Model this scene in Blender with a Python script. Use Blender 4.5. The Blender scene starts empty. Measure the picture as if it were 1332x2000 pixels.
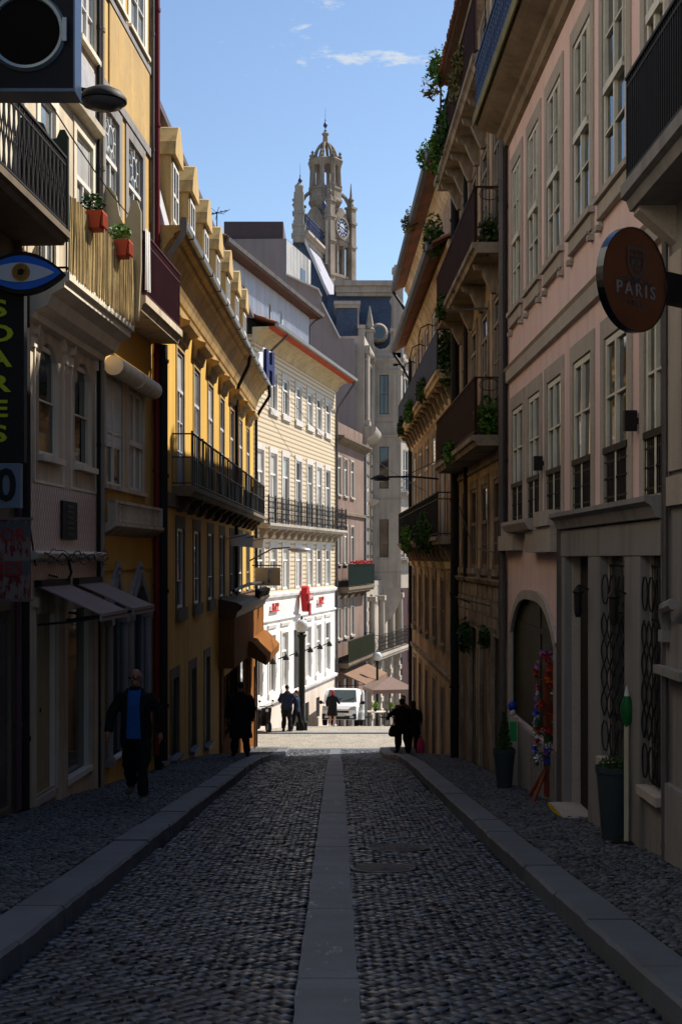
import bpy, bmesh, math, random
import numpy as np
from mathutils import Vector, Matrix
R = math.radians
rnd = random.Random(11)
scene = bpy.context.scene
COL = scene.collection

# ------------------------------------------------------------------ camera, world, sun, exposure
FPX, HZ, VX = 2500.0, 1090.0, 658.0
cd = bpy.data.cameras.new('camera'); cam = bpy.data.objects.new('camera', cd); COL.objects.link(cam)
cd.sensor_fit = 'VERTICAL'; cd.sensor_height = 36; cd.sensor_width = 24; cd.lens = FPX/2000*36
cd.shift_y = (HZ-1000)/2000; cd.shift_x = (666-VX)/2000
cd.clip_start = .1; cd.clip_end = 3000
cam.location = (0, 0, 0); cam.rotation_euler = (R(90), 0, 0)
scene.camera = cam
SUN_AZ, SUN_EL = R(38), R(46.5)          # azimuth measured from +X towards +Y
sd = Vector((math.cos(SUN_AZ)*math.cos(SUN_EL), math.sin(SUN_AZ)*math.cos(SUN_EL), math.sin(SUN_EL)))
sl = bpy.data.lights.new('sun', 'SUN'); sun = bpy.data.objects.new('sun', sl); COL.objects.link(sun)
sl.energy = 5.0; sl.angle = R(.53); sl.color = (1, .93, .82)
sun.rotation_euler = sd.to_track_quat('Z', 'Y').to_euler(); sun.location = (20, 20, 40)
world = bpy.data.worlds.new('World'); scene.world = world; world.use_nodes = True
wt = world.node_tree; wt.nodes.clear()
def wn(t, **k):
    n = wt.nodes.new(t)
    for a, b in k.items(): setattr(n, a, b)
    return n
wo = wn('ShaderNodeOutputWorld'); bg = wn('ShaderNodeBackground'); bg.inputs[1].default_value = .088
sky = wn('ShaderNodeTexSky', sky_type='NISHITA', sun_disc=False)
sky.sun_elevation = SUN_EL; sky.sun_rotation = R(90)-SUN_AZ
sky.air_density = 1.0; sky.dust_density = .3; sky.ozone_density = 2.2
wt.links.new(sky.outputs[0], bg.inputs[0])
# wispy clouds, laid out by direction in the sky
tc = wn('ShaderNodeTexCoord'); sx = wn('ShaderNodeSeparateXYZ'); wt.links.new(tc.outputs['Generated'], sx.inputs[0])
def wm(op, a, b=None, c=None):
    n = wn('ShaderNodeMath', operation=op)
    for i, v in enumerate((a, b, c)):
        if v is None: continue
        if isinstance(v, (int, float)): n.inputs[i].default_value = v
        else: wt.links.new(v, n.inputs[i])
    return n.outputs[0]
ym = wm('MAXIMUM', sx.outputs[1], .05)
u_ = wm('DIVIDE', sx.outputs[0], ym); v_ = wm('DIVIDE', sx.outputs[2], ym)
cx = wn('ShaderNodeCombineXYZ'); wt.links.new(wm('MULTIPLY', u_, 30), cx.inputs[0]); wt.links.new(wm('MULTIPLY', v_, 85), cx.inputs[1])
nz = wn('ShaderNodeTexNoise'); nz.inputs['Scale'].default_value = 1.6; nz.inputs['Detail'].default_value = 9; nz.inputs['Roughness'].default_value = .62
wt.links.new(cx.outputs[0], nz.inputs['Vector'])
def gauss(c1, w1, c2, w2, amp):
    a = wm('POWER', wm('DIVIDE', wm('SUBTRACT', u_, c1), w1), 2); b = wm('POWER', wm('DIVIDE', wm('SUBTRACT', v_, c2), w2), 2)
    return wm('MULTIPLY', wm('EXPONENT', wm('MULTIPLY', wm('ADD', a, b), -1)), amp)
msk = wm('ADD', wm('ADD', gauss(.022, .05, .391, .0075, .30), gauss(-.008, .016, .435, .008, .27)), gauss(-.03, .014, .408, .014, .2))
msk = wm('ADD', msk, gauss(.06, .02, .3905, .005, .1))
cl = wm('SUBTRACT', wm('ADD', nz.outputs[0], msk), .665)
cl = wm('MINIMUM', wm('MAXIMUM', wm('MULTIPLY', cl, 4.4), 0), .78)
cb = wn('ShaderNodeBackground'); cb.inputs[0].default_value = (.86, .93, 1, 1); cb.inputs[1].default_value = .46
mx = wn('ShaderNodeMixShader'); wt.links.new(cl, mx.inputs[0]); wt.links.new(bg.outputs[0], mx.inputs[1]); wt.links.new(cb.outputs[0], mx.inputs[2])
wt.links.new(mx.outputs[0], wo.inputs[0])
scene.view_settings.view_transform = 'Standard'; scene.view_settings.look = 'None'
scene.view_settings.gamma = 1; scene.view_settings.use_curve_mapping = False
scene.view_settings.exposure = .86
scene.render.engine = 'CYCLES'; scene.cycles.max_bounces = 12; scene.cycles.diffuse_bounces = 8
scene.render.resolution_x = 681; scene.render.resolution_y = 1024

# ------------------------------------------------------------------ materials
MATS = {}
def mat(name, col, rough=.85, col2=None, vscale=.6, var=.5, streak=.0, bump=.25, bscale=35, metal=0, spec=.15, island=0, fn=None, alpha=None, trans=0, coat=0):
    if name in MATS: return MATS[name]
    m = bpy.data.materials.new(name); m.use_nodes = True; nt = m.node_tree; nt.nodes.clear()
    def N(t, **k):
        n = nt.nodes.new(t)
        for a, b in k.items(): setattr(n, a, b)
        return n
    L = nt.links.new
    out = N('ShaderNodeOutputMaterial'); p = N('ShaderNodeBsdfPrincipled'); L(p.outputs[0], out.inputs[0])
    p.inputs['Roughness'].default_value = rough; p.inputs['Metallic'].default_value = metal
    p.inputs['Specular IOR Level'].default_value = spec
    if trans: p.inputs['Transmission Weight'].default_value = trans
    if coat: p.inputs['Coat Weight'].default_value = coat
    t = N('ShaderNodeTexCoord'); vec = t.outputs['Object']
    def mixc(f, a, b, mode='MIX'):
        n = N('ShaderNodeMix', data_type='RGBA', blend_type=mode)
        for i, v in ((0, f), (6, a), (7, b)):
            if isinstance(v, tuple): n.inputs[i].default_value = (*v[:3], 1)
            elif isinstance(v, (int, float)): n.inputs[i].default_value = v
            else: L(v, n.inputs[i])
        return n.outputs[2]
    def ramp(f, a, b, c0=0., c1=1.):
        n = N('ShaderNodeMapRange'); n.inputs[1].default_value = a; n.inputs[2].default_value = b; n.inputs[3].default_value = c0; n.inputs[4].default_value = c1
        L(f, n.inputs[0]); return n.outputs[0]
    def noise(s, det=5, sc=(1, 1, 1), rough_=.6):
        mp = N('ShaderNodeMapping'); mp.inputs['Scale'].default_value = sc; L(vec, mp.inputs[0])
        n = N('ShaderNodeTexNoise'); n.inputs['Scale'].default_value = s; n.inputs['Detail'].default_value = det; n.inputs['Roughness'].default_value = rough_
        L(mp.outputs[0], n.inputs['Vector']); return n.outputs[0]
    c2 = col2 or tuple(c*.55 for c in col)
    c = mixc(ramp(noise(vscale, 7), .38, .68, 0, var), col, c2)
    c = mixc(ramp(noise(vscale*9, 4), .35, .75, 0, var*.45), c, c2)
    if streak: c = mixc(ramp(noise(1.6, 6, (2.2, 2.2, .16)), .48, .72, 0, streak), c, tuple(q*.28 for q in c2))
    if streak > .1: # patched, repainted areas with a definite edge and fine cracks
        c = mixc(ramp(noise(.8, 8, (1, 1, .8), .75), .60, .612, 0, .30), c, tuple(min(1, q*.62+.06) for q in col))
        c = mixc(ramp(noise(1.1, 9, (1, 1, 1.4), .8), .335, .35, .28, 0), c, c2)
    height = noise(bscale, 4)
    if island:
        g = N('ShaderNodeNewGeometry'); oi = N('ShaderNodeObjectInfo')
        a = N('ShaderNodeMath', operation='ADD'); L(g.outputs['Random Per Island'], a.inputs[0]); L(oi.outputs['Random'], a.inputs[1])
        fr = N('ShaderNodeMath', operation='FRACT'); L(a.outputs[0], fr.inputs[0])
        c = mixc(ramp(fr.outputs[0], 0, 1, 1-island, 1+island), (0, 0, 0), c) if False else mixc(1.0, c, ramp(fr.outputs[0], 0, 1, 1-island, 1+island), 'MULTIPLY')
    if fn:
        r = fn(dict(N=N, L=L, vec=vec, mixc=mixc, ramp=ramp, noise=noise, c=c, p=p, h=height, c2=c2))
        c = r.get('c', c); height = r.get('h', height)
    L(c, p.inputs['Base Color'])
    if bump:
        b = N('ShaderNodeBump'); b.inputs['Strength'].default_value = bump; b.inputs['Distance'].default_value = .01
        L(height, b.inputs['Height']); L(b.outputs[0], p.inputs['Normal'])
    MATS[name] = m; return m

def sepz(d, axis, scale):
    s = d['N']('ShaderNodeSeparateXYZ'); d['L'](d['vec'], s.inputs[0])
    m = d['N']('ShaderNodeMath', operation='MULTIPLY'); d['L'](s.outputs[axis], m.inputs[0]); m.inputs[1].default_value = scale
    f = d['N']('ShaderNodeMath', operation='FRACT'); d['L'](m.outputs[0], f.inputs[0]); return f.outputs[0]
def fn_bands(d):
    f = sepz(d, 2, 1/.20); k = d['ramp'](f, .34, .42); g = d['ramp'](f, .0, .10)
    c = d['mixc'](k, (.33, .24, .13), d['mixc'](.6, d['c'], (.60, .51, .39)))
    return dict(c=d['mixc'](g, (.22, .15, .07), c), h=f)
def fn_net(d):   # diamond patterned tiles
    s = d['N']('ShaderNodeSeparateXYZ'); d['L'](d['vec'], s.inputs[0])
    def w(sign):
        m = d['N']('ShaderNodeMath', operation='MULTIPLY_ADD'); d['L'](s.outputs[0], m.inputs[0]); m.inputs[1].default_value = 9*sign
        z = d['N']('ShaderNodeMath', operation='MULTIPLY'); d['L'](s.outputs[2], z.inputs[0]); z.inputs[1].default_value = 4.5
        d['L'](z.outputs[0], m.inputs[2])
        f = d['N']('ShaderNodeMath', operation='PINGPONG'); d['L'](m.outputs[0], f.inputs[0]); f.inputs[1].default_value = .5; return d['ramp'](f.outputs[0], .0, .14)
    mn = d['N']('ShaderNodeMath', operation='MULTIPLY'); d['L'](w(1), mn.inputs[0]); d['L'](w(-1), mn.inputs[1])
    return dict(c=d['mixc'](mn.outputs[0], (.30, .12, .08), d['c']), h=mn.outputs[0])
def fn_slate(d):
    b = d['N']('ShaderNodeTexBrick'); b.inputs['Scale'].default_value = 1.7; b.inputs['Row Height'].default_value = .24; b.inputs['Brick Width'].default_value = .35; b.inputs['Mortar Size'].default_value = .012
    b.inputs['Color1'].default_value = (.05, .075, .125, 1); b.inputs['Color2'].default_value = (.075, .10, .16, 1); b.inputs['Mortar'].default_value = (.02, .025, .04, 1)
    mp = d['N']('ShaderNodeMapping'); mp.inputs['Rotation'].default_value = (R(90), 0, 0); d['L'](d['vec'], mp.inputs[0]); d['L'](mp.outputs[0], b.inputs['Vector'])
    return dict(c=d['mixc'](.2, b.outputs[0], d['c'], 'MIX'), h=b.outputs['Fac'])
def fn_speck(d):
    n = d['noise'](70, 3); return dict(c=d['mixc'](d['ramp'](n, .52, .62, 0, .55), d['c'], d['c2']))
def fn_cobble(d):
    v = d['N']('ShaderNodeTexVoronoi', feature='DISTANCE_TO_EDGE'); v.inputs['Scale'].default_value = 9; d['L'](d['vec'], v.inputs['Vector'])
    k = d['ramp'](v.outputs['Distance'], .02, .12)
    return dict(c=d['mixc'](k, d['c2'], d['c']), h=k)
def fn_rough(d):
    d['L'](d['ramp'](d['noise'](9, 6), .3, .7, .22, .6), d['p'].inputs['Roughness']); return {}
def fn_strip(d):   # worn smears of white paint on speckled granite
    c = d['mixc'](d['ramp'](d['noise'](70, 3), .52, .62, 0, .55), d['c'], d['c2'])
    a = d['ramp'](d['noise'](2.2, 9, (3.2, 1.0, 1), .72), .585, .66, 0, 1); b = d['ramp'](d['noise'](.45, 2), .44, .56, 0, .75)
    m = d['N']('ShaderNodeMath', operation='MULTIPLY'); d['L'](a, m.inputs[0]); d['L'](b, m.inputs[1])
    return dict(c=d['mixc'](m.outputs[0], c, (.42, .46, .52)))
def fn_wood(d):
    n = d['noise'](4, 8, (6, 6, .4)); return dict(c=d['mixc'](d['ramp'](n, .4, .7, 0, .7), d['c'], d['c2']))
def fn_bill(d):  # tattered red and white poster paper
    n = d['noise'](5, 8, (3, 3, 1.2)); f = sepz(d, 2, 1/.42)
    k = d['ramp'](f, .60, .64)
    a = d['mixc'](d['ramp'](n, .46, .52), (.12, .022, .02), (.16, .125, .115))
    return dict(c=d['mixc'](k, a, (.07, .08, .085)))
def fn_glass(d):
    return {}

pink = mat('pink_stucco', (.84, .62, .575), .9, (.69, .49, .45), .35, .5, .18, .2, 60)
granite = mat('granite', (.50, .44, .38), .85, (.27, .235, .20), .5, .5, .2, .3, 50, fn=fn_speck)
granite_grey = mat('grey_granite', (.28, .265, .26), .85, (.19, .18, .17), .5, .5, .45, .3, 50, fn=fn_speck)
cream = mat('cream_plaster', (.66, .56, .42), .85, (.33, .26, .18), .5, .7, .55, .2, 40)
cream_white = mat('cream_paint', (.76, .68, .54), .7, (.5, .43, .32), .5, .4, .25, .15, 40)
greytile = mat('pale_tile', (.50, .49, .50), .5, (.30, .29, .31), 1.8, .8, .2, .15, 14)
net = mat('diamond_tile', (.66, .54, .47), .5, (.54, .42, .36), .6, .5, .2, .15, fn=fn_net)
ochre = mat('ochre_plaster', (.62, .40, .12), .9, (.40, .25, .08), .7, .7, .35, .25, 30)
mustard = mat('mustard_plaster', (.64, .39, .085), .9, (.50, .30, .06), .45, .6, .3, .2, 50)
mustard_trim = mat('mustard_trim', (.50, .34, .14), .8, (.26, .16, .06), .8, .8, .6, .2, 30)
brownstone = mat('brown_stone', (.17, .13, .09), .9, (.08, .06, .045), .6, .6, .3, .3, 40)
oldwall = mat('old_wall', (.60, .46, .28), .95, (.17, .12, .075), .6, .9, .65, .45, 22)
oldwall_low = mat('peeling_wall', (.62, .43, .27), .95, (.17, .12, .09), .9, .9, .5, .5, 18)
warmwall = mat('warm_wall', (.76, .60, .39), .95, (.32, .21, .11), .5, .8, .5, .4, 22)
oldstone = mat('weathered_stone', (.38, .31, .23), .95, (.12, .09, .065), 1.2, .9, .6, .5, 22)
iron = mat('black_iron', (.014, .014, .016), .6, (.028, .02, .017), 4, .4, 0, .1, 80)
rediron = mat('oxide_sheet', (.10, .022, .02), .6, (.05, .015, .014), 2, .6, .3, .1, 30)
blueiron = mat('blue_iron', (.05, .075, .16), .5, (.03, .04, .08), 3, .5, .1, .1, 60)
bluesheet = mat('navy_sheet', (.025, .035, .07), .7, (.012, .018, .035), 1, .6, .3, .1)
leadpipe = mat('grey_pipe', (.13, .12, .12), .5, (.06, .05, .05), 2, .5, .4, .1, 30, .3)
zinc = mat('zinc', (.26, .27, .29), .4, (.2, .2, .22), 2, .5, .2, .1, 30, .5)
redpipe = mat('red_pipe', (.16, .015, .018), .45, (.08, .01, .01), 2, .5, .1, .05)
glass = mat('window_glass', (.016, .020, .024), .04, (.01, .013, .016), 1, .3, 0, 0, spec=.9)
glass_pale = mat('curtained_glass', (.20, .21, .205), .08, (.04, .05, .055), .9, .9, 0, 0, spec=.7, island=.85)
white = mat('white_paint', (.66, .65, .62), .5, (.6, .58, .52), 1, .3, .1, .06, 40)
offwhite = mat('ivory_paint', (.74, .71, .60), .55, (.32, .30, .23), 1.5, .4, .15, .08, 40)
whitewall = mat('white_wall', (.78, .76, .73), .85, (.48, .44, .39), .7, .55, .3, .12, 40)
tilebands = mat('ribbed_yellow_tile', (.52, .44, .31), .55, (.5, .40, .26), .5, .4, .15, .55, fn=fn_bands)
stonelight = mat('pale_stone', (.42, .37, .315), .85, (.22, .19, .16), .35, .6, .35, .2, 22)
greige = mat('greige_render', (.25, .215, .215), .92, (.20, .17, .165), .25, .6, .2, .12, 18)
clad = mat('dark_cladding', (.10, .075, .085), .6, (.07, .055, .06), .6, .4, .1, 0)
slate = mat('blue_slate', (.06, .085, .14), .5, (.035, .05, .09), .5, .6, .15, .4, fn=fn_slate)
slate_lit = mat('sunlit_slate', (.33, .33, .39), .6, (.24, .24, .29), .8, .5, .2, .1)  # slate of the right-facing slope, its bright sunlit sheen put into the colour
corr = mat('corrugated_paint', (.47, .53, .62), .55, (.34, .39, .46), .6, .5, .35, .05)
clay = mat('clay_tile', (.40, .15, .07), .9, (.16, .10, .06), 1.5, .9, .2, .4, 25)
redboard = mat('red_board', (.42, .06, .02), .7, (.25, .04, .015), 1, .5, .2, .1)
wood = mat('dark_wood', (.10, .05, .025), .6, (.05, .025, .013), 1, .5, .2, .15, 40, fn=fn_wood)
orangewood = mat('orange_wood', (.24, .10, .03), .95, (.12, .05, .015), .8, .6, .2, .15, spec=.02, fn=fn_wood)
doorpaint = mat('cream_door_paint', (.38, .32, .20), .6, (.26, .21, .12), 1.2, .5, .2, .15)
darkdoor = mat('dark_door', (.03, .026, .024), .6, (.015, .013, .012), 1, .5, .3, .1)
void = mat('dark_interior', (.010, .010, .011), .9, (.006, .006, .006), 1, .3, 0, 0)
awncloth = mat('taupe_canvas', (.30, .225, .20), .9, (.22, .16, .145), 1, .4, .15, .1, 120)
sett_m = mat('basalt_sett', (.043, .053, .070), .5, (.024, .028, .036), .7, .9, 0, .16, 70, spec=.6, island=.6, fn=fn_rough)
mosaic_m = mat('pavement_sett', (.075, .080, .090), .6, (.038, .04, .044), .8, .8, 0, .3, 70, spec=.4, island=.7)
joint_m = mat('joint_sand', (.012, .012, .013), .95, (.008, .008, .009), 3, .5, 0, .3)
kerb_m = mat('kerb_granite', (.105, .127, .155), .6, (.075, .08, .088), 1.6, .9, 0, .45, 90, spec=.4, fn=fn_speck, island=.12)
strip_m = mat('strip_granite', (.115, .142, .175), .55, (.08, .085, .095), 1.3, .95, 0, .4, 90, spec=.4, fn=fn_strip, island=.08)
cross_m = mat('crossing_setts', (.36, .33, .28), .8, (.14, .125, .105), 1.5, .5, 0, .6, fn=fn_cobble)
ground_m = mat('far_ground', (.2, .19, .17), .9, (.12, .11, .1), .1, .6, 0, .2)
leaf = mat('leaf', (.10, .22, .03), .6, (.03, .06, .012), 3, .7, 0, 0, island=.5)
leaf_dark = mat('dark_leaf', (.045, .10, .02), .6, (.018, .035, .01), 3, .7, 0, 0, island=.5)
dryleaf = mat('dry_leaf', (.16, .14, .05), .8, (.08, .07, .03), 3, .7, 0, 0, island=.5)
reed = mat('reed', (.52, .40, .19), .8, (.24, .16, .07), 3, .7, .3, .2, island=.45)
terracotta = mat('terracotta', (.42, .07, .03), .6, (.26, .05, .02), 4, .5, .1, .1)
planter_m = mat('planter_grey', (.035, .046, .052), .4, (.05, .065, .075), 1.5, .4, .1, .05)
cloth_white = mat('white_cloth', (.75, .73, .70), .9, (.6, .58, .55), 4, .4)
navy = mat('navy_gloss', (.0012, .0018, .006), .6, (.005, .007, .018), 2, .4, 0, 0)
steelring = mat('ring_grey', (.17, .22, .27), .35, (.12, .16, .2), 2, .4, 0, 0, 0, .5)
blueface = mat('bright_blue', (.02, .12, .55), .5, (.02, .09, .4), 3, .3)
paleface = mat('pale_face', (.42, .48, .56), .5, (.35, .4, .47), 3, .3)
goldface = mat('iris_gold', (.40, .22, .03), .5, (.15, .08, .02), 30, .8)
black = mat('matt_black', (.012, .012, .013), .6, (.008, .008, .009), 2, .3)
letter_g = mat('letter_lime', (.40, .48, .02), .5, (.3, .36, .02), 3, .3)
letter_w = mat('letter_silver', (.20, .20, .225), .4, (.3, .3, .33), 3, .3)
poster = mat('torn_posters', (.2, .1, .1), .9, (.1, .05, .05), 1, .5, .2, .2, fn=fn_bill)
amber = mat('amber_disc', (.15, .036, .008), .22, (.10, .022, .006), 2.6, .9, 0, 0, spec=.4, coat=.15)
redsign = mat('red_sign', (.50, .025, .03), .5, (.3, .02, .02), 4, .4)
greensign = mat('green_sign', (.03, .30, .09), .5, (.02, .2, .06), 2, .4)
skin = mat('skin', (.28, .14, .09), .55, (.22, .10, .06), 6, .3)
skin_pale = mat('skin_pale', (.50, .30, .22), .55, (.42, .24, .17), 6, .3)
cl_black = mat('black_cloth', (.010, .010, .012), .85, (.006, .006, .008), 4, .4)
cl_navy = mat('navy_cloth', (.014, .022, .055), .85, (.01, .014, .035), 4, .4)
cl_blue = mat('blue_shirt', (.015, .085, .27), .8, (.015, .09, .3), 8, .5)
cl_grey = mat('grey_cloth', (.09, .085, .08), .85, (.05, .05, .05), 4, .4)
cl_brown = mat('brown_cloth', (.12, .05, .03), .85, (.06, .03, .02), 4, .4)
shoe_m = mat('tan_shoe', (.15, .13, .11), .6, (.08, .07, .06), 4, .4)
hair_dark = mat('dark_hair', (.018, .012, .009), .6, (.01, .008, .006), 20, .5)
hair_red = mat('red_hair', (.38, .03, .02), .6, (.2, .02, .015), 20, .5)
hair_grey = mat('grey_hair', (.25, .23, .22), .6, (.15, .14, .13), 20, .5)
vanpaint = mat('van_white', (.74, .75, .76), .25, (.66, .67, .68), 1, .2, 0, 0, spec=.6, coat=.5)
rubber = mat('rubber', (.02, .02, .02), .8, (.012, .012, .012), 4, .4)
lampglass = mat('lamp_globe', (.48, .51, .53), .12, (.6, .62, .63), 3, .3, 0, 0, spec=.7)
lampdark = mat('lamp_lens', (.10, .11, .12), .2, (.06, .06, .07), 6, .5, 0, 0)
curtain_m = mat('net_curtain', (.46, .45, .42), .35, (.3, .3, .29), 3, .5, .4)
candy = [mat('foil_red', (.34, .015, .012), .3), mat('foil_orange', (.6, .10, .01), .3), mat('foil_white', (.6, .6, .62), .3),
         mat('foil_green', (.01, .12, .03), .4), mat('foil_violet', (.30, .14, .42), .3), mat('foil_blue', (.02, .05, .4), .3)]
yellowpaint = mat('yellow_stripe', (.65, .42, .02), .6)
pinkcloth = mat('pink_bag', (.65, .05, .15), .7)

# ------------------------------------------------------------------ helpers
def tag(o, label=None, cat=None, group=None, kind=None):
    if label: o['label'] = label
    if cat: o['category'] = cat
    if group: o['group'] = group
    if kind: o['kind'] = kind
    return o
def empty(name, loc, rz=0, label=None, cat=None, group=None):
    o = bpy.data.objects.new(name, None); COL.objects.link(o); o.location = loc; o.rotation_euler = (0, 0, rz)
    o.empty_display_size = .2
    return tag(o, label, cat, group)
RS, SO = .3, .45     # how deep joinery sits in its opening, how far stone frames stand proud
class MB:
    def __init__(s): s.v = []; s.f = []; s.m = []
    def poly(s, pts, m=0):
        n = len(s.v); s.v += [tuple(p) for p in pts]; s.f.append(tuple(range(n, n+len(pts)))); s.m.append(m)
    def box(s, x0, x1, y0, y1, z0, z1, m=0):
        n = len(s.v)
        s.v += [(x0,y0,z0),(x1,y0,z0),(x1,y1,z0),(x0,y1,z0),(x0,y0,z1),(x1,y0,z1),(x1,y1,z1),(x0,y1,z1)]
        for f in ((0,3,2,1),(4,5,6,7),(0,1,5,4),(1,2,6,5),(2,3,7,6),(3,0,4,7)):
            s.f.append(tuple(n+i for i in f)); s.m.append(m)
        return s
    def bo(s, s0, s1, o0, o1, z0, z1, m=0):
        o0, o1 = (o*RS if o < 0 else o for o in (o0, o1)); return s.box(s0, s1, -o1, -o0, z0, z1, m)
    def bar(s, p, q, w, h=None, m=0, up=(0,0,1)):
        p, q = Vector(p), Vector(q); h = h or w; d = (q-p)
        if d.length < 1e-6: return s
        d.normalize(); u = Vector(up)
        if abs(d.dot(u)) > .98: u = Vector((0,1,0))
        a = d.cross(u).normalized()*w/2; b = a.cross(d).normalized()*h/2; n = len(s.v)
        for c in (p, q): s.v += [tuple(c-a-b), tuple(c+a-b), tuple(c+a+b), tuple(c-a+b)]
        for f in ((0,3,2,1),(4,5,6,7),(0,1,5,4),(1,2,6,5),(2,3,7,6),(3,0,4,7)): s.f.append(tuple(n+i for i in f)); s.m.append(m)
        return s
    def prism(s, prof, a0, a1, axis='x', m=0):
        # profile of (p,q); axis x: p=y,q=z ; axis y: p=x,q=z ; axis z: p=x,q=y
        def P(a, pq): return {'x': (a, pq[0], pq[1]), 'y': (pq[0], a, pq[1]), 'z': (pq[0], pq[1], a)}[axis]
        n = len(s.v); k = len(prof)
        s.v += [P(a0, c) for c in prof] + [P(a1, c) for c in prof]
        s.f.append(tuple(range(n, n+k))); s.m.append(m); s.f.append(tuple(range(n+2*k-1, n+k-1, -1))); s.m.append(m)
        for i in range(k):
            j = (i+1) % k; s.f.append((n+i, n+j, n+k+j, n+k+i)); s.m.append(m)
        return s
    def prof(s, po, s0, s1, m=0): return s.prism([(-o*(RS if o < 0 else 1), z) for o, z in po], s0, s1, 'x', m)
    def tube(s, pts, r, seg=8, m=0, cap=True, ry=None):
        pts = [Vector(p) for p in pts]; rs = r if isinstance(r, (list, tuple)) else [r]*len(pts)
        n0 = len(s.v); prev = None
        for i, p in enumerate(pts):
            d = (pts[min(i+1, len(pts)-1)]-pts[max(i-1, 0)])
            d = d.normalized() if d.length > 0 else Vector((0,0,1))
            if prev is None:
                u = Vector((0,0,1)) if abs(d.z) < .9 else Vector((1,0,0)); a = d.cross(u).normalized()
            else:
                a = prev - d*prev.dot(d)
                a = a.normalized() if a.length > 1e-6 else d.cross(Vector((0,1,0))).normalized()
            prev = a; b = d.cross(a)
            for k in range(seg):
                t = 2*math.pi*k/seg; s.v.append(tuple(p + (a*math.cos(t)+b*math.sin(t))*rs[i]))
        for i in range(len(pts)-1):
            for k in range(seg):
                j = (k+1) % seg; s.f.append((n0+i*seg+k, n0+i*seg+j, n0+(i+1)*seg+j, n0+(i+1)*seg+k)); s.m.append(m)
        if cap:
            s.f.append(tuple(n0+k for k in range(seg-1, -1, -1))); s.m.append(m)
            e = n0+(len(pts)-1)*seg; s.f.append(tuple(e+k for k in range(seg))); s.m.append(m)
        return s
    def lathe(s, prof, c=(0,0,0), seg=16, m=0, sx=1, sy=1, ang=0):
        n0 = len(s.v)
        for r, z in prof:
            for k in range(seg):
                t = 2*math.pi*k/seg+ang; s.v.append((c[0]+sx*r*math.cos(t), c[1]+sy*r*math.sin(t), c[2]+z))
        for i in range(len(prof)-1):
            for k in range(seg):
                j = (k+1) % seg; s.f.append((n0+i*seg+k, n0+i*seg+j, n0+(i+1)*seg+j, n0+(i+1)*seg+k)); s.m.append(m)
        s.f.append(tuple(n0+k for k in range(seg-1, -1, -1))); s.m.append(m)
        e = n0+(len(prof)-1)*seg; s.f.append(tuple(e+k for k in range(seg))); s.m.append(m)
        return s
    def loft(s, rings, seg=14, m=0):   # rings: (cx,cy,cz,rx,ry)
        n0 = len(s.v)
        for cx_, cy_, cz_, rx, ry in rings:
            for k in range(seg):
                t = 2*math.pi*k/seg; s.v.append((cx_+rx*math.cos(t), cy_+ry*math.sin(t), cz_))
        for i in range(len(rings)-1):
            for k in range(seg):
                j = (k+1) % seg; s.f.append((n0+i*seg+k, n0+i*seg+j, n0+(i+1)*seg+j, n0+(i+1)*seg+k)); s.m.append(m)
        s.f.append(tuple(n0+k for k in range(seg-1, -1, -1))); s.m.append(m)
        e = n0+(len(rings)-1)*seg; s.f.append(tuple(e+k for k in range(seg))); s.m.append(m)
        return s
    def ell(s, c, rx, ry, rz, seg=14, rings=9, m=0):
        pr = []
        for i in range(rings+1):
            t = math.pi*i/rings; pr.append((c[0], c[1], c[2]-rz*math.cos(t), max(rx*math.sin(t), .001), max(ry*math.sin(t), .001)))
        return s.loft(pr, seg, m)
    def mesh(s, name, mats, smooth=None):
        me = bpy.data.meshes.new(name); me.from_pydata(s.v, [], s.f)
        for x in (mats if isinstance(mats, (list, tuple)) else [mats]): me.materials.append(x)
        if any(s.m): me.polygons.foreach_set('material_index', s.m)
        bm = bmesh.new(); bm.from_mesh(me); bmesh.ops.recalc_face_normals(bm, faces=bm.faces); bm.to_mesh(me); bm.free()
        if smooth is not None:
            me.polygons.foreach_set('use_smooth', [True]*len(me.polygons)); me.set_sharp_from_angle(angle=R(smooth))
        me.update(); return me
    def obj(s, name, mats, parent=None, loc=(0,0,0), smooth=None):
        return link(name, s.mesh(name, mats, smooth), parent, loc)
def link(name, me, parent=None, loc=(0,0,0), rot=None):
    o = bpy.data.objects.new(name, me); COL.objects.link(o)
    if parent is not None: o.parent = parent
    o.location = loc
    if rot is not None: o.rotation_euler = rot
    return o
def copy_tree(o, loc=None, rz=None, parent=None, label=None, group=None):
    c = o.copy(); COL.objects.link(c); c.parent = parent
    if loc is not None: c.location = loc
    if rz is not None: c.rotation_euler = (0,0,rz)
    if label: c['label'] = label
    if group: c['group'] = group
    for ch in list(o.children): copy_tree(ch, parent=c)
    return c
def P(px, py, d): return Vector(((px-VX)/FPX*d, d, (HZ-py)/FPX*d))

# street profile: depth of the roadway below the eye at distance d
PT = [(-14, .2), (0, 1.65), (25, 4.2), (31, 4.92), (36, 5.66), (40, 6.22), (44, 6.6), (48, 6.8), (51, 6.95), (55, 7.3), (61, 8.0), (75, 9.95), (90, 12), (130, 17), (200, 24)]
def gz(d):
    for i in range(len(PT)-1):
        if d <= PT[i+1][0] or i == len(PT)-2:
            (a, b), (c, e) = PT[i], PT[i+1]; t = (d-a)/(c-a)
            m0 = (PT[i+1][1]-PT[i-1][1])/(PT[i+1][0]-PT[i-1][0]) if i > 0 else (e-b)/(c-a)
            m1 = (PT[i+2][1]-PT[i][1])/(PT[i+2][0]-PT[i][0]) if i+2 < len(PT) else (e-b)/(c-a)
            h = c-a; t2, t3 = t*t, t*t*t
            return -((2*t3-3*t2+1)*b + (t3-2*t2+t)*h*m0 + (-2*t3+3*t2)*e + (t3-t2)*h*m1)
KH = .15
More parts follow.
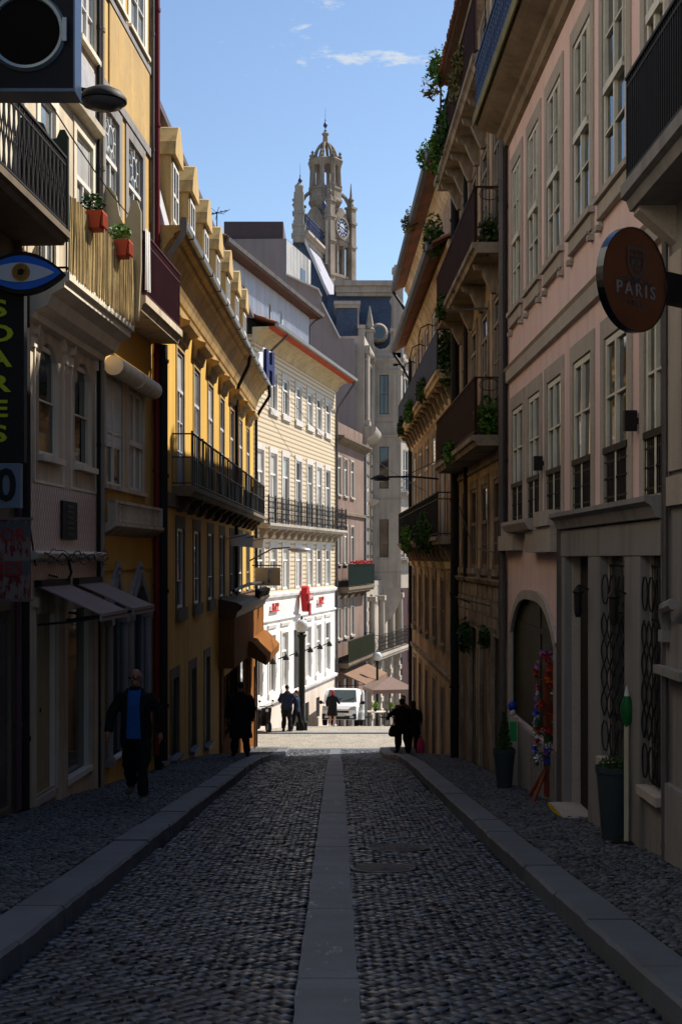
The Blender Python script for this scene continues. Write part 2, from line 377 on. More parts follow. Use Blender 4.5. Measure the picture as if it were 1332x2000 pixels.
def side_z(d): return gz(d)+KH

class Fac:   # a facade line in plan; street side is on its right when walking a -> b
    def __init__(s, a, b, base):
        s.a, s.b = Vector(a), Vector(b); s.L = (s.b-s.a).length; s.u = (s.b-s.a)/s.L; s.base = base
        s.n = Vector((s.u.y, -s.u.x)); s.rz = math.atan2(s.u.y, s.u.x)
    def s(f, px, o=0):
        a = f.a+f.n*o; k = (px-VX)/FPX; return (k*a.y-a.x)/(f.u.x-k*f.u.y)
    def d(f, px, o=0): return (f.a+f.n*o).y+f.u.y*f.s(px, o)
    def z(f, px, py, o=0): return (HZ-py)/FPX*f.d(px, o)
    def sd(f, d): return (d-f.a.y)/f.u.y
    def root(f, name, label, cat, group=None): return empty(name, (f.a.x, f.a.y, f.base), f.rz, label, cat, group)
    def W(f, s, o, z): p = f.a+f.u*s+f.n*o; return Vector((p.x, p.y, z))
def place(root, f, v):
    if abs(root.rotation_euler.z-f.rz) < 1e-6 and abs(root.location.x-f.a.x) < 1e-6: return Vector((v[0], v[1], v[2]-f.base)), (0, 0, 0)
    p = f.W(v[0], -v[1], v[2])-root.location; return p, (0, 0, f.rz)   # a further facade of the same building
def part(mb, name, mats, root, f, smooth=None, parent=None):
    """mesh given in facade coordinates (s, -o, absolute z)"""
    if parent is not None: return mb.obj(name, mats, parent, (0, 0, 0), smooth)
    o = mb.obj(name, mats, root, (0, 0, 0), smooth); o.location, o.rotation_euler = place(root, f, (0, 0, 0)); return o

def arch(t, kind):
    if kind == 'round': return math.sqrt(max(0, 1-(2*t-1)**2))
    if kind == 'flat': return min(1, max(0, 1-(abs(2*t-1))**3.2))
    x = abs(2*t-1)   # ogee
    return (1-x)**1.0*.55 + .45*math.sqrt(max(0, 1-x*x)) if x > .25 else (.45*math.sqrt(1-x*x)+.55*(1-x)) + .18*(1-x/.25)
def wall(root, f, s0, s1, z0, z1, holes=(), rec=.22, mats=None, D=7, name='wall', slabs=()):
    """front with real openings; holes: (s0,s1,z0,z1[,kind,rise])"""
    mb = MB()
    xs = sorted({s0, s1, *[h[0] for h in holes], *[h[1] for h in holes]}); zs = sorted({z0, z1, *[h[2] for h in holes], *[h[3] for h in holes], *slabs})
    xs = [x for x in xs if s0 <= x <= s1]; zs = [z for z in zs if z0 <= z <= z1]
    for i in range(len(xs)-1):
        for j in range(len(zs)-1):
            cx_, cz_ = (xs[i]+xs[i+1])/2, (zs[j]+zs[j+1])/2
            if any(h[0] < cx_ < h[1] and h[2] < cz_ < h[3] for h in holes): continue
            mi = 0
            for q, zz in enumerate(slabs):
                if cz_ < zz: mi = 2+q; break
            mb.poly([(xs[i],0,zs[j]),(xs[i+1],0,zs[j]),(xs[i+1],0,zs[j+1]),(xs[i],0,zs[j+1])], mi)
    for h in holes:
        a, b, c, e = h[:4]; r = rec+.03
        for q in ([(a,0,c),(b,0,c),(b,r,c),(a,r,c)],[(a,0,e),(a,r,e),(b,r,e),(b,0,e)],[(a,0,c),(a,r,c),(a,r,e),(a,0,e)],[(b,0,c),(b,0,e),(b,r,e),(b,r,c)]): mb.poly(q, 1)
        if len(h) > 4:
            kind, rise = h[4], h[5]; n = 14; pts = [(a+(b-a)*k/n, e-rise+rise*min(1, arch(k/n, kind))) for k in range(n+1)]
            for k in range(n):
                (xa, za), (xb, zb) = pts[k], pts[k+1]
                mb.poly([(xa,.001,za),(xb,.001,zb),(xb,.001,e),(xa,.001,e)], 0); mb.poly([(xa,.001,za),(xa,r,za),(xb,r,zb),(xb,.001,zb)], 1)
    r = rec+.03
    for x in (s0, s1): mb.poly([(x,0,z0),(x,r,z0),(x,r,z1),(x,0,z1)], 0)
    mb.poly([(s0,0,z1),(s1,0,z1),(s1,r,z1),(s0,r,z1)], 0)
    mb.box(s0, s1, r, D, z0, z1, 0)
    return part(mb, name, mats, root, f)
WC = {}
def window(root, f, s0, s1, z0, z1, rec=.18, fm=white, gm=glass, cols=2, rows=(1,), fw=.06, transom=None, sash=False, name='window', lab=None, bar=.025, panes=True):
    w, h = s1-s0, z1-z0; rec = max(rec*RS, .035); key = (round(w, 3), round(h, 3), fm.name, gm.name, cols, rows, fw, transom, sash, bar)
    if key not in WC:
        mb = MB(); t = .05
        mb.box(-w/2, -w/2+fw, 0, t, 0, h); mb.box(w/2-fw, w/2, 0, t, 0, h); mb.box(-w/2+fw, w/2-fw, 0, t, 0, fw); mb.box(-w/2+fw, w/2-fw, 0, t, h-fw, h)
        iw, cells = w-2*fw, []
        zt = h-fw if transom is None else transom*h
        if transom is not None: mb.box(-w/2+fw, w/2-fw, -.02, t, zt-.035, zt+.035); cells.append((-w/2+fw, w/2-fw, zt+.035, h-fw))
        lo = fw; hi = zt-(.035 if transom is not None else 0)
        if sash:
            mid = lo+(hi-lo)*.47; mb.box(-w/2+fw, w/2-fw, -.03, t, mid-.04, mid+.05)
            mb.box(-w/2+fw, -w/2+fw+.035, -.02, t, mid, hi); mb.box(w/2-fw-.035, w/2-fw, -.02, t, mid, hi)
        cw = iw/cols
        for c in range(1, cols): mb.box(-w/2+fw+c*cw-fw*.45, -w/2+fw+c*cw+fw*.45, -.01, t, lo, hi)
        tot = sum(rows); zz = lo
        for i, r_ in enumerate(rows):
            nz_ = zz+(hi-lo)*r_/tot
            if i < len(rows)-1: mb.box(-w/2+fw, w/2-fw, -.006, t, nz_-bar/2, nz_+bar/2)
            for c in range(cols): cells.append((-w/2+fw+c*cw, -w/2+fw+(c+1)*cw, zz, nz_))
            zz = nz_
        me = mb.mesh('window', fm); pcs = []
        if panes:
            for c in cells:
                p = MB(); p.box(0, c[1]-c[0], 0, .006, 0, c[3]-c[2]); pcs.append((p.mesh('pane', gm), (c[0], .03, c[2])))
        else:
            p = MB(); p.box(0, w-2*fw, 0, .006, 0, h-2*fw); pcs.append((p.mesh('pane', gm), (-w/2+fw, .03, fw)))
        WC[key] = (me, pcs)
    me, pcs = WC[key]
    pl_, pr_ = place(root, f, ((s0+s1)/2, rec-.04, z0)); o = link(name, me, root, pl_, pr_)
    if lab: o['label'] = lab
    kind_ = rnd.random()
    for m_, l_ in pcs:
        p_ = link('pane', m_, o, l_, (rnd.uniform(-.012, .012), 0, rnd.uniform(-.02, .02)))
        if gm is glass_pale and kind_ < .62: p_.material_slots[0].link = 'OBJECT'; p_.material_slots[0].material = curtain_m if kind_ < .27 else glass
    return o
def surround(root, f, s0, s1, z0, z1, w=.12, o=.05, m=granite, head=None, sill=None, drop=0, key=None):
    mb = MB(); hd = head or w; o = max(o*SO, .018)
    mb.bo(s0-w, s0, 0, o, z0-drop, z1); mb.bo(s1, s1+w, 0, o, z0-drop, z1); mb.bo(s0-w, s1+w, 0, o, z1, z1+hd)
    if sill: mb.bo(s0-w-.03, s1+w+.03, 0, o+.06, z0-sill, z0)
    return part(mb, 'window_surround', m, root, f)
def rail_mesh(mb, pts, z0, z1, sp=.12, r=.016, top=.045, orn=None, mid=None, m=0):
    """pts: list of (x,y) in local coordinates; vertical bars between z0 and z1"""
    for (a, b) in zip(pts[:-1], pts[1:]):
        a, b = Vector(a), Vector(b); L = (b-a).length; n = max(1, int(L/sp))
        mb.bar((a.x,a.y,z1), (b.x,b.y,z1), top, top*.6, m); mb.bar((a.x,a.y,z0+.05), (b.x,b.y,z0+.05), top*.6, top*.5, m)
        if mid: mb.bar((a.x,a.y,z0+(z1-z0)*mid), (b.x,b.y,z0+(z1-z0)*mid), top*.5, top*.5, m)
        for i in range(n+1):
            p = a.lerp(b, i/n); mb.bar((p.x,p.y,z0), (p.x,p.y,z1), r, r, m)
        if orn:
            u = (b-a).normalized()
            for i in range(n):
                c = a.lerp(b, (i+.5)/n); rr = min(L/n*.42, .16)
                if orn == 'scroll':
                    for cz_ in (z0+(z1-z0)*.28, z0+(z1-z0)*.7):
                        q = [(c.x+u.x*rr*math.cos(t)*(1-.1*t/6), c.y+u.y*rr*math.cos(t), cz_+rr*1.3*math.sin(t)) for t in [k*2*math.pi/9 for k in range(10)]]
                        for k in range(9): mb.bar(q[k], q[k+1], r*.8, r*.8, m)
                elif orn == 'lyre':
                    hgt = z1-z0
                    for sg in (-1, 1):
                        q = [(c.x+u.x*sg*rr*math.sin(t*math.pi*2)*(.9), c.y+u.y*sg*rr*math.sin(t*math.pi*2)*.9, z0+hgt*t) for t in [k/12 for k in range(13)]]
                        for k in range(12): mb.bar(q[k], q[k+1], r*.8, r*.8, m)
                elif orn == 'knot':
                    mb.box(c.x-.012, c.x+.012, c.y-.012, c.y+.012, z0+(z1-z0)*.5-.03, z0+(z1-z0)*.5+.03, m)
    return mb
def balcony(root, f, s0, s1, z, zr, o=.5, th=.14, sm=granite, rm=iron, sp=.12, orn=None, brackets=0, sheet=None, r=.016, mid=None, bm_=None, bdrop=.35, prof=True, ends=True):
    mb = MB()
    mb.prof([(0, z), (o+.05, z), (o+.05, z-th*.5), (o, z-th*.6), (o-.03, z-th), (0, z-th)], s0, s1)
    b = part(mb, 'balcony', sm, root, f)
    m2 = MB(); pts = [(s0+.04, 0), (s0+.04, -o), (s1-.04, -o), (s1-.04, 0)] if ends else [(s0+.04, -o), (s1-.04, -o)]
    rail_mesh(m2, pts, z+.01, zr, sp, r, orn=orn, mid=mid)
    part(m2, 'railing', rm, root, f, parent=b)
    if sheet:
        m3 = MB(); m3.bo(s0+.04, s1-.04, o+.012, o+.02, z+.08, zr-.03); part(m3, 'privacy_sheet', sheet, root, f, parent=b)
    if brackets:
        proto = MB(); w = .16; zz = -th
        proto.prism([(0, zz), (-(o-.06), zz), (-(o-.1), zz-.09), (-(o*.55), zz-.13), (-.18, zz-bdrop*.7), (-.10, zz-bdrop), (0, zz-bdrop)], -w/2, w/2, 'x')
        me = proto.mesh('bracket', bm_ or sm)
        for i in range(brackets):
            t = (i+.5)/brackets; link('bracket', me, b, (s0+(s1-s0)*t, 0, z))
    return b
def pipe(root, f, s, z0, z1, o=.08, r=.05, m=leadpipe, name='downpipe'):
    mb = MB(); mb.tube([(s, -o, z0), (s, -o, z1)], r, 8)
    z = z0+1
    while z < z1: mb.tube([(s, -o, z-.03), (s, -o, z+.03)], r*1.25, 8); z += 2.1
    return part(mb, name, m, root, f, 40)
def leaves(mb, c, rx, ry, rz, n, size=.07, droop=.0):
    for _ in range(n):
        while True:
            q = Vector((rnd.uniform(-1,1), rnd.uniform(-1,1), rnd.uniform(-1,1)))
            if q.length <= 1: break
        p = Vector((c[0]+q.x*rx, c[1]+q.y*ry, c[2]+q.z*rz-droop*rnd.random()))
        a = Vector((rnd.gauss(0,1), rnd.gauss(0,1), rnd.gauss(0,.7))).normalized(); b = a.cross(Vector((rnd.gauss(0,1), rnd.gauss(0,1), rnd.gauss(0,1)))).normalized()
        s1 = size*rnd.uniform(.6, 1.4); w = s1*rnd.uniform(.3, .55)
        mb.poly([p-a*s1/2, p+b*w/2, p+a*s1/2, p-b*w/2])
    return mb
def text_mesh(body, size, extrude=.008, name='lettering', align='CENTER', spacing=1.0, bevel=0):
    cu = bpy.data.curves.new('t', 'FONT'); cu.body = body; cu.size = size; cu.extrude = extrude; cu.align_x = align; cu.align_y = 'CENTER'; cu.space_character = spacing; cu.offset = bevel; cu.resolution_u = 3
    o = bpy.data.objects.new('t', cu); COL.objects.link(o); bpy.context.view_layer.update()
    me = bpy.data.meshes.new_from_object(o.evaluated_get(bpy.context.evaluated_depsgraph_get())); me.name = name
    bpy.data.objects.remove(o); bpy.data.curves.remove(cu); return me
def put_text(body, size, m, parent, loc, rot, extrude=.008, spacing=1.0, scale=(1,1,1), bold=0):
    me = text_mesh(body, size, extrude, spacing=spacing, bevel=bold); me.materials.clear(); me.materials.append(m)
    o = link('lettering', me, parent, loc, rot); o.scale = scale; return o

# ------------------------------------------------------------------ ground, roadway, pavements
_ds = np.arange(-14, 200, .1); _zs = np.array([gz(float(d)) for d in _ds])
def gzv(d): return np.interp(d, _ds, _zs)
def XL(d): return -1.94+.0082*d
def XR(d): return 1.44+.33*np.exp(-np.asarray(d)/12.)
def FLx(d):
    if d < 15.8: return -3.85-.05*(15.8-d)
    if d < 23.5: return -3.85+.062*(d-15.8)
    return -3.35+.4*(min(d, 45.5)-23.5)/22
def FRx(d): return 3.07-.0113*d
def sheet(name, xl, xr, d0, d1, dz, m, step=1.0, kind='structure', parent=None, thick=None):
    mb = MB(); n = max(1, int(math.ceil((d1-d0)/step))); ds = [d0+(d1-d0)*i/n for i in range(n+1)]
    for i, d in enumerate(ds):
        mb.v += [(float(xl(d)), d, gz(d)+dz), (float(xr(d)), d, gz(d)+dz)]
        if i: k = 2*i; mb.f.append((k-2, k-1, k+1, k)); mb.m.append(0)
    o = mb.obj(name, m, parent)
    if kind and parent is None: o['kind'] = kind
    return o
sheet('ground', lambda d: -400, lambda d: 400, -14, 200, -.30, ground_m, 4)
mb = MB(); mb.poly([(-2500, 200, gz(200)-.3), (2500, 200, gz(200)-.3), (2500, 2600, gz(200)-1), (-2500, 2600, gz(200)-1)]); mb.poly([(-400,-14,gz(-14)-.3),(400,-14,gz(-14)-.3),(400,-60,gz(-14)-.3),(-400,-60,gz(-14)-.3)])
mb.obj('terrain', ground_m)['kind'] = 'structure'
road = sheet('road', lambda d: XL(d)-.1, lambda d: XR(d)+.1, -12, 44.2, -.030, joint_m)
pav_l = sheet('pavement', lambda d: FLx(d)-.4, lambda d: XL(d)-.33, -12, 43.0, KH-.012, joint_m)
pav_r = sheet('pavement', lambda d: XR(d)+.29, lambda d: FRx(d)+.4, -12, 43.6, KH-.012, joint_m)
crossing = sheet('crossing_road', lambda d: -40, lambda d: 40, 44.2, 62, -.01, cross_m)
lower = sheet('lower_road', lambda d: -12, lambda d: 30, 62, 130, -.01, cross_m, 2)
for d0, h in ((44.2, .012), (50.4, .03)):   # granite strips across the crossing
    mb = MB()
    for i in range(24):
        x0 = -14.4+i*1.2; mb.box(x0+.006, x0+1.194, d0, d0+.34, gz(d0)-.1, gz(d0+.17)+h)
    mb.obj('crossing_kerb', kerb_m)['kind'] = 'structure'
sheet('far_pavement', lambda d: -14, lambda d: 15, 50.75, 51.9, .028, cross_m)

def sett_geo(cx_, cd_, ang, w, h, z, chamf=.012, drop=.03, jit=.004):
    """vertices of many setts as one array"""
    n = len(cx_); g = np.random.RandomState(5)
    base = np.array([(-1,-1),(1,-1),(1,1),(-1,1)], float)
    V = np.zeros((n, 12, 3)); sz = g.uniform(.86, 1.04, n); w = w*sz; h = h*g.uniform(.9, 1.03, n)*sz
    ca, sa = np.cos(ang), np.sin(ang); tx, ty = g.normal(0, .016, n), g.normal(0, .016, n)
    for L_, (ins, dz) in enumerate(((0, -drop), (0, -chamf*.8), (chamf, 0))):
        for k in range(4):
            lx = base[k, 0]*(w/2-ins)+g.normal(0, jit, n); ly = base[k, 1]*(h/2-ins)+g.normal(0, jit, n)
            X = cx_+lx*ca-ly*sa; Y = cd_+lx*sa+ly*ca
            V[:, L_*4+k, 0] = X; V[:, L_*4+k, 1] = Y
            V[:, L_*4+k, 2] = gzv(Y)+z+dz+lx*tx+ly*ty
    return V
FQ = [(8,9,10,11)]+[(a, (a+1) % 4, (a+1) % 4+4, a+4) for a in range(4)]+[(a+4, (a+1) % 4+4, (a+1) % 4+8, a+8) for a in range(4)]
def sett_mesh(name, V, m):
    n = len(V); F = (np.array(FQ)[None]+(np.arange(n)*12)[:, None, None]).reshape(-1)
    me = bpy.data.meshes.new(name); me.vertices.add(n*12); me.vertices.foreach_set('co', V.reshape(-1))
    nf = n*9; me.loops.add(nf*4); me.loops.foreach_set('vertex_index', F.astype(np.int32))
    me.polygons.add(nf); me.polygons.foreach_set('loop_start', np.arange(nf, dtype=np.int32)*4)
    me.update(calc_edges=True); me.materials.append(m); return me
def lay(root_, name, pts, ang, w, h, z, m, nind, chamf, drop=.03):
    pts = np.array(pts); g = np.random.RandomState(3); pts[:, :2] += g.normal(0, w*.03, (len(pts), 2)); ang = ang+g.normal(0, .05, len(pts))
    zj = z+g.normal(0, .004, len(pts)); inview = (pts[:, 1] > 6.2) & (np.abs(pts[:, 0]+0)/pts[:, 1] < .275)
    key = np.where(inview, pts[:, 1], 1e3+np.abs(pts[:, 1])); idx = np.argsort(key); ind, rest = idx[:nind], idx[nind:]
    V = sett_geo(pts[rest, 0], pts[rest, 1], ang[rest], w, h, zj[rest][:], chamf, drop)
    o = link(name, sett_mesh(name, V, m), root_); o['kind'] = 'stuff'
    protos = []
    for k in range(6):
        g2 = np.random.RandomState(40+k); v = np.zeros((12, 3)); b4 = [(-1,-1),(1,-1),(1,1),(-1,1)]
        for L_, (ins, dz) in enumerate(((0, -drop), (0, -chamf*.8), (chamf, 0))):
            for q in range(4): v[L_*4+q] = (b4[q][0]*(w/2-ins)+g2.normal(0, .004), b4[q][1]*(h/2-ins)+g2.normal(0, .004), dz+g2.normal(0, .0015))
        protos.append(sett_mesh(name[:-1] if name.endswith('s') else name, v[None], m))
    sl_ = math.atan2(gz(9)-gz(8), 1)
    for i in ind:
        x, d = pts[i]; rot = (Matrix.Rotation(sl_+rnd.gauss(0, .015), 3, 'X') @ Matrix.Rotation(rnd.gauss(0, .015), 3, 'Y') @ Matrix.Rotation(float(ang[i]), 3, 'Z')).to_euler()
        link('sett', rnd.choice(protos), root_, (float(x), float(d), float(gzv(d)+zj[i])), rot)
SX, SW = -.05, .17
pts = []; p_ = .093; c45 = math.cos(R(45))
for i in range(-20, 700):
    for j in range(-700, 700):
        a, b = i*p_, j*p_; x = (a-b)*c45; d = (a+b)*c45
        if d < -3 or d > 44.1: continue
        if not (XL(d)-.01 < x < float(1.44+.33*math.exp(-d/12))+.01): continue
        if abs(x-SX) < SW+.004: continue
        if (x-.62)**2/.13+(d-13.2)**2/.13 < 1 or (x-.42)**2/.1+(d-11.7)**2/.1 < 1: continue
        pts.append((x, d))
lay(road, 'setts', pts, R(45), p_*.89, p_*.89, 0, sett_m, 300, .005, .035)
for root_, fa, fb in ((pav_l, lambda d: FLx(d)+.01, lambda d: XL(d)-.375), (pav_r, lambda d: float(XR(d))+.335, lambda d: FRx(d)-.01)):
    pts = []; d = -1.0; k = 0; pw = .056
    while d < 43:
        x = fa(d)+(k % 2)*pw*.5+rnd.uniform(0, .02)
        xe = fb(d)
        while x < xe: pts.append((x, d)); x += pw
        d += pw*.96; k += 1
    lay(root_, 'pavement_setts', pts, 0, pw*.9, pw*.86, KH, mosaic_m, 150, .007, .014)
# kerb stones
def kerb(fn_in, width, sgn):
    k = tag(empty('kerb', (0, 0, 0)), kind='structure'); d = -3.0; n = 0
    while d < 43.2:
        L_ = rnd.uniform(1.0, 1.5); e = min(d+L_, 43.3); mb = MB(); steps = 8; g = .006
        for q in range(steps):
            a0 = d+(e-d)*q/steps+(g if q == 0 else 0); a1 = d+(e-d)*(q+1)/steps-(g if q == steps-1 else 0)
            i0, i1 = float(fn_in(a0)), float(fn_in(a1)); o0, o1 = i0-sgn*width, i1-sgn*width; z0, z1 = side_z(a0)+.004, side_z(a1)+.004
            ch = .022*sgn
            ring = lambda i_, o_, y, z: [(i_, y, z-.32), (i_, y, z-.024), (i_-ch, y, z), (o_, y, z), (o_, y, z-.32)]
            J0 = JB if q else (rnd.uniform(-.005, .005), rnd.uniform(-.003, .003)); J1 = JB = (rnd.choice((rnd.uniform(-.005, .005), -sgn*rnd.uniform(.0, .011))), rnd.uniform(-.003, .002))
            A, B = ring(i0+J0[0], o0, a0, z0+J0[1]), ring(i1+J1[0], o1, a1, z1+J1[1])
            for t in range(5): mb.poly([A[t], A[(t+1) % 5], B[(t+1) % 5], B[t]])
            if q == 0: mb.poly(A)
            if q == steps-1: mb.poly(B)
        me = mb.mesh('kerb_stone', kerb_m); bmm = bmesh.new(); bmm.from_mesh(me); bmesh.ops.remove_doubles(bmm, verts=bmm.verts, dist=.0005); bmesh.ops.recalc_face_normals(bmm, faces=bmm.faces); bmm.to_mesh(me); bmm.free()
        o = link('kerb_stone', me, k, (rnd.uniform(-.006, .006), 0, rnd.uniform(-.005, .005)))
        d = e; n += 1
    # corner return into the side street
    mb = MB(); x0 = float(fn_in(43.3)); xs = x0-sgn*width
    mb.box(min(xs, x0-sgn*3.2), max(xs, x0-sgn*3.2), 43.0, 43.33, gz(43)-.2, side_z(43.2)+.003); mb.obj('kerb_stone', kerb_m, k)
kerb(XL, .34, 1); kerb(XR, .30, -1)
strip = tag(empty('drain_strip', (0, 0, 0)), kind='structure'); d = -3.0
while d < 44:
    e = min(d+rnd.uniform(1.6, 2.4), 44.15); mb = MB(); n = 8
    for q in range(n):
        a0 = d+(e-d)*q/n+(.005 if q == 0 else 0); a1 = d+(e-d)*(q+1)/n-(.005 if q == n-1 else 0)
        ja = jb if q else (rnd.uniform(-.006, .006), rnd.uniform(-.006, .006), rnd.uniform(-.003, .002)); jb = (rnd.uniform(-.007, .007), rnd.uniform(-.007, .007), rnd.uniform(-.003, .002))
        mb.v += [(SX-SW+ja[0], a0, gz(a0)+.012+ja[2]), (SX+SW+ja[1], a0, gz(a0)+.012+ja[2]), (SX+SW+jb[1], a1, gz(a1)+.012+jb[2]), (SX-SW+jb[0], a1, gz(a1)+.012+jb[2])]
        k = len(mb.v)-4; mb.f.append((k, k+1, k+2, k+3)); mb.m.append(0)
        for (u, v) in ((0, 3), (1, 2)):
            A, B = mb.v[k+u], mb.v[k+v]; mb.poly([A, B, (B[0], B[1], B[2]-.1), (A[0], A[1], A[2]-.1)])
    mb.obj('strip_slab', strip_m, strip, (0, 0, rnd.uniform(-.003, .003))); d = e
# manhole covers
for x, d, r in ((.62, 13.2, .33), (.42, 11.7, .30)):
    sl_ = math.atan2(gz(d+1)-gz(d), 1); mb = MB(); mb.lathe([(r, -.03), (r, .004), (r-.03, .006), (r-.035, 0), (.01, 0)], seg=28)
    for k in range(-4, 5):
        hw = math.sqrt(max(0, (r-.05)**2-(k*.06)**2)); mb.box(-hw, hw, k*.06-.012, k*.06+.012, 0, .005)
    o = mb.obj('manhole_cover', leadpipe, None, (x, d, gz(d)+.002)); o.rotation_euler = (sl_, 0, 0)
    tag(o, 'dark round manhole cover in the setts, %s of the two' % ('farther from the camera' if d > 12.5 else 'nearer to the camera'), 'manhole cover', 'manhole covers in the roadway')

# ================================================================== LEFT SIDE
# ---- nearest dark shop building on the left
F0 = Fac((-3.85-.05*25.8, -10), (-3.85, 15.72), side_z(12))
r0 = F0.root('corner_shop_house', 'dark shadowed shop house at the left edge, under the black balcony railing', 'building')
sd0 = F0.sd
wall(r0, F0, 0, F0.L, -4.5, 10.5, [(sd0(13.9), sd0(15.25), -2.95, -.62), (sd0(9), sd0(12.8), -3, -.6), (sd0(13.2), sd0(14.4), 3.9, 6.4), (sd0(10.5), sd0(11.7), 3.9, 6.4), (sd0(14.2), sd0(15.1), 1.0, 3.0)], .25, [cream_white, brownstone, brownstone], slabs=(4.3,))  # upper wall made tall and cream to bounce sun onto the right row
mb = MB()
for k in range(44): z = -2.95+k*.053; mb.bo(sd0(13.9), sd0(15.25), -.2, -.17+.012*(k % 2), z, z+.05)
part(mb, 'roller_shutter', leadpipe, r0, F0)
window(r0, F0, sd0(13.2), sd0(14.4), 3.9, 6.4, cols=2, rows=(1, 1, 1), transom=.75)
window(r0, F0, sd0(10.5), sd0(11.7), 3.9, 6.4, cols=2, rows=(1, 1, 1), transom=.75)
window(r0, F0, sd0(14.2), sd0(15.1), 1.0, 3.0, cols=2, rows=(1, 1))
part(MB().bo(sd0(9), sd0(12.8), -.26, -.24, -3, -.6), 'shop_window', glass, r0, F0)
balcony(r0, F0, sd0(9.5), sd0(15.55), 3.95, 4.84, .58, .16, brownstone, iron, .17, 'lyre', 0, mid=.9)
mb = MB()    # tall scalloped screen closing the far end of the black balcony
mb.prism([(-.60, 3.85), (-.60, 5.12), (-.56, 5.2), (-.50, 5.2), (-.46, 5.1), (-.38, 5.08), (-.30, 5.28), (-.1, 5.36), (0, 5.36), (0, 3.85)], sd0(15.56), sd0(15.62), 'x')
part(mb, 'balcony_end_screen', mat('green_black', (.010, .022, .018), .6), r0, F0)
pipe(r0, F0, sd0(15.3), -3, 4, .07, .045, mat('plum_pipe', (.09, .045, .055), .6))
pipe(r0, F0, sd0(15.6), -3.2, 3.4, .06, .06, iron)
# projecting signs (face the camera)
def projecting(name, label, cat, d, x0, x1, z0, z1, th=.12):
    return empty(name, ((x0+x1)/2, d, z0), 0, label, cat)
s = projecting('vertical_shop_sign', 'tall black sign with lime letters stacked down its face at the left edge', 'sign', 14, -3.96, -3.42, 1.05, 3.0)
w = .545; h = 1.95
MB().box(-w/2, w/2, 0, .14, 0, h).obj('sign_box', black, s)
MB().box(-w/2-.1, -w/2+.02, .04, .1, .3, .36).box(-w/2-.1, -w/2+.02, .04, .1, h-.3, h-.24).obj('bracket', iron, s)
for i, ch in enumerate('SOARES'):
    me = text_mesh(ch, .27, .01, bevel=.006); me.materials.clear(); me.materials.append(letter_g)
    o = link('lettering', me, s, (.0, -.012, 1.67-i*.274), (R(90), 0, 0)); o.scale = (1.5, .95, 1)
s = projecting('number_sign', 'pale lightbox with a large dark figure below the stacked lime lettering', 'sign', 14, -3.95, -3.45, .5, 1.0)
s.location.z = .55
MB().box(-.26, .24, 0, .12, 0, .49).obj('sign_box', mat('sign_grey_blue', (.13, .18, .24), .5), s)
put_text('0', .52, black, s, (.09, -.012, .23), (R(90), 0, 0), bold=.012, scale=(.85, .95, 1))
s = empty('poster_box', (-3.69, 14.1, -.45), 0, 'torn red and white poster panel above the dark shutter at far left', 'sign')
MB().box(-.28, .30, 0, .1, 0, .87).obj('poster_board', poster, s)
MB().box(-.30, .32, -.02, .12, -.03, 0).box(-.30, .32, -.02, .12, .87, .9).obj('trim', leadpipe, s)
put_text('COR', .2, mat('faded_red_ink', (.25, .03, .03), .8), s, (.06, -.006, .70), (R(90), 0, 0), .003, bold=.004)
put_text('MES', .22, mat('faded_red_ink', (.25, .03, .03), .8), s, (.05, -.006, .32), (R(90), 0, 0), .003, bold=.004)
s = empty('eye_shaped_sign', (-3.41, 13.86, 3.09), 0, 'almond shaped blue and white sign painted as an open eye', 'sign')
def almond(a, b, n=20):
    up = [(-a+2*a*k/n, b*math.sin(math.pi*k/n)**.85) for k in range(n+1)]; return up+[(x, -z) for x, z in reversed(up[1:-1])]
MB().prism(almond(.46, .23), 0, .12, 'y').obj('sign_body', black, s)
MB().prism(almond(.43, .185), -.012, 0, 'y').obj('blue_rim', blueface, s)
MB().prism([(x-.02, z) for x, z in almond(.38, .105)], -.022, -.012, 'y').obj('eye_white', paleface, s)
c_ = lambda r, n=24: [(r*math.cos(2*math.pi*k/n), r*math.sin(2*math.pi*k/n)) for k in range(n)]
MB().prism([(x, z) for x, z in c_(.098)], -.032, -.022, 'y').obj('iris', goldface, s)
MB().prism([(x, z) for x, z in c_(.036)], -.040, -.032, 'y').obj('pupil', black, s)
mb = MB()
for k in range(20): t = k*math.pi/10; mb.bar((.045*math.cos(t), -.033, .045*math.sin(t)), (.088*math.cos(t), -.033, .088*math.sin(t)), .006, .004)
mb.obj('iris_ray', black, s)
MB().box(-.52, -.40, .03, .09, -.03, .03).obj('bracket', iron, s)
s = empty('square_ring_sign', (-2.94, 12.0, 4.40), 0, 'large navy box sign with a grey ring on its face, top left corner', 'sign')
MB().box(-1.1, .475, 0, .28, 0, 1.5).obj('sign_box', navy, s)
MB().box(-1.1, .49, -.015, .295, -.03, 0).box(.475, .49, -.015, .295, 0, 1.5).obj('edge_trim', mat('trim_blue', (.05, .08, .14), .3, metal=.3), s)
mb = MB(); n = 48
for k in range(n):
    t0, t1 = 2*math.pi*k/n, 2*math.pi*(k+1)/n
    for (ra, rb, ya, yb) in ((.375, .352, -.01, -.05), (.352, .322, -.05, -.04), (.322, .312, -.04, -.0)):
        mb.poly([(ra*math.cos(t0), ya, ra*math.sin(t0)), (ra*math.cos(t1), ya, ra*math.sin(t1)), (rb*math.cos(t1), yb, rb*math.sin(t1)), (rb*math.cos(t0), yb, rb*math.sin(t0))])
mb.box(.345, .385, -.05, 0, -.10, .12)
mb.obj('ring', steelring, s, (.033, 0, .53))
MB().prism(c_(.318, 40), -.012, -.004, 'y').obj('disc', mat('disc_black', (.002, .002, .0025), .7, bump=0, spec=.05), s, (.033, 0, .53))
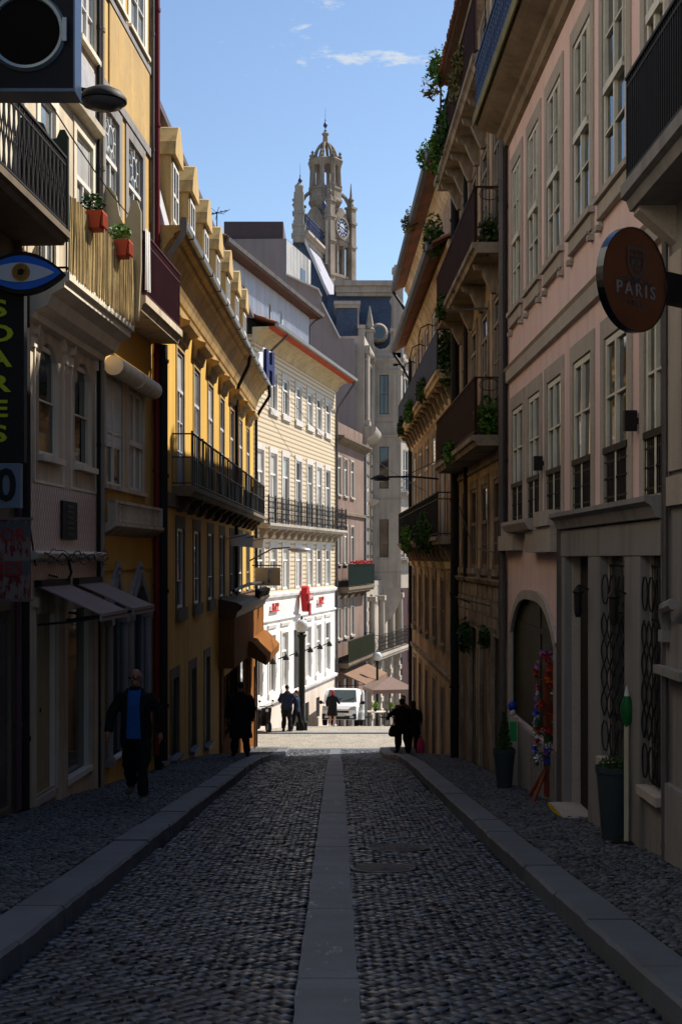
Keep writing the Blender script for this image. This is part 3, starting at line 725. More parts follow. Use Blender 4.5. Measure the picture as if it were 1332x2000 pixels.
# cobra-head lamp hung beside that sign
s = empty('hanging_street_lamp', (-2.30, 12.6, 4.50), 0, 'dark saucer street lamp hanging beside the navy ring sign', 'street lamp', 'street lamps on wall brackets')
MB().lathe([(.03, .14), (.10, .125), (.19, .08), (.235, .02), (.235, -.01), (.225, -.015)], seg=24).obj('lamp_shade', iron, s, (0,0,0), 50)
MB().lathe([(.215, -.012), (.19, -.05), (.12, -.075), (.02, -.08)], seg=24).obj('lens', lampdark, s, (0,0,0), 50)
MB().tube([(-.1, 0, .10), (-.6, 0, .16), (-1.3, .0, .18), (-1.52, 0, .18)], .022, 8).obj('arm', iron, s)

# ---- cream house with arched windows (L1) and narrow ochre house with moorish arches (L2)
F1 = Fac((-3.85, 15.8), (-3.85+.062*3.7, 19.5), side_z(18))
F2 = Fac((-3.85+.062*3.7, 19.5), (-3.38, 23.42), side_z(21.5))
r1 = F1.root('arched_window_house', 'cream house with two round-arched windows and a reed-screened balcony', 'building')
S = F1.s
ax = [(S(77), S(115)), (S(147), S(180))]
up_w = [(S(78), S(108), 3.6, 6.0), (S(149), S(181), 3.6, 6.1)]
top_w = [(S(80), S(112), 7.5, 9.5), (S(158), S(187), 7.5, 9.5)]
door_ = (S(66), S(108), -3.05, -.72); shop_ = (S(128), S(174), -3.13, -.72)
holes = [(a, b, 1.33, 2.82, 'round', .42) for a, b in ax]+up_w+top_w+[door_, shop_]
wall(r1, F1, 0, F1.L, -4.2, 10.8, holes, .28, [cream, cream_white])
for a, b in ax:
    window(r1, F1, a, b, 1.33, 2.78, .3, cream_white, glass, 1, (1, 1), .07)
    part(MB().bo(a-.06, b+.06, 0, .09, 1.25, 1.33), 'window_sill', cream_white, r1, F1)
    mb = MB(); c = (a+b)/2; n = 14   # raised hood with shoulders
    pts_ = [(c+(b-a)*.72*(-1+2*k/n), 2.72+.42*max(0, 1-abs(-1+2*k/n)**2)**.6+.05*abs(-1+2*k/n)) for k in range(n+1)]
    for k in range(n): mb.bar((pts_[k][0], -.03, pts_[k][1]+.06), (pts_[k+1][0], -.03, pts_[k+1][1]+.06), .06, .05)
    mb.bo(a-.34, a-.22, 0, .045, 2.66, 2.78).bo(b+.22, b+.34, 0, .045, 2.66, 2.78)
    part(mb, 'hood_mould', cream_white, r1, F1)
    mb = MB(); mb.bo(a-.24, a-.20, 0, .02, 1.0, 2.7).bo(b+.20, b+.24, 0, .02, 1.0, 2.7).bo(a-.24, b+.24, 0, .02, .96, 1.0); part(mb, 'panel_mould', cream_white, r1, F1)
part(MB().bo(.02, F1.L-.28, .003, .022, -.28, .94), 'tile_field', net, r1, F1)
part(MB().prof([(0, 2.96), (.10, 2.98), (.12, 3.06), (.28, 3.12), (.34, 3.26), (.5, 3.34), (.5, 3.4), (0, 3.4)], .0, F1.L-.05), 'cornice', cream_white, r1, F1)
part(MB().prof([(0, -.06), (.16, 0), (.18, .06), (.12, .09), (0, .09)], 0, F1.L-.25), 'string_course', cream_white, r1, F1)
pl = MB(); pl.bo(S(115), S(144), .025, .06, .26, .78); pq = part(pl, 'wall_plaque', black, r1, F1)
for i in range(6): put_text('MEMORIAM', .06, leadpipe, r1, (S(129.5), -.064, .70-i*.075-F1.base), (R(90), 0, 0), .002)
for (a, b, c, e) in up_w:
    window(r1, F1, a, b, c, e, .22, white, glass_pale, 2, (1, 2), .06, transom=.74); surround(r1, F1, a, b, c, e, .14, .04, cream_white)
for (a, b, c, e) in top_w:
    window(r1, F1, a, b, c, e, .22, white, glass_pale, 2, (1, 1, 1), .06, transom=.76); surround(r1, F1, a, b, c, e, .14, .04, cream_white, sill=.08)
part(MB().bo(.05, F1.L-.3, .004, .02, 6.5, 7.25), 'tile_field', greytile, r1, F1)
part(MB().prof([(0, 6.28), (.14, 6.34), (.16, 6.42), (0, 6.44)], 0, F1.L-.22), 'string_course', cream_white, r1, F1)
b1 = balcony(r1, F1, .05, F1.L-.02, 3.54, 4.46, .50, .2, cream_white, iron, .14)
# reed screen: single canes, thinned, tied on the rail
mb = MB(); k = 0; x = .08
while x < F1.L-.05:
    rr = rnd.uniform(.006, .013); t0 = rnd.uniform(-.03, .02); lean = rnd.uniform(-.06, .06)
    y = -.53-rnd.uniform(0, .03); mb.tube([(x, y, 3.50+rnd.uniform(0, .04)), (x+lean*.5, y-.008, 4.0), (x+lean, y, 4.50+t0)], rr, 5, cap=False); x += rnd.uniform(.012, .024)
o = part(mb, 'reed_screen', reed, r1, F1, parent=b1); o['kind'] = 'stuff'
mb = MB()   # door leaves with raised panels
for q in range(2):
    a = door_[0]+.03+q*(door_[1]-door_[0]-.06)/2; b = a+(door_[1]-door_[0]-.06)/2-.01
    mb.bo(a, b, -.24, -.20, door_[2], door_[3])
    for z0, z1 in ((-2.9, -2.45), (-2.38, -2.2), (-2.1, -1.5), (-1.42, -1.25), (-1.15, -.85)): mb.bo(a+.07, b-.07, -.20, -.165, z0, z1); mb.bo(a+.11, b-.11, -.165, -.15, z0+.04, z1-.04)
d_ = part(mb, 'door', doorpaint, r1, F1)
part(MB().bo((door_[0]+door_[1])/2-.06, (door_[0]+door_[1])/2-.03, -.15, -.11, -2.0, -1.94), 'door_handle', iron, r1, F1)
part(MB().bo(shop_[0], shop_[1], -.26, -.24, -3.05, -.72), 'shop_window', glass, r1, F1)
part(MB().bo(shop_[0]-.02, shop_[1]+.02, -.2, .06, -3.13, -3.05), 'window_sill', white, r1, F1)
part(MB().bo(door_[0], door_[1], -.1, .05, -3.15, -3.05), 'doorstep', granite, r1, F1)
mb = MB()
for a, b in ((S(61), door_[0]), (door_[1], shop_[0]), (shop_[1], F1.L-.12)): mb.bo(a+.03, b-.03, .0, .05, -3.6, -.55); mb.bo(a, b, .0, .08, -.62, -.5)
part(mb, 'pilaster', cream, r1, F1)
mb = MB()  # loose cables and festoon fittings along the string course
for j in range(4):
    q = [(.1+k*(F1.L-.4)/24, -.2-rnd.uniform(0, .03), .05+rnd.uniform(-.03, .03)+.05*math.sin(k*.35*(1+j*.4)+j*2)-.03*j) for k in range(25)]; mb.tube(q, rnd.uniform(.005, .012), 5)
mb.tube([(S(122), -.08, .0), (S(123), -.12, -.2), (S(120), -.1, -.3)], .02, 6); mb.tube([(S(85), -.08, -.22), (S(98), -.1, -.25)], .015, 6)
mb.tube([(.03, -.05, 2.9), (.05, -.05, 1.2), (.02, -.06, .4), (.06, -.12, -.1)], .012, 5)
part(mb, 'cable', iron, r1, F1)
pipe(r1, F1, F1.L-.10, -3.5, 10.8, .07, .045, mat('beige_pipe', (.30, .25, .19), .6)); pipe(r1, F1, F1.L-.21, -3.5, 10.8, .05, .03, iron)
mb = MB()    # scalloped plaster divider between the two balconies
mb.prism([(-.02, 3.6), (-.62, 3.6), (-.66, 4.4), (-.66, 5.25), (-.60, 5.42), (-.52, 5.44), (-.46, 5.2), (-.40, 5.06), (-.33, 5.2), (-.28, 5.5), (-.2, 5.62), (-.08, 5.64), (-.02, 5.5)], F1.L-.06, F1.L-.0, 'x')
part(mb, 'balcony_divider', mat('buff_panel', (.40, .34, .22), .8), r1, F1)
# two awnings
for i, (a, b, lab) in enumerate(((16.2, 17.58, 'taupe shop awning nearer the camera, over the cream panelled door'), (18.02, 19.4, 'taupe shop awning farther down, over the dark shop window'))):
    sa, sb = F1.sd(a), F1.sd(b); w0 = F1.W(sa, 0, -.75)
    aw = empty('shop_awning', w0, F1.rz, lab, 'awning', 'pair of taupe awnings')
    L_ = sb-sa; mb = MB(); n = 6
    mb.prism([(-.03, .41), (-.42, .24), (-.84, .05), (-.84, .035), (-.42, .222), (-.03, .39)], 0, L_, 'x'); mb.obj('canopy', awncloth, aw)
    MB().prism([(-.84, .055), (-.875, .05), (-.875, -.05), (-.84, -.05)], -.01, L_+.01, 'x').obj('valance', awncloth, aw)
    mb = MB(); mb.tube([(0, -.86, .0), (L_, -.86, .0)], .02); 
    for q in (.08, L_-.08): mb.bar((q, -.02, -.1), (q, -.45, -.06), .03); mb.bar((q, -.45, -.06), (q, -.85, .0), .03)
    mb.box(0, L_, -.09, 0, .38, .47); mb.obj('awning_frame', iron, aw)
r2 = F2.root('moorish_arch_house', 'narrow ochre house with two onion-arched openings and roller blind boxes', 'building')
S = F2.s
arc = [(S(208), S(238)), (S(250), S(284))]
w2 = [(S(207), S(240), 1.15, 2.84), (S(252), S(279), 1.15, 2.84)]
u2 = [(S(205), S(232), 4.2, 7.02), (S(250), S(278), 4.2, 7.05)]
t2_ = [(S(208), S(238), 8.95, 10.2), (S(254), S(282), 8.95, 10.2)]
holes = [(a, b, -3.15, -.35, 'ogee', .62) for a, b in arc]+w2+u2+t2_
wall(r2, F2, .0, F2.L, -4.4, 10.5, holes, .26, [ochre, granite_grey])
for a, b in arc:
    part(MB().bo(a-.02, b+.02, -.27, -.24, -3.15, -.3), 'shop_window', glass, r2, F2)
    mb = MB(); n = 16; c = (a+b)/2; hw = (b-a)/2
    for sg, oo in ((1.0, .10), (1.22, .06)):
        pr = [(c+hw*sg*(-1+2*k/n), -.97+.62*sg*min(1.15, arch(k/n, 'ogee'))) for k in range(n+1)]
        for k in range(n): mb.bar((pr[k][0], -oo/2, pr[k][1]), (pr[k+1][0], -oo/2, pr[k+1][1]), .09, oo)
    for x_ in (a, b): mb.tube([(x_, -.05, -3.15), (x_, -.05, -1.0)], .065, 10); mb.bo(x_-.1, x_+.1, 0, .12, -1.05, -.93); mb.bo(x_-.1, x_+.1, 0, .12, -3.25, -3.12)
    mb.lathe([(.07, 0), (.045, .05), (.075, .10), (.05, .16), (.015, .2)], (c, -.06, -.25), 10)
    part(mb, 'moorish_arch', granite_grey, r2, F2, 40)
    part(MB().bo(a-.08, b+.08, -.2, .1, -3.19, -3.15), 'window_sill', white, r2, F2)
part(MB().bo(.1, F2.L-.1, .003, .03, -.2, .34), 'painted_panel', mat('yellow_panel', (.55, .30, .05), .8), r2, F2)
part(MB().bo(.15, F2.L-.35, .003, .03, 3.25, 3.85), 'painted_panel', mat('yellow_panel', (.55, .30, .05), .8), r2, F2)
part(MB().prof([(0, .36), (.16, .44), (.24, .5), (.24, .55), (0, .55)], .1, F2.L-.06), 'ledge', cream, r2, F2)
mb = MB(); x = .28
while x < F2.L-.35: mb.lathe([(.03, 0), (.045, .03), (.03, .07), (.05, .15), (.03, .24), (.045, .27), (.03, .3)], (x, -.17, .55), 8); x += .15
bl = part(mb, 'baluster', cream, r2, F2, 40); part(MB().bo(.15, F2.L-.15, .11, .22, .85, .9).bo(.15, .26, .1, .23, .55, .9).bo(F2.L-.26, F2.L-.15, .1, .23, .55, .9), 'handrail', cream, r2, F2)
for q, (a, b, c, e) in enumerate(w2):
    window(r2, F2, a, b, c, e, .2, cream_white, glass_pale if q else glass, 2, (1, 1), .055, sash=q == 1, transom=None)
    surround(r2, F2, a, b, c, e, .15, .035, cream, sill=.07)
    mb = MB(); mb.tube([(a-.14, -.16, e+.14), (b+.2, -.16, e+.14)], .155, 14); part(mb, 'blind_box', cream_white, r2, F2, 40)
a, b, c, e = w2[0]; mb = MB()
for k in range(24): z = e-k*.045; mb.prof([(-.10, z), (-.075, z-.022), (-.10, z-.044)], a+.03, b-.03)
part(mb, 'roller_blind', white, r2, F2)
for (a, b, c, e) in u2:
    window(r2, F2, a, b, c, e, .24, white, glass_pale, 2, (1, 1, 1), .055, transom=.74); surround(r2, F2, a, b, c, e, .2, .05, granite_grey)
    mb = MB(); cc = (a+b)/2; zz = c+(e-c)*.87
    for k in range(16): t0, t1 = k*math.pi/8, (k+1)*math.pi/8; mb.bar((cc+.17*math.cos(t0), .02, zz+.2*math.sin(t0)), (cc+.17*math.cos(t1), .02, zz+.2*math.sin(t1)), .022)
    for k in range(8): t0 = k*math.pi/4; mb.bar((cc+.17*math.cos(t0), .02, zz+.2*math.sin(t0)), (cc+.3*math.cos(t0), .02, zz+.34*math.sin(t0)), .022)
    part(mb, 'fanlight_tracery', white, r2, F2)
for (a, b, c, e) in t2_: window(r2, F2, a, b, c, e, .12, white, glass_pale, 2, (1, 1), .06); surround(r2, F2, a, b, c, e, .18, .05, cream_white, sill=.06)
part(MB().bo(S(212), S(290), .003, .025, 7.42, 8.72), 'painted_panel', mat('bright_ochre', (.56, .37, .14), .85, (.38, .26, .12), 1.0, 1, .3, .3), r2, F2)
mb = MB(); mb.bo(.12, F2.L-.1, 0, .04, 8.74, 8.86).bo(.12, F2.L-.1, 0, .04, 7.25, 7.40); part(mb, 'string_course', granite_grey, r2, F2)
part(MB().bo(.3, F2.L-.2, .003, .012, 1.0, 3.2), 'stone_field', cream, r2, F2) if False else None
b2 = balcony(r2, F2, .72, F2.L-.02, 4.15, 5.16, .52, .24, cream, mat('maroon_iron', (.065, .012, .02), .6), .09, None, 0, mid=.86)
mb = MB(); x = .78
while x < F2.L-.06: mb.bar((x, -.50, 4.2), (x+.07, -.50, 5.02), .01); mb.bar((x+.07, -.50, 4.2), (x, -.50, 5.02), .01); x += .09
for k in range(7): t = 4.24+k*.12; mb.bar((.76, -.50, t), (F2.L-.06, -.50, t), .008)
part(mb, 'lattice_screen', MATS['maroon_iron'], r2, F2, parent=b2)
pipe(r2, F2, F2.L-.05, -3.6, 10.6, .10, .06, redpipe); pipe(r2, F2, F2.L-.2, 4.3, 10.5, .06, .03, leadpipe)
pipe(r2, F2, F2.L+.02, -3.7, 3.9, .20, .09, iron, 'downpipe')
# draped white cloth on the red balcony
mb = MB(); n = 10
for k in range(n):
    for j in range(6):
        xa, xb = .70+k*.03, .70+(k+1)*.03; za, zb = 5.2-j*.16, 5.2-(j+1)*.16; f_ = lambda x, z: -.57-.015*math.sin(x*40)*(5.3-z)
        mb.poly([(xa, f_(xa, za), za), (xb, f_(xb, za), za), (xb, f_(xb, zb), zb), (xa, f_(xa, zb), zb)])
o = mb.obj('hung_cloth', cloth_white, None, (F2.a.x, F2.a.y, 0)); o.rotation_euler = (0, 0, F2.rz)
sol = o.modifiers.new('s', 'SOLIDIFY'); sol.thickness = .006
tag(o, 'white cloth draped over the near end of the maroon lattice balcony', 'cloth')
# flower boxes on the reed balcony rail
for i, (sx_, lab) in enumerate(((1.02, 'red trough of dark leaves hung on the reed balcony, the nearer one'), (2.55, 'red trough of bright green leaves hung at the far end of the reed balcony'))):
    w0 = F1.W(sx_, .60, 4.30); t = empty('flower_trough', w0, F1.rz, lab, 'planter', 'red plant troughs on the balcony rail')
    mb = MB(); mb.prism([(-.11, 0), (.11, 0), (.14, .2), (.155, .2), (.155, .23), (-.155, .23), (-.155, .2), (-.14, .2)], -.14, .14, 'x')
    for k in range(6): mb.box(-.12+k*.045, -.10+k*.045, -.16, -.13, .03, .19)
    mb.obj('trough', terracotta, t); leaves(MB(), (0, 0, .34), .2, .16, .15, 170, .09).obj('foliage', leaf_dark if i == 0 else leaf, t)

# ---- mustard dormer house
F3 = Fac((-3.35, 23.5), (-2.95, 45.5), side_z(34))
r3 = F3.root('mustard_dormer_house', 'long mustard yellow house with a row of gabled dormers and a black iron balcony', 'building')
q3 = F3.sd; N7 = [26.9+2.7*k for k in range(7)]; hw = .53
w_up = [(q3(d)-hw, q3(d)+hw, 1.55, 4.35) for d in N7]; w_lo = [(q3(d)-hw, q3(d)+hw, -1.05, .62) for d in N7]
gd_ = [(q3(24.45)-.42, q3(24.45)+.42, -3.9, -1.15), (q3(26.1)-.5, q3(26.1)+.5, -4.1, -2.45), (q3(28.9)-.5, q3(28.9)+.5, -4.35, -2.5), (q3(31.6)-.5, q3(31.6)+.5, -4.65, -2.45)]
shopw = [(q3(35), q3(38.4), -5.1, -3.3), (q3(39.2), q3(43.6), -5.6, -3.3)]
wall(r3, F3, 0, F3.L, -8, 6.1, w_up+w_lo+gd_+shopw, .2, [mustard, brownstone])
for (a, b, c, e) in w_up:
    window(r3, F3, a, b, c, e, .2, mat('lilac_white', (.50, .50, .56), .6), glass_pale, 2, (1, 1, 1), .07, transom=.7)
    surround(r3, F3, a, b, c, e, .13, .05, mustard_trim)
    part(MB().prof([(0, e+.14), (.08, e+.18), (.12, e+.36), (.30, e+.42), (.32, e+.50), (.06, e+.58), (0, e+.58)], a-.25, b+.25), 'pediment', mustard_trim, r3, F3)
for (a, b, c, e) in w_lo: window(r3, F3, a, b, c, e, .2, white, glass, 1, (1, 2), .06, sash=False); surround(r3, F3, a, b, c, e, .16, .04, brownstone, head=.26, sill=.26)
for i, (a, b, c, e) in enumerate(gd_):
    surround(r3, F3, a, b, c, e, .16, .04, brownstone, head=.22)
    mb = MB(); mb.bo(a, b, -.22, -.18, c, e); mb.bo(a+.08, (a+b)/2-.03, -.18, -.16, c+.2, e-.15); mb.bo((a+b)/2+.03, b-.08, -.18, -.16, c+.2, e-.15); part(mb, 'door', darkdoor, r3, F3)
    part(MB().bo(a-.05, b+.05, -.15, .12, c-.02, c+.06), 'doorstep', strip_m, r3, F3)
part(MB().prof([(0, 1.0), (.06, 1.02), (.08, 1.28), (0, 1.3)], 0, F3.L), 'string_course', brownstone, r3, F3)
part(MB().prof([(0, 5.02), (.05, 5.05), (.06, 5.2), (0, 5.22)], 0, F3.L), 'string_course', mustard_trim, r3, F3)
cor = [(0, 5.28), (.06, 5.3), (.10, 5.42), (.14, 5.5), (.20, 5.68), (.30, 5.84), (.36, 5.88), (.38, 5.96), (.48, 6.0), (.50, 6.1), (0, 6.1)]
part(MB().prof(cor, -.05, F3.L+.15), 'cornice', mustard_trim, r3, F3)
part(MB().prof([(.46, 6.10), (.58, 6.10), (.60, 6.2), (.57, 6.2), (.56, 6.13), (.47, 6.13)], -.06, F3.L+.2), 'gutter', zinc, r3, F3)
mb = MB(); x = 1.0
while x < F3.L: mb.bo(x, x+.014, .46, .603, 6.085, 6.2); x += 1.6
mb.prof([(.2, 5.3), (.62, 5.95), (.62, 6.22), (.5, 6.22), (.5, 5.95), (.1, 5.3)], -.14, -.07)
part(mb, 'gutter_bracket', leadpipe, r3, F3)
part(MB().prism([(0, 6.1), (-.2, 6.1), (.40, 8.50), (7, 8.9), (7, 6.1)], 0, F3.L, 'x'), 'mansard_roof', mat('pale_roof_sheet', (.45, .44, .46), .6, (.3, .3, .32), .8, .6, .4), r3, F3)
part(MB().prism([(.0, 8.52), (.0, 8.66), (.5, 8.84), (7, 9.2), (7, 8.9), (.45, 8.58)], -.05, F3.L, 'x'), 'roof_edge', clad, r3, F3)
# the seven dormers share meshes
DX = [q3(25.0+2.5*k) for k in range(7)]
mb = MB()
mb.prism([(-.46, 6.12), (-.46, 7.75), (-.38, 7.75), (-.38, 6.12)], -.16, .7, 'y'); mb.prism([(.46, 6.12), (.46, 7.75), (.38, 7.75), (.38, 6.12)], -.16, .7, 'y')
mb.box(-.38, .38, .0, .7, 6.12, 6.5); mb.box(-.38, .38, -.1, .7, 7.62, 7.75)
dm_body = mb.mesh('dormer', mat('dormer_yellow', (.56, .39, .16), .75, (.36, .25, .11), 1.2, .8, .6, .15))
mb = MB(); mb.prism([(-.56, 7.72), (-.56, 7.80), (-.50, 7.98), (-.2, 8.34), (0, 8.42), (.2, 8.34), (.50, 7.98), (.56, 7.80), (.56, 7.72)], -.26, .9, 'y'); dm_roof = mb.mesh('dormer_roof', MATS['dormer_yellow'])
mb = MB(); mb.box(-.38, -.31, -.19, -.12, 6.5, 7.62); mb.box(.31, .38, -.19, -.12, 6.5, 7.62); mb.box(-.31, .31, -.19, -.12, 6.5, 6.56); mb.box(-.31, .31, -.19, -.12, 7.56, 7.62); mb.box(-.03, .03, -.19, -.12, 6.56, 7.56); mb.box(-.31, .31, -.19, -.12, 7.0, 7.06); dm_win = mb.mesh('dormer_window', white)
dm_gl = MB().box(-.31, .31, -.17, -.14, 6.56, 7.56).mesh('pane', glass)
for x in DX:
    o = link('dormer', dm_body, r3, (x, .0, -F3.base)); link('dormer_roof', dm_roof, o); w_ = link('dormer_window', dm_win, o); link('dormer_pane', dm_gl, o)
b3 = balcony(r3, F3, q3(25.7), q3(45.0), 1.45, 2.5, .42, .2, brownstone, iron, .3, None, 12, r=.018, mid=.55, bm_=brownstone, bdrop=.3)
mb = MB(); x = q3(25.9)
while x < q3(44.8):
    if rnd.random() < .86: mb.bo(x, x+.95, .36, .37, 1.5, 2.02)
    x += 1.15
part(mb, 'dark_infill_panel', iron, r3, F3, parent=b3)
mb = MB(); x = q3(25.74)
while x < q3(45): mb.tube([(x, -.40, 1.45), (x, -.40, 2.56)], .022, 6); x += 1.75
part(mb, 'railing_post', leadpipe, r3, F3, parent=b3)
mb = MB(); s_ = q3(38.2); mb.tube([(s_, -.5, 6.05), (s_, -.45, 5.75), (s_, -.16, 5.15), (s_, -.09, 4.9), (s_, -.09, -7)], .055, 8)
s_ = F3.L-.08; mb.tube([(s_, -.55, 6.1), (s_+.1, -.55, 5.75), (s_+.1, -.2, 5.2), (s_, -.09, 4.9), (s_, -.09, -7)], .055, 8)
part(mb, 'downpipe', iron, r3, F3, 40)
mb = MB(); mb.tube([(0.1, -.06, -7), (.1, -.06, 4)], .07, 8); part(mb, 'downpipe', iron, r3, F3, 40)
for (a, b, c, e) in shopw:
    part(MB().bo(a, b, -.2, -.18, c, e), 'shop_window', glass, r3, F3)
    mb = MB(); n = 3
    for k in range(n+1): x = a+(b-a)*k/n; mb.bo(x-.05, x+.05, -.18, -.08, c, e)
    part(mb, 'shopfront_mullion', orangewood, r3, F3)
part(MB().bo(q3(34.4), F3.L-.02, .003, .08, -8, -5.0), 'shopfront_plinth', orangewood, r3, F3)
part(MB().bo(q3(34.4), q3(35)-.02, .003, .06, -5.0, -1.2).bo(q3(38.4)+.02, q3(39.2)-.02, .003, .06, -5.0, -2.9).bo(q3(43.6)+.02, F3.L-.05, .003, .06, -5.0, -2.9), 'shopfront_pilaster', orangewood, r3, F3)
sg = empty('wooden_shop_fascia', F3.W(q3(34.2), 0, -2.95), F3.rz, 'orange brown timber fascia box with stepped cornice projecting over the shopfront', 'shop front')
L_ = q3(44.6)-q3(34.2)
MB().box(0, L_, -.42, 0, 0, 1.35).obj('fascia_box', orangewood, sg)
MB().prism([(0, 1.35), (-.46, 1.35), (-.50, 1.5), (-.62, 1.6), (-.64, 1.68), (-.5, 1.76), (0, 1.86)], -.06, L_+.06, 'x').obj('cornice', wood, sg)
MB().prism([(-.42, .0), (-.95, -.28), (-.97, -.02), (-.90, .05), (-.55, .42), (-.42, .45)], L_*.42, L_+.05, 'x').obj('canopy_box', orangewood, sg)
mb = MB()
for k in range(6): mb.prism([(-.5, 1.68), (-.64, 1.68), (-.7, 1.9), (-.5, 2.0)], L_*.55+k*.8, L_*.55+k*.8+.12, 'x')
mb.tube([(L_*.1, -.3, 2.05), (L_*.5, -.35, 2.15), (L_, -.4, 2.1)], .05); mb.obj('bracket', iron, sg)
# small white flags on a line, projecting
for i, (px, d) in enumerate(((449, 36.5), (466, 39), (488, 43))):
    o = empty('small_flag', F3.W(q3(d), 0, .55), F3.rz, 'small white pennant on the mustard wall, %s' % ('nearest of the three', 'middle one of the three', 'farthest of the three')[i], 'flag', 'white pennants below the iron balcony')
    MB().bar((0, 0, 0), (0, -.6, .12), .02).obj('pole', iron, o); MB().prism([(-.05, .08), (-.55, .15), (-.5, -.22), (-.1, -.2)], -.006, .006, 'x').obj('cloth', cloth_white, o)
# wall lamp reaching over the street from the far corner
o = empty('wall_street_lamp', F3.W(q3(43.5), 0, -.1), F3.rz, 'grey street lamp on a thin arm from the mustard house corner', 'street lamp', 'street lamps on wall brackets')
MB().tube([(0, 0, 0), (0, -.8, .42), (0, -1.4, .46)], .025).obj('arm', leadpipe, o)
MB().lathe([(.02, .12), (.16, .09), (.30, .02), (.31, 0), (.28, -.02)], (0, -1.72, .38), 16, sy=1.3).obj('lamp_shade', zinc, o, (0,0,0), 50)
MB().lathe([(.27, -.02), (.2, -.08), (.05, -.1)], (0, -1.72, .38), 16, sy=1.3).obj('lens', lampglass, o, (0,0,0), 50)
# ring shaped sign near the corner
o = empty('round_letter_sign', F3.W(q3(44.2), .05, -.95), F3.rz, 'small hanging sign with a round letter beside the ribbed tile house', 'sign')
MB().box(-.04, .04, -.98, -.1, 0, .62).obj('sign_panel', mat('sign_cream', (.50, .46, .36), .6), o); MB().bar((0, 0, .7), (0, -1.0, .7), .04).obj('bracket', iron, o)
put_text('O', .58, mat('ink_blue', (.02, .03, .12), .5), o, (-.05, -.58, .30), (R(90), 0, R(-90)) if False else (R(90), 0, 0), .01, bold=.02)

RS, SO = .55, .8
# ================================================================== ACROSS THE CROSSING, LEFT: ribbed yellow tile house
F4 = Fac((-3.35, 52), (-.07, 67.6), side_z(60)-.05)
r4 = F4.root('ribbed_tile_house', 'four storey house with ribbed yellow tiles above a white ground floor', 'building')
S = F4.s
c7 = [(505+0, 0)]
cx7 = [508, 534, 558, 583, 605, 623, 640]; cw = .55
sc = [S(x) for x in cx7]
rows4 = [(6.36, 7.94, 1), (1.50, 4.5, 0), (-1.37, .45, 0)]
holes = []
for z0, z1, k0 in rows4: holes += [(c-cw, c+cw, z0, z1) for c in sc[k0:]]
bs = [S(x) for x in (505, 531, 556, 602, 621.5, 639.5)]
holes += [(c-cw, c+cw, -5.75, -3.3) for c in bs]; dr = (S(574), S(590)); holes.append((dr[0], dr[1], -8.2, -3.3))
cel = [(S(x)-.4, S(x)+.4, -7.9, -6.9) for x in (600, 621)]; holes += cel
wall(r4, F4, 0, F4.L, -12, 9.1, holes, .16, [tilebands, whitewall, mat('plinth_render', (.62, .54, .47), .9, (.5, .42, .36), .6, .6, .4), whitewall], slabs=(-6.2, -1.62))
frame4 = white
for z0, z1, k0 in rows4:
    for c in sc[k0:]: window(r4, F4, c-cw, c+cw, z0, z1, .16, frame4, glass_pale, 2, (1,), .09, transom=.70, panes=True)
for z0, z1, k0 in rows4:
    for c in sc[k0:]: surround(r4, F4, c-cw, c+cw, z0, z1, .15, .04, mat('grey_white_stone', (.56, .53, .50), .8, (.42, .4, .37), 1, .5, .3, .15), head=.25, sill=.25 if z0 > 5 else None)
for c in bs:
    window(r4, F4, c-cw, c+cw, -5.75, -3.3, .16, white, glass_pale, 2, (1,), .08, transom=.66); surround(r4, F4, c-cw, c+cw, -5.75, -3.3, .12, .05, whitewall, sill=.3)
    part(MB().prof([(0, -3.02), (.05, -3.0), (.09, -2.86), (0, -2.84)], c-cw-.18, c+cw+.18), 'window_hood', whitewall, r4, F4)
for a, b, c, e in cel: part(MB().bo(a, b, -.15, -.12, c, e), 'cellar_grate', iron, r4, F4)
a, b = dr; mb = MB(); mb.bo(a, b, -.15, -.1, -8.2, -3.3); part(mb, 'door', darkdoor, r4, F4)
part(MB().prof([(0, -1.72), (.10, -1.68), (.13, -1.56), (.05, -1.5), (0, -1.5)], 0, F4.L), 'string_course', whitewall, r4, F4)
part(MB().prof([(0, -2.72), (.08, -2.68), (.08, -2.6), (0, -2.58)], 0, F4.L), 'string_course', whitewall, r4, F4)
part(MB().prof([(0, -6.22), (.12, -6.2), (.16, -6.06), (0, -6.0)], 0, F4.L), 'plinth_ledge', whitewall, r4, F4)
balcony(r4, F4, .3, F4.L+.2, 1.45, 2.5, .55, .22, stonelight, iron, .27, 'scroll', 12, r=.022, bm_=stonelight, bdrop=.4)
mb = MB()
for k in range(15): t = .3+(F4.L-.1)*k/14; mb.tube([(t, -.52, 1.4), (t, -.52, 2.6)], .03, 6)
part(mb, 'railing_post', iron, r4, F4)
part(MB().prof([(0, 8.75), (.08, 8.8), (.16, 9.0), (.42, 9.18), (.70, 9.26), (.70, 9.34), (0, 9.34)], -.3, F4.L+.1), 'cornice', mat('eave_cream', (.50, .40, .24), .85, (.34, .26, .15), .7, .7, .4), r4, F4)
part(MB().prof([(.70, 9.24), (.98, 9.27), (.98, 9.36), (.70, 9.34)], -.3, F4.L+.3), 'eave_board', redboard, r4, F4)
part(MB().prof([(.96, 9.32), (1.10, 9.34), (1.14, 9.46), (.96, 9.46)], -.35, F4.L+.35), 'gutter', zinc, r4, F4)
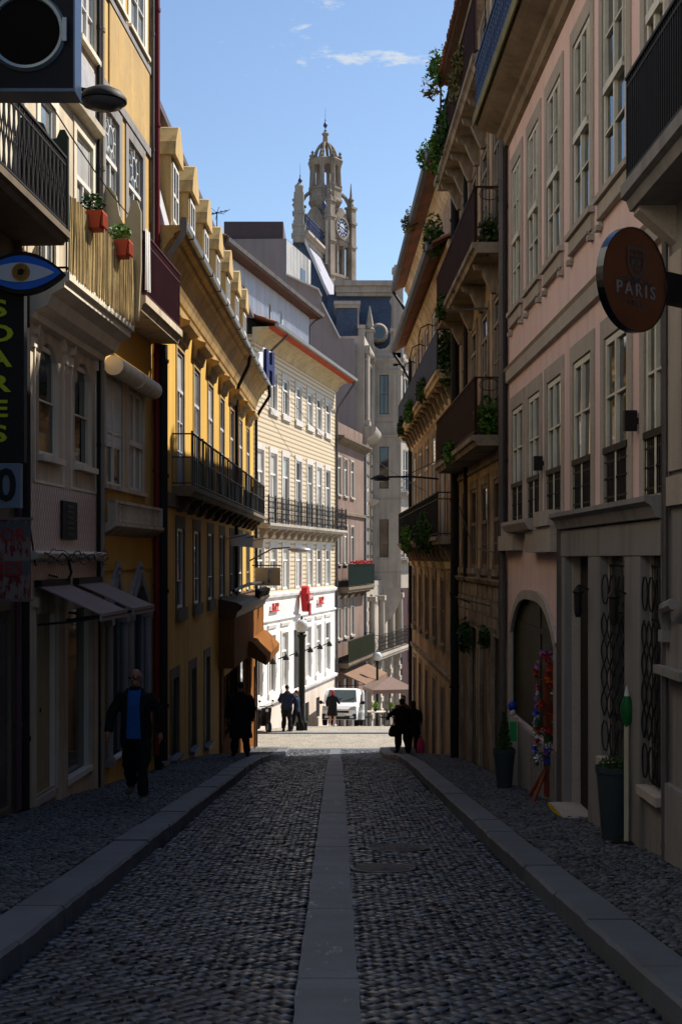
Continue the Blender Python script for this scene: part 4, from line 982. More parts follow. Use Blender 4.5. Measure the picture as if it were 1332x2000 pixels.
def tiled_roof(root, f, s0, s1, o, z, back, slope, parent=None, name='roof_tiles'):
    mb = MB(); x = s0; nr = int(back/.42); rows_ = [(o-k*back/nr, z+k*back/nr*slope) for k in range(nr+1)]
    while x < s1:
        for k in range(nr):
            (o0, z0), (o1, z1) = rows_[k], rows_[k+1]; dj = rnd.uniform(-.012, .012); zl = .02
            n = 4; p0 = [(x+.11-.085*math.cos(math.pi*i/n), .075*math.sin(math.pi*i/n)) for i in range(n+1)]
            for i in range(n):
                (xa, ha), (xb, hb) = p0[i], p0[i+1]; mb.poly([(xa, -o0+dj, z0+ha+zl), (xb, -o0+dj, z0+hb+zl), (xb, -o1, z1+hb), (xa, -o1, z1+ha)])
            mb.poly([(x+.195-.22, -o0, z0), (x+.025, -o0, z0), (x+.025, -o1, z1), (x+.195-.22, -o1, z1)])
        x += .22
    mb.poly([(s0, -o+.02, z-.02), (s1, -o+.02, z-.02), (s1, back-o, z+back*slope-.02), (s0, back-o, z+back*slope-.02)])
    p = part(mb, name, clay, root, f, parent=parent); p['kind'] = 'stuff'; return p
tiled_roof(r4, F4, -.4, F4.L+.4, 1.02, 9.44, 2.2, .38)
mb = MB(); mb.tube([(F4.L+.2, -1.0, 9.35), (F4.L+.2, -.9, 9.1), (F4.L-.02, -.12, 7.9), (F4.L-.02, -.08, 7.6), (F4.L-.02, -.08, -10)], .06, 8)
mb.tube([(1.6, -1.0, 9.3), (1.2, -.4, 8.6), (1.1, -.1, 8.3)], .05, 8); part(mb, 'downpipe', leadpipe, r4, F4, 40)
part(MB().box(0, F4.L-.5, 1.2, 7, 9.1, 9.9), 'roof_body', clay, r4, F4)
for i, c in enumerate((S(518), S(544), S(566), S(592.5), S(612), S(630.5))):
    o = empty('wall_spotlight', F4.W(c, 0, -4.4), F4.rz, 'small dark wall lamp between the white ground floor windows, number %d counted from the corner' % (i+1), 'wall lamp', 'wall lamps on the white ground floor')
    o['label'] = ('small dark wall lamp nearest the mustard house corner', 'second dark wall lamp along the white ground floor', 'dark wall lamp just left of the lamp post', 'dark wall lamp just right of the lamp post', 'second last dark wall lamp along the white ground floor', 'farthest dark wall lamp, beside the brown narrow house')[i]
    MB().bar((0, 0, 0), (0, -.28, .12), .05).obj('arm', iron, o); MB().lathe([(.03, .2), (.10, .1), (.15, -.05), (.13, -.06)], (0, -.34, .02), 10).obj('lamp_shade', iron, o)
# red hanging signs
o = empty('red_cross_sign', F4.W(S(584), .15, -3.0), F4.rz, 'ornate red sign with a crossbar projecting from the white ground floor', 'sign')
mb = MB(); mb.prism([(0, .5), (-.16, .56), (-.24, .8), (-.36, 1.1), (-.34, 1.4), (-.2, 1.64), (0, 1.72), (.2, 1.64), (.34, 1.4), (.36, 1.1), (.24, .8), (.16, .56)], -.3, -.02, 'y'); mb.obj('sign_body', redsign, o)
mb = MB(); mb.box(-.5, .5, -.42, -.34, 1.02, 1.36); mb.box(-.16, .16, -.40, -.34, .35, .9); mb.obj('crossbar', mat('dark_red', (.28, .015, .02), .5), o)
put_text('RUPP', .26, cloth_white, o, (0, -.43, 1.2), (R(90), 0, 0), .01)
for i, (px, lab) in enumerate(((534, 'small red word sign left of the projecting red sign'), (624, 'small red word sign right of the projecting red sign'))):
    o = empty('red_word_sign', F4.W(S(px), 0, -2.3), F4.rz, lab, 'sign', 'red word signs on the white ground floor')
    put_text('RUPP', .46, redsign, o, (0, -.10, .2), (R(90), 0, 0), .015, 1.1); MB().box(-.7, .7, -.1, 0, .0, .05).obj('mount_rail', redsign, o)
# blue and white sign standing off the upper wall, parallel to it
o = empty('blue_letter_sign', F4.W(F4.s(515.5, .7), .1, 7.0), F4.rz, 'tall blue letter H with white edging standing off the wall below the red eave', 'sign')
Lh = F4.s(531, .7)-F4.s(515.5, .7)
MB().box(0, Lh*.3, -.72, -.60, 0, 1.3).box(Lh*.7, Lh, -.72, -.60, 0, 1.3).box(Lh*.3, Lh*.7, -.72, -.60, .52, .76).obj('letter', mat('sign_blue', (.006, .012, .09), .6), o)
MB().box(-.07, Lh*.3+.07, -.60, -.55, -.06, 1.36).box(Lh*.7-.07, Lh+.07, -.60, -.55, -.06, 1.36).box(Lh*.3+.07, Lh*.7-.07, -.60, -.55, .46, .82).obj('white_outline', cloth_white, o)
MB().bar((Lh/2, 0, .64), (Lh/2, -.56, .64), .05).obj('bracket', iron, o)
o2 = empty('rounded_white_sign', F4.W(F4.s(501, .6), .1, 6.95), F4.rz, 'white rounded shield sign with a dark mark just left of the blue letter', 'sign')
Ls = F4.s(513, .6)-F4.s(501, .6)
MB().prism([(Ls*a_, z_) for a_, z_ in ((0, .3), (.3, .02), (.7, .0), (1, .3), (1.05, .7), (.95, 1.0), (.6, 1.2), (.2, 1.1), (0, .8))], -.6, -.5, 'y').obj('sign_body', cloth_white, o2); MB().prism([(Ls*.55, .15), (Ls*.8, .35), (Ls*.85, .7), (Ls*.7, .5)], -.63, -.6, 'y').obj('dark_mark', mat('sign_blue', (.006, .012, .09), .6), o2)
MB().bar((Ls/2, 0, .6), (Ls/2, -.5, .6), .05).obj('bracket', iron, o2)
# pale blue corrugated upper house behind
F4b = Fac((-3.35-.75*F4.n.x-.62, 49.2-.75*F4.n.y), (-.07-.75*F4.n.x-.6, 67.6-.75*F4.n.y-3.6), side_z(60))
r4b = F4b.root('corrugated_rooftop_house', 'pale blue corrugated rooftop storey with a red tiled roof above the ribbed tile house', 'building')
S = F4b.s
wb = [(S(px)-.32, S(px)+.32, 10.25, 11.35) for px in (475, 526, 548)]
mb = MB(); x = 0; n = 0
def hole_at(x, z): return any(a < x < b and c < z < e for a, b, c, e in wb)
wall(r4b, F4b, 0, F4b.L, 6, 12.1, wb, .1, [corr, white], D=5)
while x < F4b.L:
    segs = [(9.0, 12.1)]
    for a, b, c, e in wb:
        if a-.06 < x < b+.02: segs = [(9.0, c), (e, 12.1)]
    for z0, z1 in segs: mb.prism([(x, 0), (x+.03, -.035), (x+.07, -.035), (x+.10, 0)], z0, z1, 'z')
    x += .2
part(mb, 'corrugation', corr, r4b, F4b)['kind'] = 'stuff'
for a, b, c, e in wb: window(r4b, F4b, a, b, c, e, .09, mat('grey_frame', (.4, .38, .34), .6), glass, 1, (1,), .06)
part(MB().prism([(-.55, 12.05), (-.62, 12.25), (-.5, 12.3), (2.6, 13.6), (5, 12.3), (5, 12.05)], -.3, F4b.L+.45, 'x'), 'roof', wood, r4b, F4b)
part(MB().prof([(.5, 12.1), (.66, 12.12), (.70, 12.26), (.5, 12.26)], -.3, F4b.L+.5), 'gutter', leadpipe, r4b, F4b)
tiled_roof(r4b, F4b, -.3, F4b.L+.4, .56, 12.3, 2.8, .40)
mb = MB(); mb.tube([(F4b.L+.4, -.6, 12.1), (F4b.L+.1, -.3, 11.9), (F4b.L-.05, -.06, 11.6), (F4b.L-.05, -.06, 8)], .05, 8); part(mb, 'downpipe', leadpipe, r4b, F4b)
# dark clad box and big greige gable behind
DG = 74.5
gz_ = tag(empty('greige_gable_building', P(560, 1090, DG)+Vector((0, 0, -11)), 0), 'tall plain greige gable wall with a stepped sloping top edge behind the tile house', 'building')
lc = lambda px, py, d=DG: ((px-VX)/FPX*d, (HZ-py)/FPX*d)
pr = [lc(*q) for q in ((437, 467), (559, 466), (559, 537), (622, 566), (628, 578), (629, 592), (664, 661), (692, 661), (693, 677), (695, 1500), (437, 1500))]
wl = gz_.location
MB().prism([(x-wl.x, z-wl.z) for x, z in pr], DG-wl.y, DG+5-wl.y, 'y').obj('gable_wall', greige, gz_)
cp = [lc(*q) for q in ((559, 537), (622, 566), (628, 578), (629, 592), (664, 661))]
mb = MB()
for a, b in zip(cp[:-1], cp[1:]):
    if abs(a[0]-b[0]) > .1: mb.bar((a[0]-wl.x, DG-.08-wl.y, a[1]-wl.z), (b[0]-wl.x, DG-.08-wl.y, b[1]-wl.z), .5, .07, up=(0, 0, 1))
mb.obj('coping', mat('coping_white', (.7, .68, .65), .7), gz_)
a, b = lc(437, 467), lc(553, 430)
MB().box(a[0]-wl.x, b[0]-wl.x, .3, 6, a[1]-wl.z, b[1]-wl.z).obj('roof_box', clad, gz_)
mb = MB()
for k in range(9): z = a[1]+(b[1]-a[1])*k/9-wl.z; mb.box(a[0]-wl.x-.01, b[0]-wl.x+.01, .26, .3, z, z+.03)
mb.obj('cladding_rib', clad, gz_)
F5c = Fac((lc(559, 0)[0], DG), (lc(559, 0)[0]+1.3, DG+5.2), 0); 
mb = MB()
for k in range(16):
    t = k*.32; mb.bar((F5c.a.x+F5c.u.x*t-wl.x, DG+F5c.u.y*t-wl.y, 537*0+lc(0, 560)[1]-wl.z-1.5), (F5c.a.x+F5c.u.x*t-wl.x, DG+F5c.u.y*t-wl.y, lc(0, 466)[1]-wl.z), .05)
mb.obj('standing_seam', zinc, gz_)
MB().prism([(F5c.a.x-wl.x+.03, .02), (F5c.b.x-wl.x+.02, 5.3), (F5c.b.x-1-wl.x, 5.3), (F5c.a.x-wl.x-.04, .02)], lc(0, 700)[1]-wl.z, lc(0, 468)[1]-wl.z, 'z').obj('metal_side', mat('metal_side', (.50, .48, .45), .5, metal=.2), gz_)
MB().prism([(F5c.a.x+.75-wl.x+.04, 3.0), (F5c.a.x+.98-wl.x+.05, 3.9), (F5c.a.x+.9-wl.x-.1, 3.9), (F5c.a.x+.67-wl.x-.1, 3.0)], lc(0, 540)[1]-wl.z, lc(0, 500)[1]-wl.z, 'z').obj('slot_window', glass, gz_)

# ---- narrow brown house
F5 = Fac((-.05, 67.7), (1.63, 75.7), -10.5)
r5 = F5.root('narrow_brown_house', 'narrow brown stone house with red-flowered balcony beside the ribbed tile house', 'building')
S = F5.s; c5 = [S(662), S(674.5), S(687.5)]; cw = .42
br5 = mat('pinkish_brown_stone', (.21, .15, .125), .9, (.16, .10, .08), .8, .8, .5, .3)
hs = []
for z0, z1 in ((3.4, 5.4), (-.3, 1.75), (-4.3, -2.1)): hs += [(c-cw, c+cw, z0, z1) for c in c5]
g5 = [(S(662)-.5, S(662)+.5, -10.4, -6.6), (S(676)-.6, S(676)+.6, -10.4, -6.6), (S(692)-.6, S(692)+.6, -10.4, -6.6)]
wall(r5, F5, .02, F5.L, -13, 6.4, hs+g5, .18, [br5, br5], D=6)
for h in hs: window(r5, F5, *h, .14, white, glass_pale, 2, (1,), .06, transom=.72, panes=False); surround(r5, F5, *h, .10, .05, stonelight, sill=.1)
for h in g5: part(MB().bo(h[0], h[1], -.16, -.12, h[2], h[3]), 'shop_window', glass, r5, F5)
part(MB().prof([(0, 6.1), (.3, 6.25), (.45, 6.4), (.45, 6.5), (0, 6.55)], 0, F5.L+.1), 'cornice', brownstone, r5, F5)
part(MB().prof([(0, 2.3), (.12, 2.35), (.12, 2.5), (0, 2.55)], 0, F5.L), 'string_course', brownstone, r5, F5)
part(MB().bo(.3, F5.L-.3, -.35, -.1, 6.55, 7.3), 'parapet', br5, r5, F5)
b5 = balcony(r5, F5, .25, F5.L-.1, -1.55, -.3, .6, .3, brownstone, iron, .25, None, 4, sheet=mat('bottle_green', (.004, .010, .008), .8, spec=.03))
mb = MB(); leaves(mb, (F5.L/2, -.66, -.22), F5.L/2-.3, .10, .09, 320, .13); part(mb, 'red_flowers', redsign, r5, F5, parent=b5)
balcony(r5, F5, .25, F5.L-.1, -5.6, -4.4, .6, .25, brownstone, iron, .25, None, 4, sheet=mat('moss_green', (.012, .014, .006), .8, spec=.03))
mb = MB(); mb.tube([(F5.L-.02, -.08, 6), (F5.L-.02, -.08, -10)], .07, 8); part(mb, 'downpipe', zinc, r5, F5, 40)
o = empty('cafe_awning', F5.W(.3, .0, -7.0), F5.rz, 'brown striped awning let down over the narrow brown house shopfront', 'awning')
mb = MB(); n = 10; L_ = 6.8
for k in range(n): mb.prism([(-.05, .95), (-1.5, .3-.05*(k % 2)), (-1.5, .1), (-1.53, .1), (-1.53, .34), (-.05, 1.0)], L_*k/n, L_*(k+1)/n-.01, 'x')
mb.obj('canopy', mat('brown_canvas', (.20, .12, .08), .9), o); MB().bar((0, 0, .2), (0, -1.5, .3), .04).bar((L_, 0, .2), (L_, -1.5, .3), .04).obj('awning_arm', iron, o)

# ================================================================== CLOCK TOWER MANSION
base6 = -11.0
r6 = empty('clock_tower_mansion', (2.0, 80, base6), 0, 'pale stone mansion with blue slate roofs, a projecting bay and an open clock tower', 'building')
L6 = Vector(r6.location)
def wp(mb, name, m, smooth=None, parent=None):
    if parent is not None: return mb.obj(name, m, parent, (0,0,0), smooth)
    return mb.obj(name, m, r6, tuple(-L6), smooth)
F6L = Fac((1.63, 76), (2.17, 81), base6); F6B = Fac((2.17, 81), (4.05, 81), base6); F6R = Fac((4.05, 81), (4.78, 82.8), base6); F6M = Fac((1.66, 76.05), (4.2, 86.5), base6)
# oriel bay
bw = []
for z0, z1 in ((9.1, 11.6), (4.4, 7.05), (.05, 2.45)):
    bw.append((F6B.s(741), F6B.s(759), z0, z1))
wall(r6, F6B, 0, F6B.L, -1.9, 13, bw, .15, [stonelight, brownstone], D=4)
for i, h in enumerate(bw):
    window(r6, F6B, *h, .12, mat('bronze_frame', (.09, .075, .05), .5), glass, 1 if i else 2, (1, 2) if i else (1, 1), .05, panes=True)
    part(MB().bo(h[0]-.08, h[1]+.08, 0, .06, h[2]-.12, h[2]-.02), 'window_sill', stonelight, r6, F6B)
for z, o, t in ((12.3, .22, .35), (11.75, .12, .12), (8.55, .06, .07), (7.62, .18, .16), (3.7, .05, .05), (-.95, .05, .05)):
    mb = MB(); mb.prof([(0, z), (o, z+t*.5), (o, z+t), (0, z+t)], -.02, F6B.L+.02); part(mb, 'string_course', stonelight, r6, F6B)
    mb = MB(); mb.prof([(0, z), (o, z+t*.5), (o, z+t), (0, z+t)], -.02, F6R.L+.02); part(mb, 'string_course', stonelight, r6, F6R)
    if z > 7: mb = MB(); mb.prof([(0, z), (o*1.4, z+t*.5), (o*1.4, z+t), (0, z+t)], .1, F6L.L+.02); part(mb, 'string_course', stonelight, r6, F6L)
mb = MB(); mb.bo(.0, .22, 0, .05, 8.7, 12.2).bo(F6B.L-.22, F6B.L, 0, .05, 8.7, 12.2).bo(.4, .5, 0, .03, 9.0, 11.7).bo(1.3, 1.4, 0, .03, 9.0, 11.7); part(mb, 'pilaster', stonelight, r6, F6B)
hr = [(.35, 1.55, 9.0, 11.5, 'round', .6), (.35, 1.55, 4.3, 6.9), (.35, 1.55, .0, 2.5)]
wall(r6, F6R, 0, F6R.L, -1.9, 13, hr, .2, [stonelight, stonelight], D=3)
for h in hr: window(r6, F6R, *h[:4], .2, white, glass, 2, (1, 1), .06, panes=False); 
for z in (4.2, -.1): balcony(r6, F6R, .1, F6R.L, z, z+1.0, .35, .22, stonelight, blueiron, .2, 'scroll', 0)
# ornate left side
hl = [(1.6, 3.4, 8.9, 11.6), (1.5, 3.2, 4.3, 7.0, 'round', .8), (1.5, 3.2, .0, 2.6), (1.5, 3.2, -4.2, -1.6)]
wall(r6, F6L, 0, F6L.L, -5.0, 13.2, hl, .35, [stonelight, stonelight], D=4)
for h in hl: window(r6, F6L, *h[:4], .3, mat('bronze_frame', (.09, .075, .05), .5), glass, 2, (1,), .08, panes=False)
mb = MB()
for s_ in (.35, 1.0, 3.9, 4.6): mb.tube([(s_, -.12, 8.2), (s_, -.12, 12.2)], .13, 8); mb.bo(s_-.2, s_+.2, 0, .32, 12.2, 12.5); mb.bo(s_-.2, s_+.2, 0, .3, 7.9, 8.2)
for s_ in (.15, 1.2, 3.6, 4.8):
    for k in range(15): mb.bo(s_-.14-.06*(k % 2), s_+.14, 0, .16, -4.6+k*.8, -4.0+k*.8)
mb.prof([(0, 7.0), (.5, 7.3), (.7, 7.6), (.7, 7.8), (0, 7.85)], -.1, F6L.L); mb.prof([(0, 3.2), (.4, 3.4), (.55, 3.6), (0, 3.7)], 2.8, F6L.L)
part(mb, 'ornament', stonelight, r6, F6L, 40)
# recessed lower storeys, columns, corbel arch, balcony
hm = [(1.0, 2.6, -5.2, -2.2, 'round', .6), (3.9, 5.6, -5.2, -2.2, 'round', .6), (6.8, 8.4, -5.2, -2.2, 'round', .6), (1.0, 2.6, -10.6, -6.9, 'round', .7), (3.9, 5.6, -10.6, -6.9, 'round', .7), (6.8, 8.4, -10.6, -6.9, 'round', .7)]
wall(r6, F6M, 0, F6M.L, -14, -1.4, hm, .5, [stonelight, stonelight], D=4)
for h in hm: window(r6, F6M, *h[:4], .45, mat('bronze_frame', (.09, .075, .05), .5), glass, 2, (1, 2), .08, panes=False)
b6 = balcony(r6, F6M, .1, F6M.L, -5.75, -4.6, .8, .35, stonelight, iron, .3, 'scroll', 6, r=.025, bm_=stonelight, bdrop=.6)
mb = MB()
for s_ in (.5, 3.2, 6.2, 9.2):
    mb.tube([(s_, -.35, -5.7), (s_, -.35, -2.6)], [.22, .18], 10); mb.bo(s_-.25, s_+.25, 0, .6, -2.6, -2.3)
    mb.bo(s_-.25, s_+.25, 0, .35, -14, -6.1)
    for k in range(5): mb.bo(s_-.3, s_+.3, 0, .42, -9.6+k*.75, -9.3+k*.75)
part(mb, 'column', stonelight, r6, F6M, 40)
mb = MB(); n = 10   # quarter arch carrying the bay
pr_ = [(4.05, -1.9), (2.2, -1.9), (2.2, -4.4)]+[(2.3+1.75*math.sin(k/n*math.pi/2)**1.0, -4.4+2.3*(1-math.cos(k/n*math.pi/2))**.9) for k in range(n+1)]
mb.prism([(x, z) for x, z in pr_], 81, 82.5, 'y'); wp(mb, 'corbel_arch', stonelight)
mb = MB(); mb.box(-3, 4.0, 85.2, 95, -14, 13.2); mb.box(1.7, 2.3, 81.6, 86, -5, 13.2); wp(mb, 'rear_block', stonelight)
# slate mansard facing down the street with cornice and oculus
X = lambda px, d: (px-VX)/FPX*d
Z = lambda py, d: (HZ-py)/FPX*d
mb = MB(); mb.prism([(83.0, Z(690, 83)), (84.3, Z(575, 84.3)), (92, Z(575, 84.3)), (92, Z(690, 83))], X(640, 84), X(772, 84), 'x'); wp(mb, 'slate_roof', slate)
mb = MB(); mb.box(X(655, 84), X(786, 84), 83.8, 92, Z(572, 84), Z(560, 84)); mb.box(X(655, 84)-.1, X(786, 84)+.1, 83.6, 92, Z(560, 84), Z(550, 84)); mb.box(X(657, 84), X(784, 84), 83.95, 92, Z(578, 84), Z(572, 84)); wp(mb, 'cornice', stonelight)
oc = (X(739, 82.6), Z(650, 82.6))
mb = MB(); n = 20
for k in range(n):
    t0, t1 = 2*math.pi*k/n, 2*math.pi*(k+1)/n
    for ra, rb, y0, y1 in ((.62, .50, 82.5, 82.35), (.50, .40, 82.35, 82.5), (.62, .62, 82.5, 83.6)):
        mb.poly([(oc[0]+ra*math.cos(t0), y0, oc[1]+ra*math.sin(t0)), (oc[0]+ra*math.cos(t1), y0, oc[1]+ra*math.sin(t1)), (oc[0]+rb*math.cos(t1), y1, oc[1]+rb*math.sin(t1)), (oc[0]+rb*math.cos(t0), y1, oc[1]+rb*math.sin(t0))])
wo_ = wp(mb, 'oculus', stonelight)
wp(MB().prism([(oc[0]+.42*math.cos(k*math.pi/10), oc[1]+.42*math.sin(k*math.pi/10)) for k in range(20)], 82.48, 82.6, 'y'), 'pane', glass, None, wo_)
mb = MB()    # curved parapet under the slate
pp = [(X(727, 82), Z(700, 82)), (X(727, 82), Z(668, 82)), (X(731, 82), Z(680, 82)), (X(740, 82), Z(686, 82)), (X(752, 82), Z(684, 82)), (X(760, 82), Z(676, 82)), (X(763, 82), Z(655, 82)), (X(764, 82), Z(600, 82)), (X(760, 82), Z(592, 82)), (X(764, 82), Z(584, 82)), (X(768, 82), Z(560, 82)), (X(786, 82), Z(560, 82)), (X(786, 82), Z(700, 82))]
mb.prism(pp, 81.2, 81.7, 'y'); wp(mb, 'scrolled_parapet', stonelight)
mb = MB()
def pier(px0, px1, py0, py1, d, dep=.8): mb.box(X(px0, d), X(px1, d), d, d+dep, Z(py1, d), Z(py0, d))
pier(768, 787, 530, 715, 81); pier(766, 790, 522, 531, 81); pier(770, 785, 517, 522, 81); pier(764, 791, 550, 556, 80.9); pier(762, 790, 640, 648, 80.9); pier(789, 797, 650, 715, 82)
pier(715, 730, 645, 715, 81.3); pier(713, 733, 643, 648, 81.2); pier(700, 713, 640, 720, 80); pier(698, 714, 634, 641, 79.9); pier(692, 703, 678, 700, 77)
mb.lathe([(.32, 0), (.2, .1), (.26, .2), (.02, 1.5)], (X(722, 81.7), 81.7, Z(643, 81.7)), 8)
wp(mb, 'pier', stonelight)
mb = MB(); d = 80.5; mb.box(X(657, d), X(700, d), d, d+3, Z(668, d), Z(602, d)); dmr = wp(mb, 'slate_dormer', slate)
wp(MB().box(X(654, d), X(702, d), d-.15, d+3, Z(602, d), Z(596, d)).box(X(652, d), X(704, d), d-.25, d+3, Z(596, d), Z(589, d)).box(X(698, d), X(701, d), d-.03, d+.2, Z(668, d), Z(602, d)), 'cap', stonelight, None, dmr)
# side mansard running away, with white coping, parapet and blue railing
D5 = 85.0; dirm = Vector((.23, 1)); 
pf = [(572, 720), (572, 471), (594, 471), (604, 495), (615, 520), (628, 552), (642, 582), (653, 610), (662, 640), (668, 700), (668, 720)]
A = [Vector((X(a, D5), D5, Z(b, D5))) for a, b in pf]; B = [v+Vector((dirm.x*9.2, 9.2, 0)) for v in A]
mb = MB(); mb.poly(A, 0); mb.poly(B, 0)
for k in range(len(A)):
    j = (k+1) % len(A); mb.poly([A[k], A[j], B[j], B[k]], 1 if 2 <= k <= 8 else 0)
wp(mb, 'side_mansard', [slate, slate_lit])
mb = MB()
for k in range(2, 9): mb.bar(A[k]+Vector((.05, -.1, .03)), A[k+1]+Vector((.05, -.1, .03)), .16, .28, up=(0, 1, 0))
wp(mb, 'coping', MATS['coping_white'])
def along(px0, t0, t1, o0, o1, z0, z1, mb):
    a = Vector((X(px0, D5), D5)); u = dirm.normalized(); n_ = Vector((u.y, -u.x))
    q = [a+u*t0+n_*o0, a+u*t1+n_*o0, a+u*t1+n_*o1, a+u*t0+n_*o1]; mb.prism([(p.x, p.y) for p in q], z0, z1, 'z')
mb = MB(); along(594, -.3, 9.0, -.5, .05, Z(471, D5), Z(462, D5), mb); along(594, -.3, 9.0, -.6, .22, Z(462, D5), Z(457, D5), mb); along(594, -.35, 9.1, -.7, .4, Z(457, D5), Z(452, D5), mb); wp(mb, 'parapet_cornice', stonelight)
mb = MB(); a = Vector((X(594, D5), D5)); u = dirm.normalized(); p0, p1 = a+u*.3, a+u*7.4
rail_mesh(mb, [(p0.x, p0.y), (p1.x, p1.y)], Z(452, D5), Z(452, D5)+1.25, .42, .05, .09, 'scroll', .85); wp(mb, 'roof_railing', blueiron)
mb = MB()
def pier2(px0, px1, py0, py1, d, dep=.9): mb.box(X(px0, d), X(px1, d), d, d+dep, Z(py1, d), Z(py0, d))
d = 84.6; pier2(572, 596, 440, 472, d); pier2(570, 597, 436, 441, d-.05); pier2(569, 597, 455, 460, d-.05); pier2(574, 593, 375, 440, d); pier2(571, 595, 412, 416, d-.05); pier2(576, 592, 362, 375, d, .7)
mb.lathe([(.26, 0), (.12, .15), (.25, .35), (.08, .5), (.02, 1.35)], (X(577, d), d+.3, Z(398, d)), 8); mb.lathe([(.32, 0), (.1, .3), (.03, .4)], (X(584, d), d+.4, Z(362, d)), 8)
wp(mb, 'corner_pier', stonelight)
def finial(x, y, z, s, mb):
    mb.lathe([(.05*s, 0), (.05*s, .35*s), (.22*s, .42*s), (.05*s, .5*s), (.06*s, .75*s), (.26*s, 1.0*s), (.30*s, 1.2*s), (.2*s, 1.4*s), (.08*s, 1.62*s), (.05*s, 1.7*s), (.09*s, 1.85*s), (.03*s, 2.0*s), (.012*s, 3.6*s)], (x, y, z), 10)
mb = MB(); finial(X(586, d), d+.4, Z(366, d), .48, mb); finial(X(633, 87), 87, Z(422, 87), .62, mb)
wp(mb, 'iron_finial', blueiron, 40)
mb = MB(); mb.tube([(X(638, 87), 87, Z(515, 87)), (X(638, 87), 87, Z(430, 87))], .1, 6); wp(mb, 'slim_column', stonelight)
# the tower itself
TC = Vector((X(635.5, 92), 92, 0)); tw = empty('clock_tower', TC-L6, R(-35)); tw.parent = r6
def tp(mb, name, m, smooth=None): return mb.obj(name, m, tw, (0, 0, 0), smooth)
towerstone = mat('tower_stone', (.33, .28, .23), .9, (.15, .115, .085), .7, .8, .5, .35, 12)
H_ = 1.32; ang8 = math.pi/8
mb = MB()
for sx_ in (-1, 1):
    for sy_ in (-1, 1):
        c = (sx_*H_, sy_*H_); mb.box(c[0]-.27, c[0]+.27, c[1]-.27, c[1]+.27, 17, 25.1)
        for z in (19.9, 22.3, 24.0, 25.1): mb.box(c[0]-.34, c[0]+.34, c[1]-.34, c[1]+.34, z, z+.16)
        mb.lathe([(.28, 25.2), (.2, 25.5), (.12, 25.6), (.24, 25.8), (.1, 26.0), (.02, 27.0)], (c[0], c[1], 0), 8)
tp(mb, 'corner_pinnacle', towerstone)
mb = MB(); mb.box(-H_, H_, -H_, H_, 17, 20.1); mb.box(-H_-.1, H_+.1, -H_-.1, H_+.1, 20.0, 20.2); mb.box(-H_, H_, -H_, H_, 22.3, 22.7); mb.box(-H_+.12, H_-.12, -H_+.12, H_-.12, 22.7, 24.6)
tp(mb, 'tower_body', towerstone)
mb = MB()
for a in (-.42, .42):
    for b in (-H_+.05, H_-.05): mb.tube([(a, b, 20.2), (a, b, 22.3)], .13, 8); mb.tube([(b, a, 20.2), (b, a, 22.3)], .13, 8)
tp(mb, 'belfry_column', towerstone, 40)
mb = MB(); n = 12
for k in range(4):
    rot = Matrix.Rotation(k*math.pi/2, 3, 'Z'); pf_ = [(-1.0, 22.7)]+[(-1.0+2.0*i/n, 23.7+1.25*math.sin(math.pi*i/n)) for i in range(n+1)]+[(1.0, 22.7)]
    A_ = [rot @ Vector((H_+.10, x, z)) for x, z in pf_]; B_ = [rot @ Vector((H_-.2, x, z)) for x, z in pf_]; m_ = len(A_)
    mb.poly(A_); mb.poly(B_)
    for i in range(m_): mb.poly([A_[i], A_[(i+1) % m_], B_[(i+1) % m_], B_[i]])
tp(mb, 'arched_gable', towerstone)
face = MB(); n = 28; R0 = .66
face.poly([(H_+.13, R0*math.cos(2*math.pi*k/n), 23.5+R0*math.sin(2*math.pi*k/n)) for k in range(n)]); cf = tp(face, 'clock_face', mat('clock_blue', (.035, .06, .18), .4))
mb = MB()
for k in range(12):
    t = k*math.pi/6; mb.bar((H_+.15, .43*math.cos(t), 23.5+.43*math.sin(t)), (H_+.15, .60*math.cos(t), 23.5+.60*math.sin(t)), .09, .02, up=(1, 0, 0))
mb.poly([(H_+.15, .33*math.cos(2*math.pi*k/16), 23.5+.33*math.sin(2*math.pi*k/16)) for k in range(16)]); mb.obj('hour_marks', mat('clock_white', (.62, .66, .72), .5), cf)
MB().bar((H_+.19, 0, 23.5), (H_+.19, -.52, 23.62), .07, .02, up=(1,0,0)).bar((H_+.19, 0, 23.5), (H_+.19, .3, 23.38), .09, .02, up=(1,0,0)).obj('clock_hand', black, cf)
mb = MB(); 
for k in range(n): t0, t1 = 2*math.pi*k/n, 2*math.pi*(k+1)/n; mb.bar((H_+.14, .74*math.cos(t0), 23.5+.74*math.sin(t0)), (H_+.14, .74*math.cos(t1), 23.5+.74*math.sin(t1)), .16, .12, up=(1,0,0))
mb.obj('clock_rim', towerstone, cf)
mb = MB(); mb.lathe([(.85, 24.4), (.9, 24.9), (1.15, 25.35), (1.25, 25.5), (1.25, 25.65), (1.18, 25.7), (1.18, 26.3), (1.24, 26.35), (1.24, 26.5), (.3, 26.5)], seg=8, ang=ang8); tp(mb, 'lantern_drum', towerstone)
mb = MB()
for k in range(4):
    t = math.pi/4+k*math.pi/2; q = [(math.cos(t)*r_, math.sin(t)*r_, z_) for r_, z_ in ((1.15, 26.2), (1.45, 25.95), (1.7, 25.5), (1.86, 24.9))]; mb.tube(q, .14, 6)
tp(mb, 'flying_buttress', towerstone)
mb = MB()
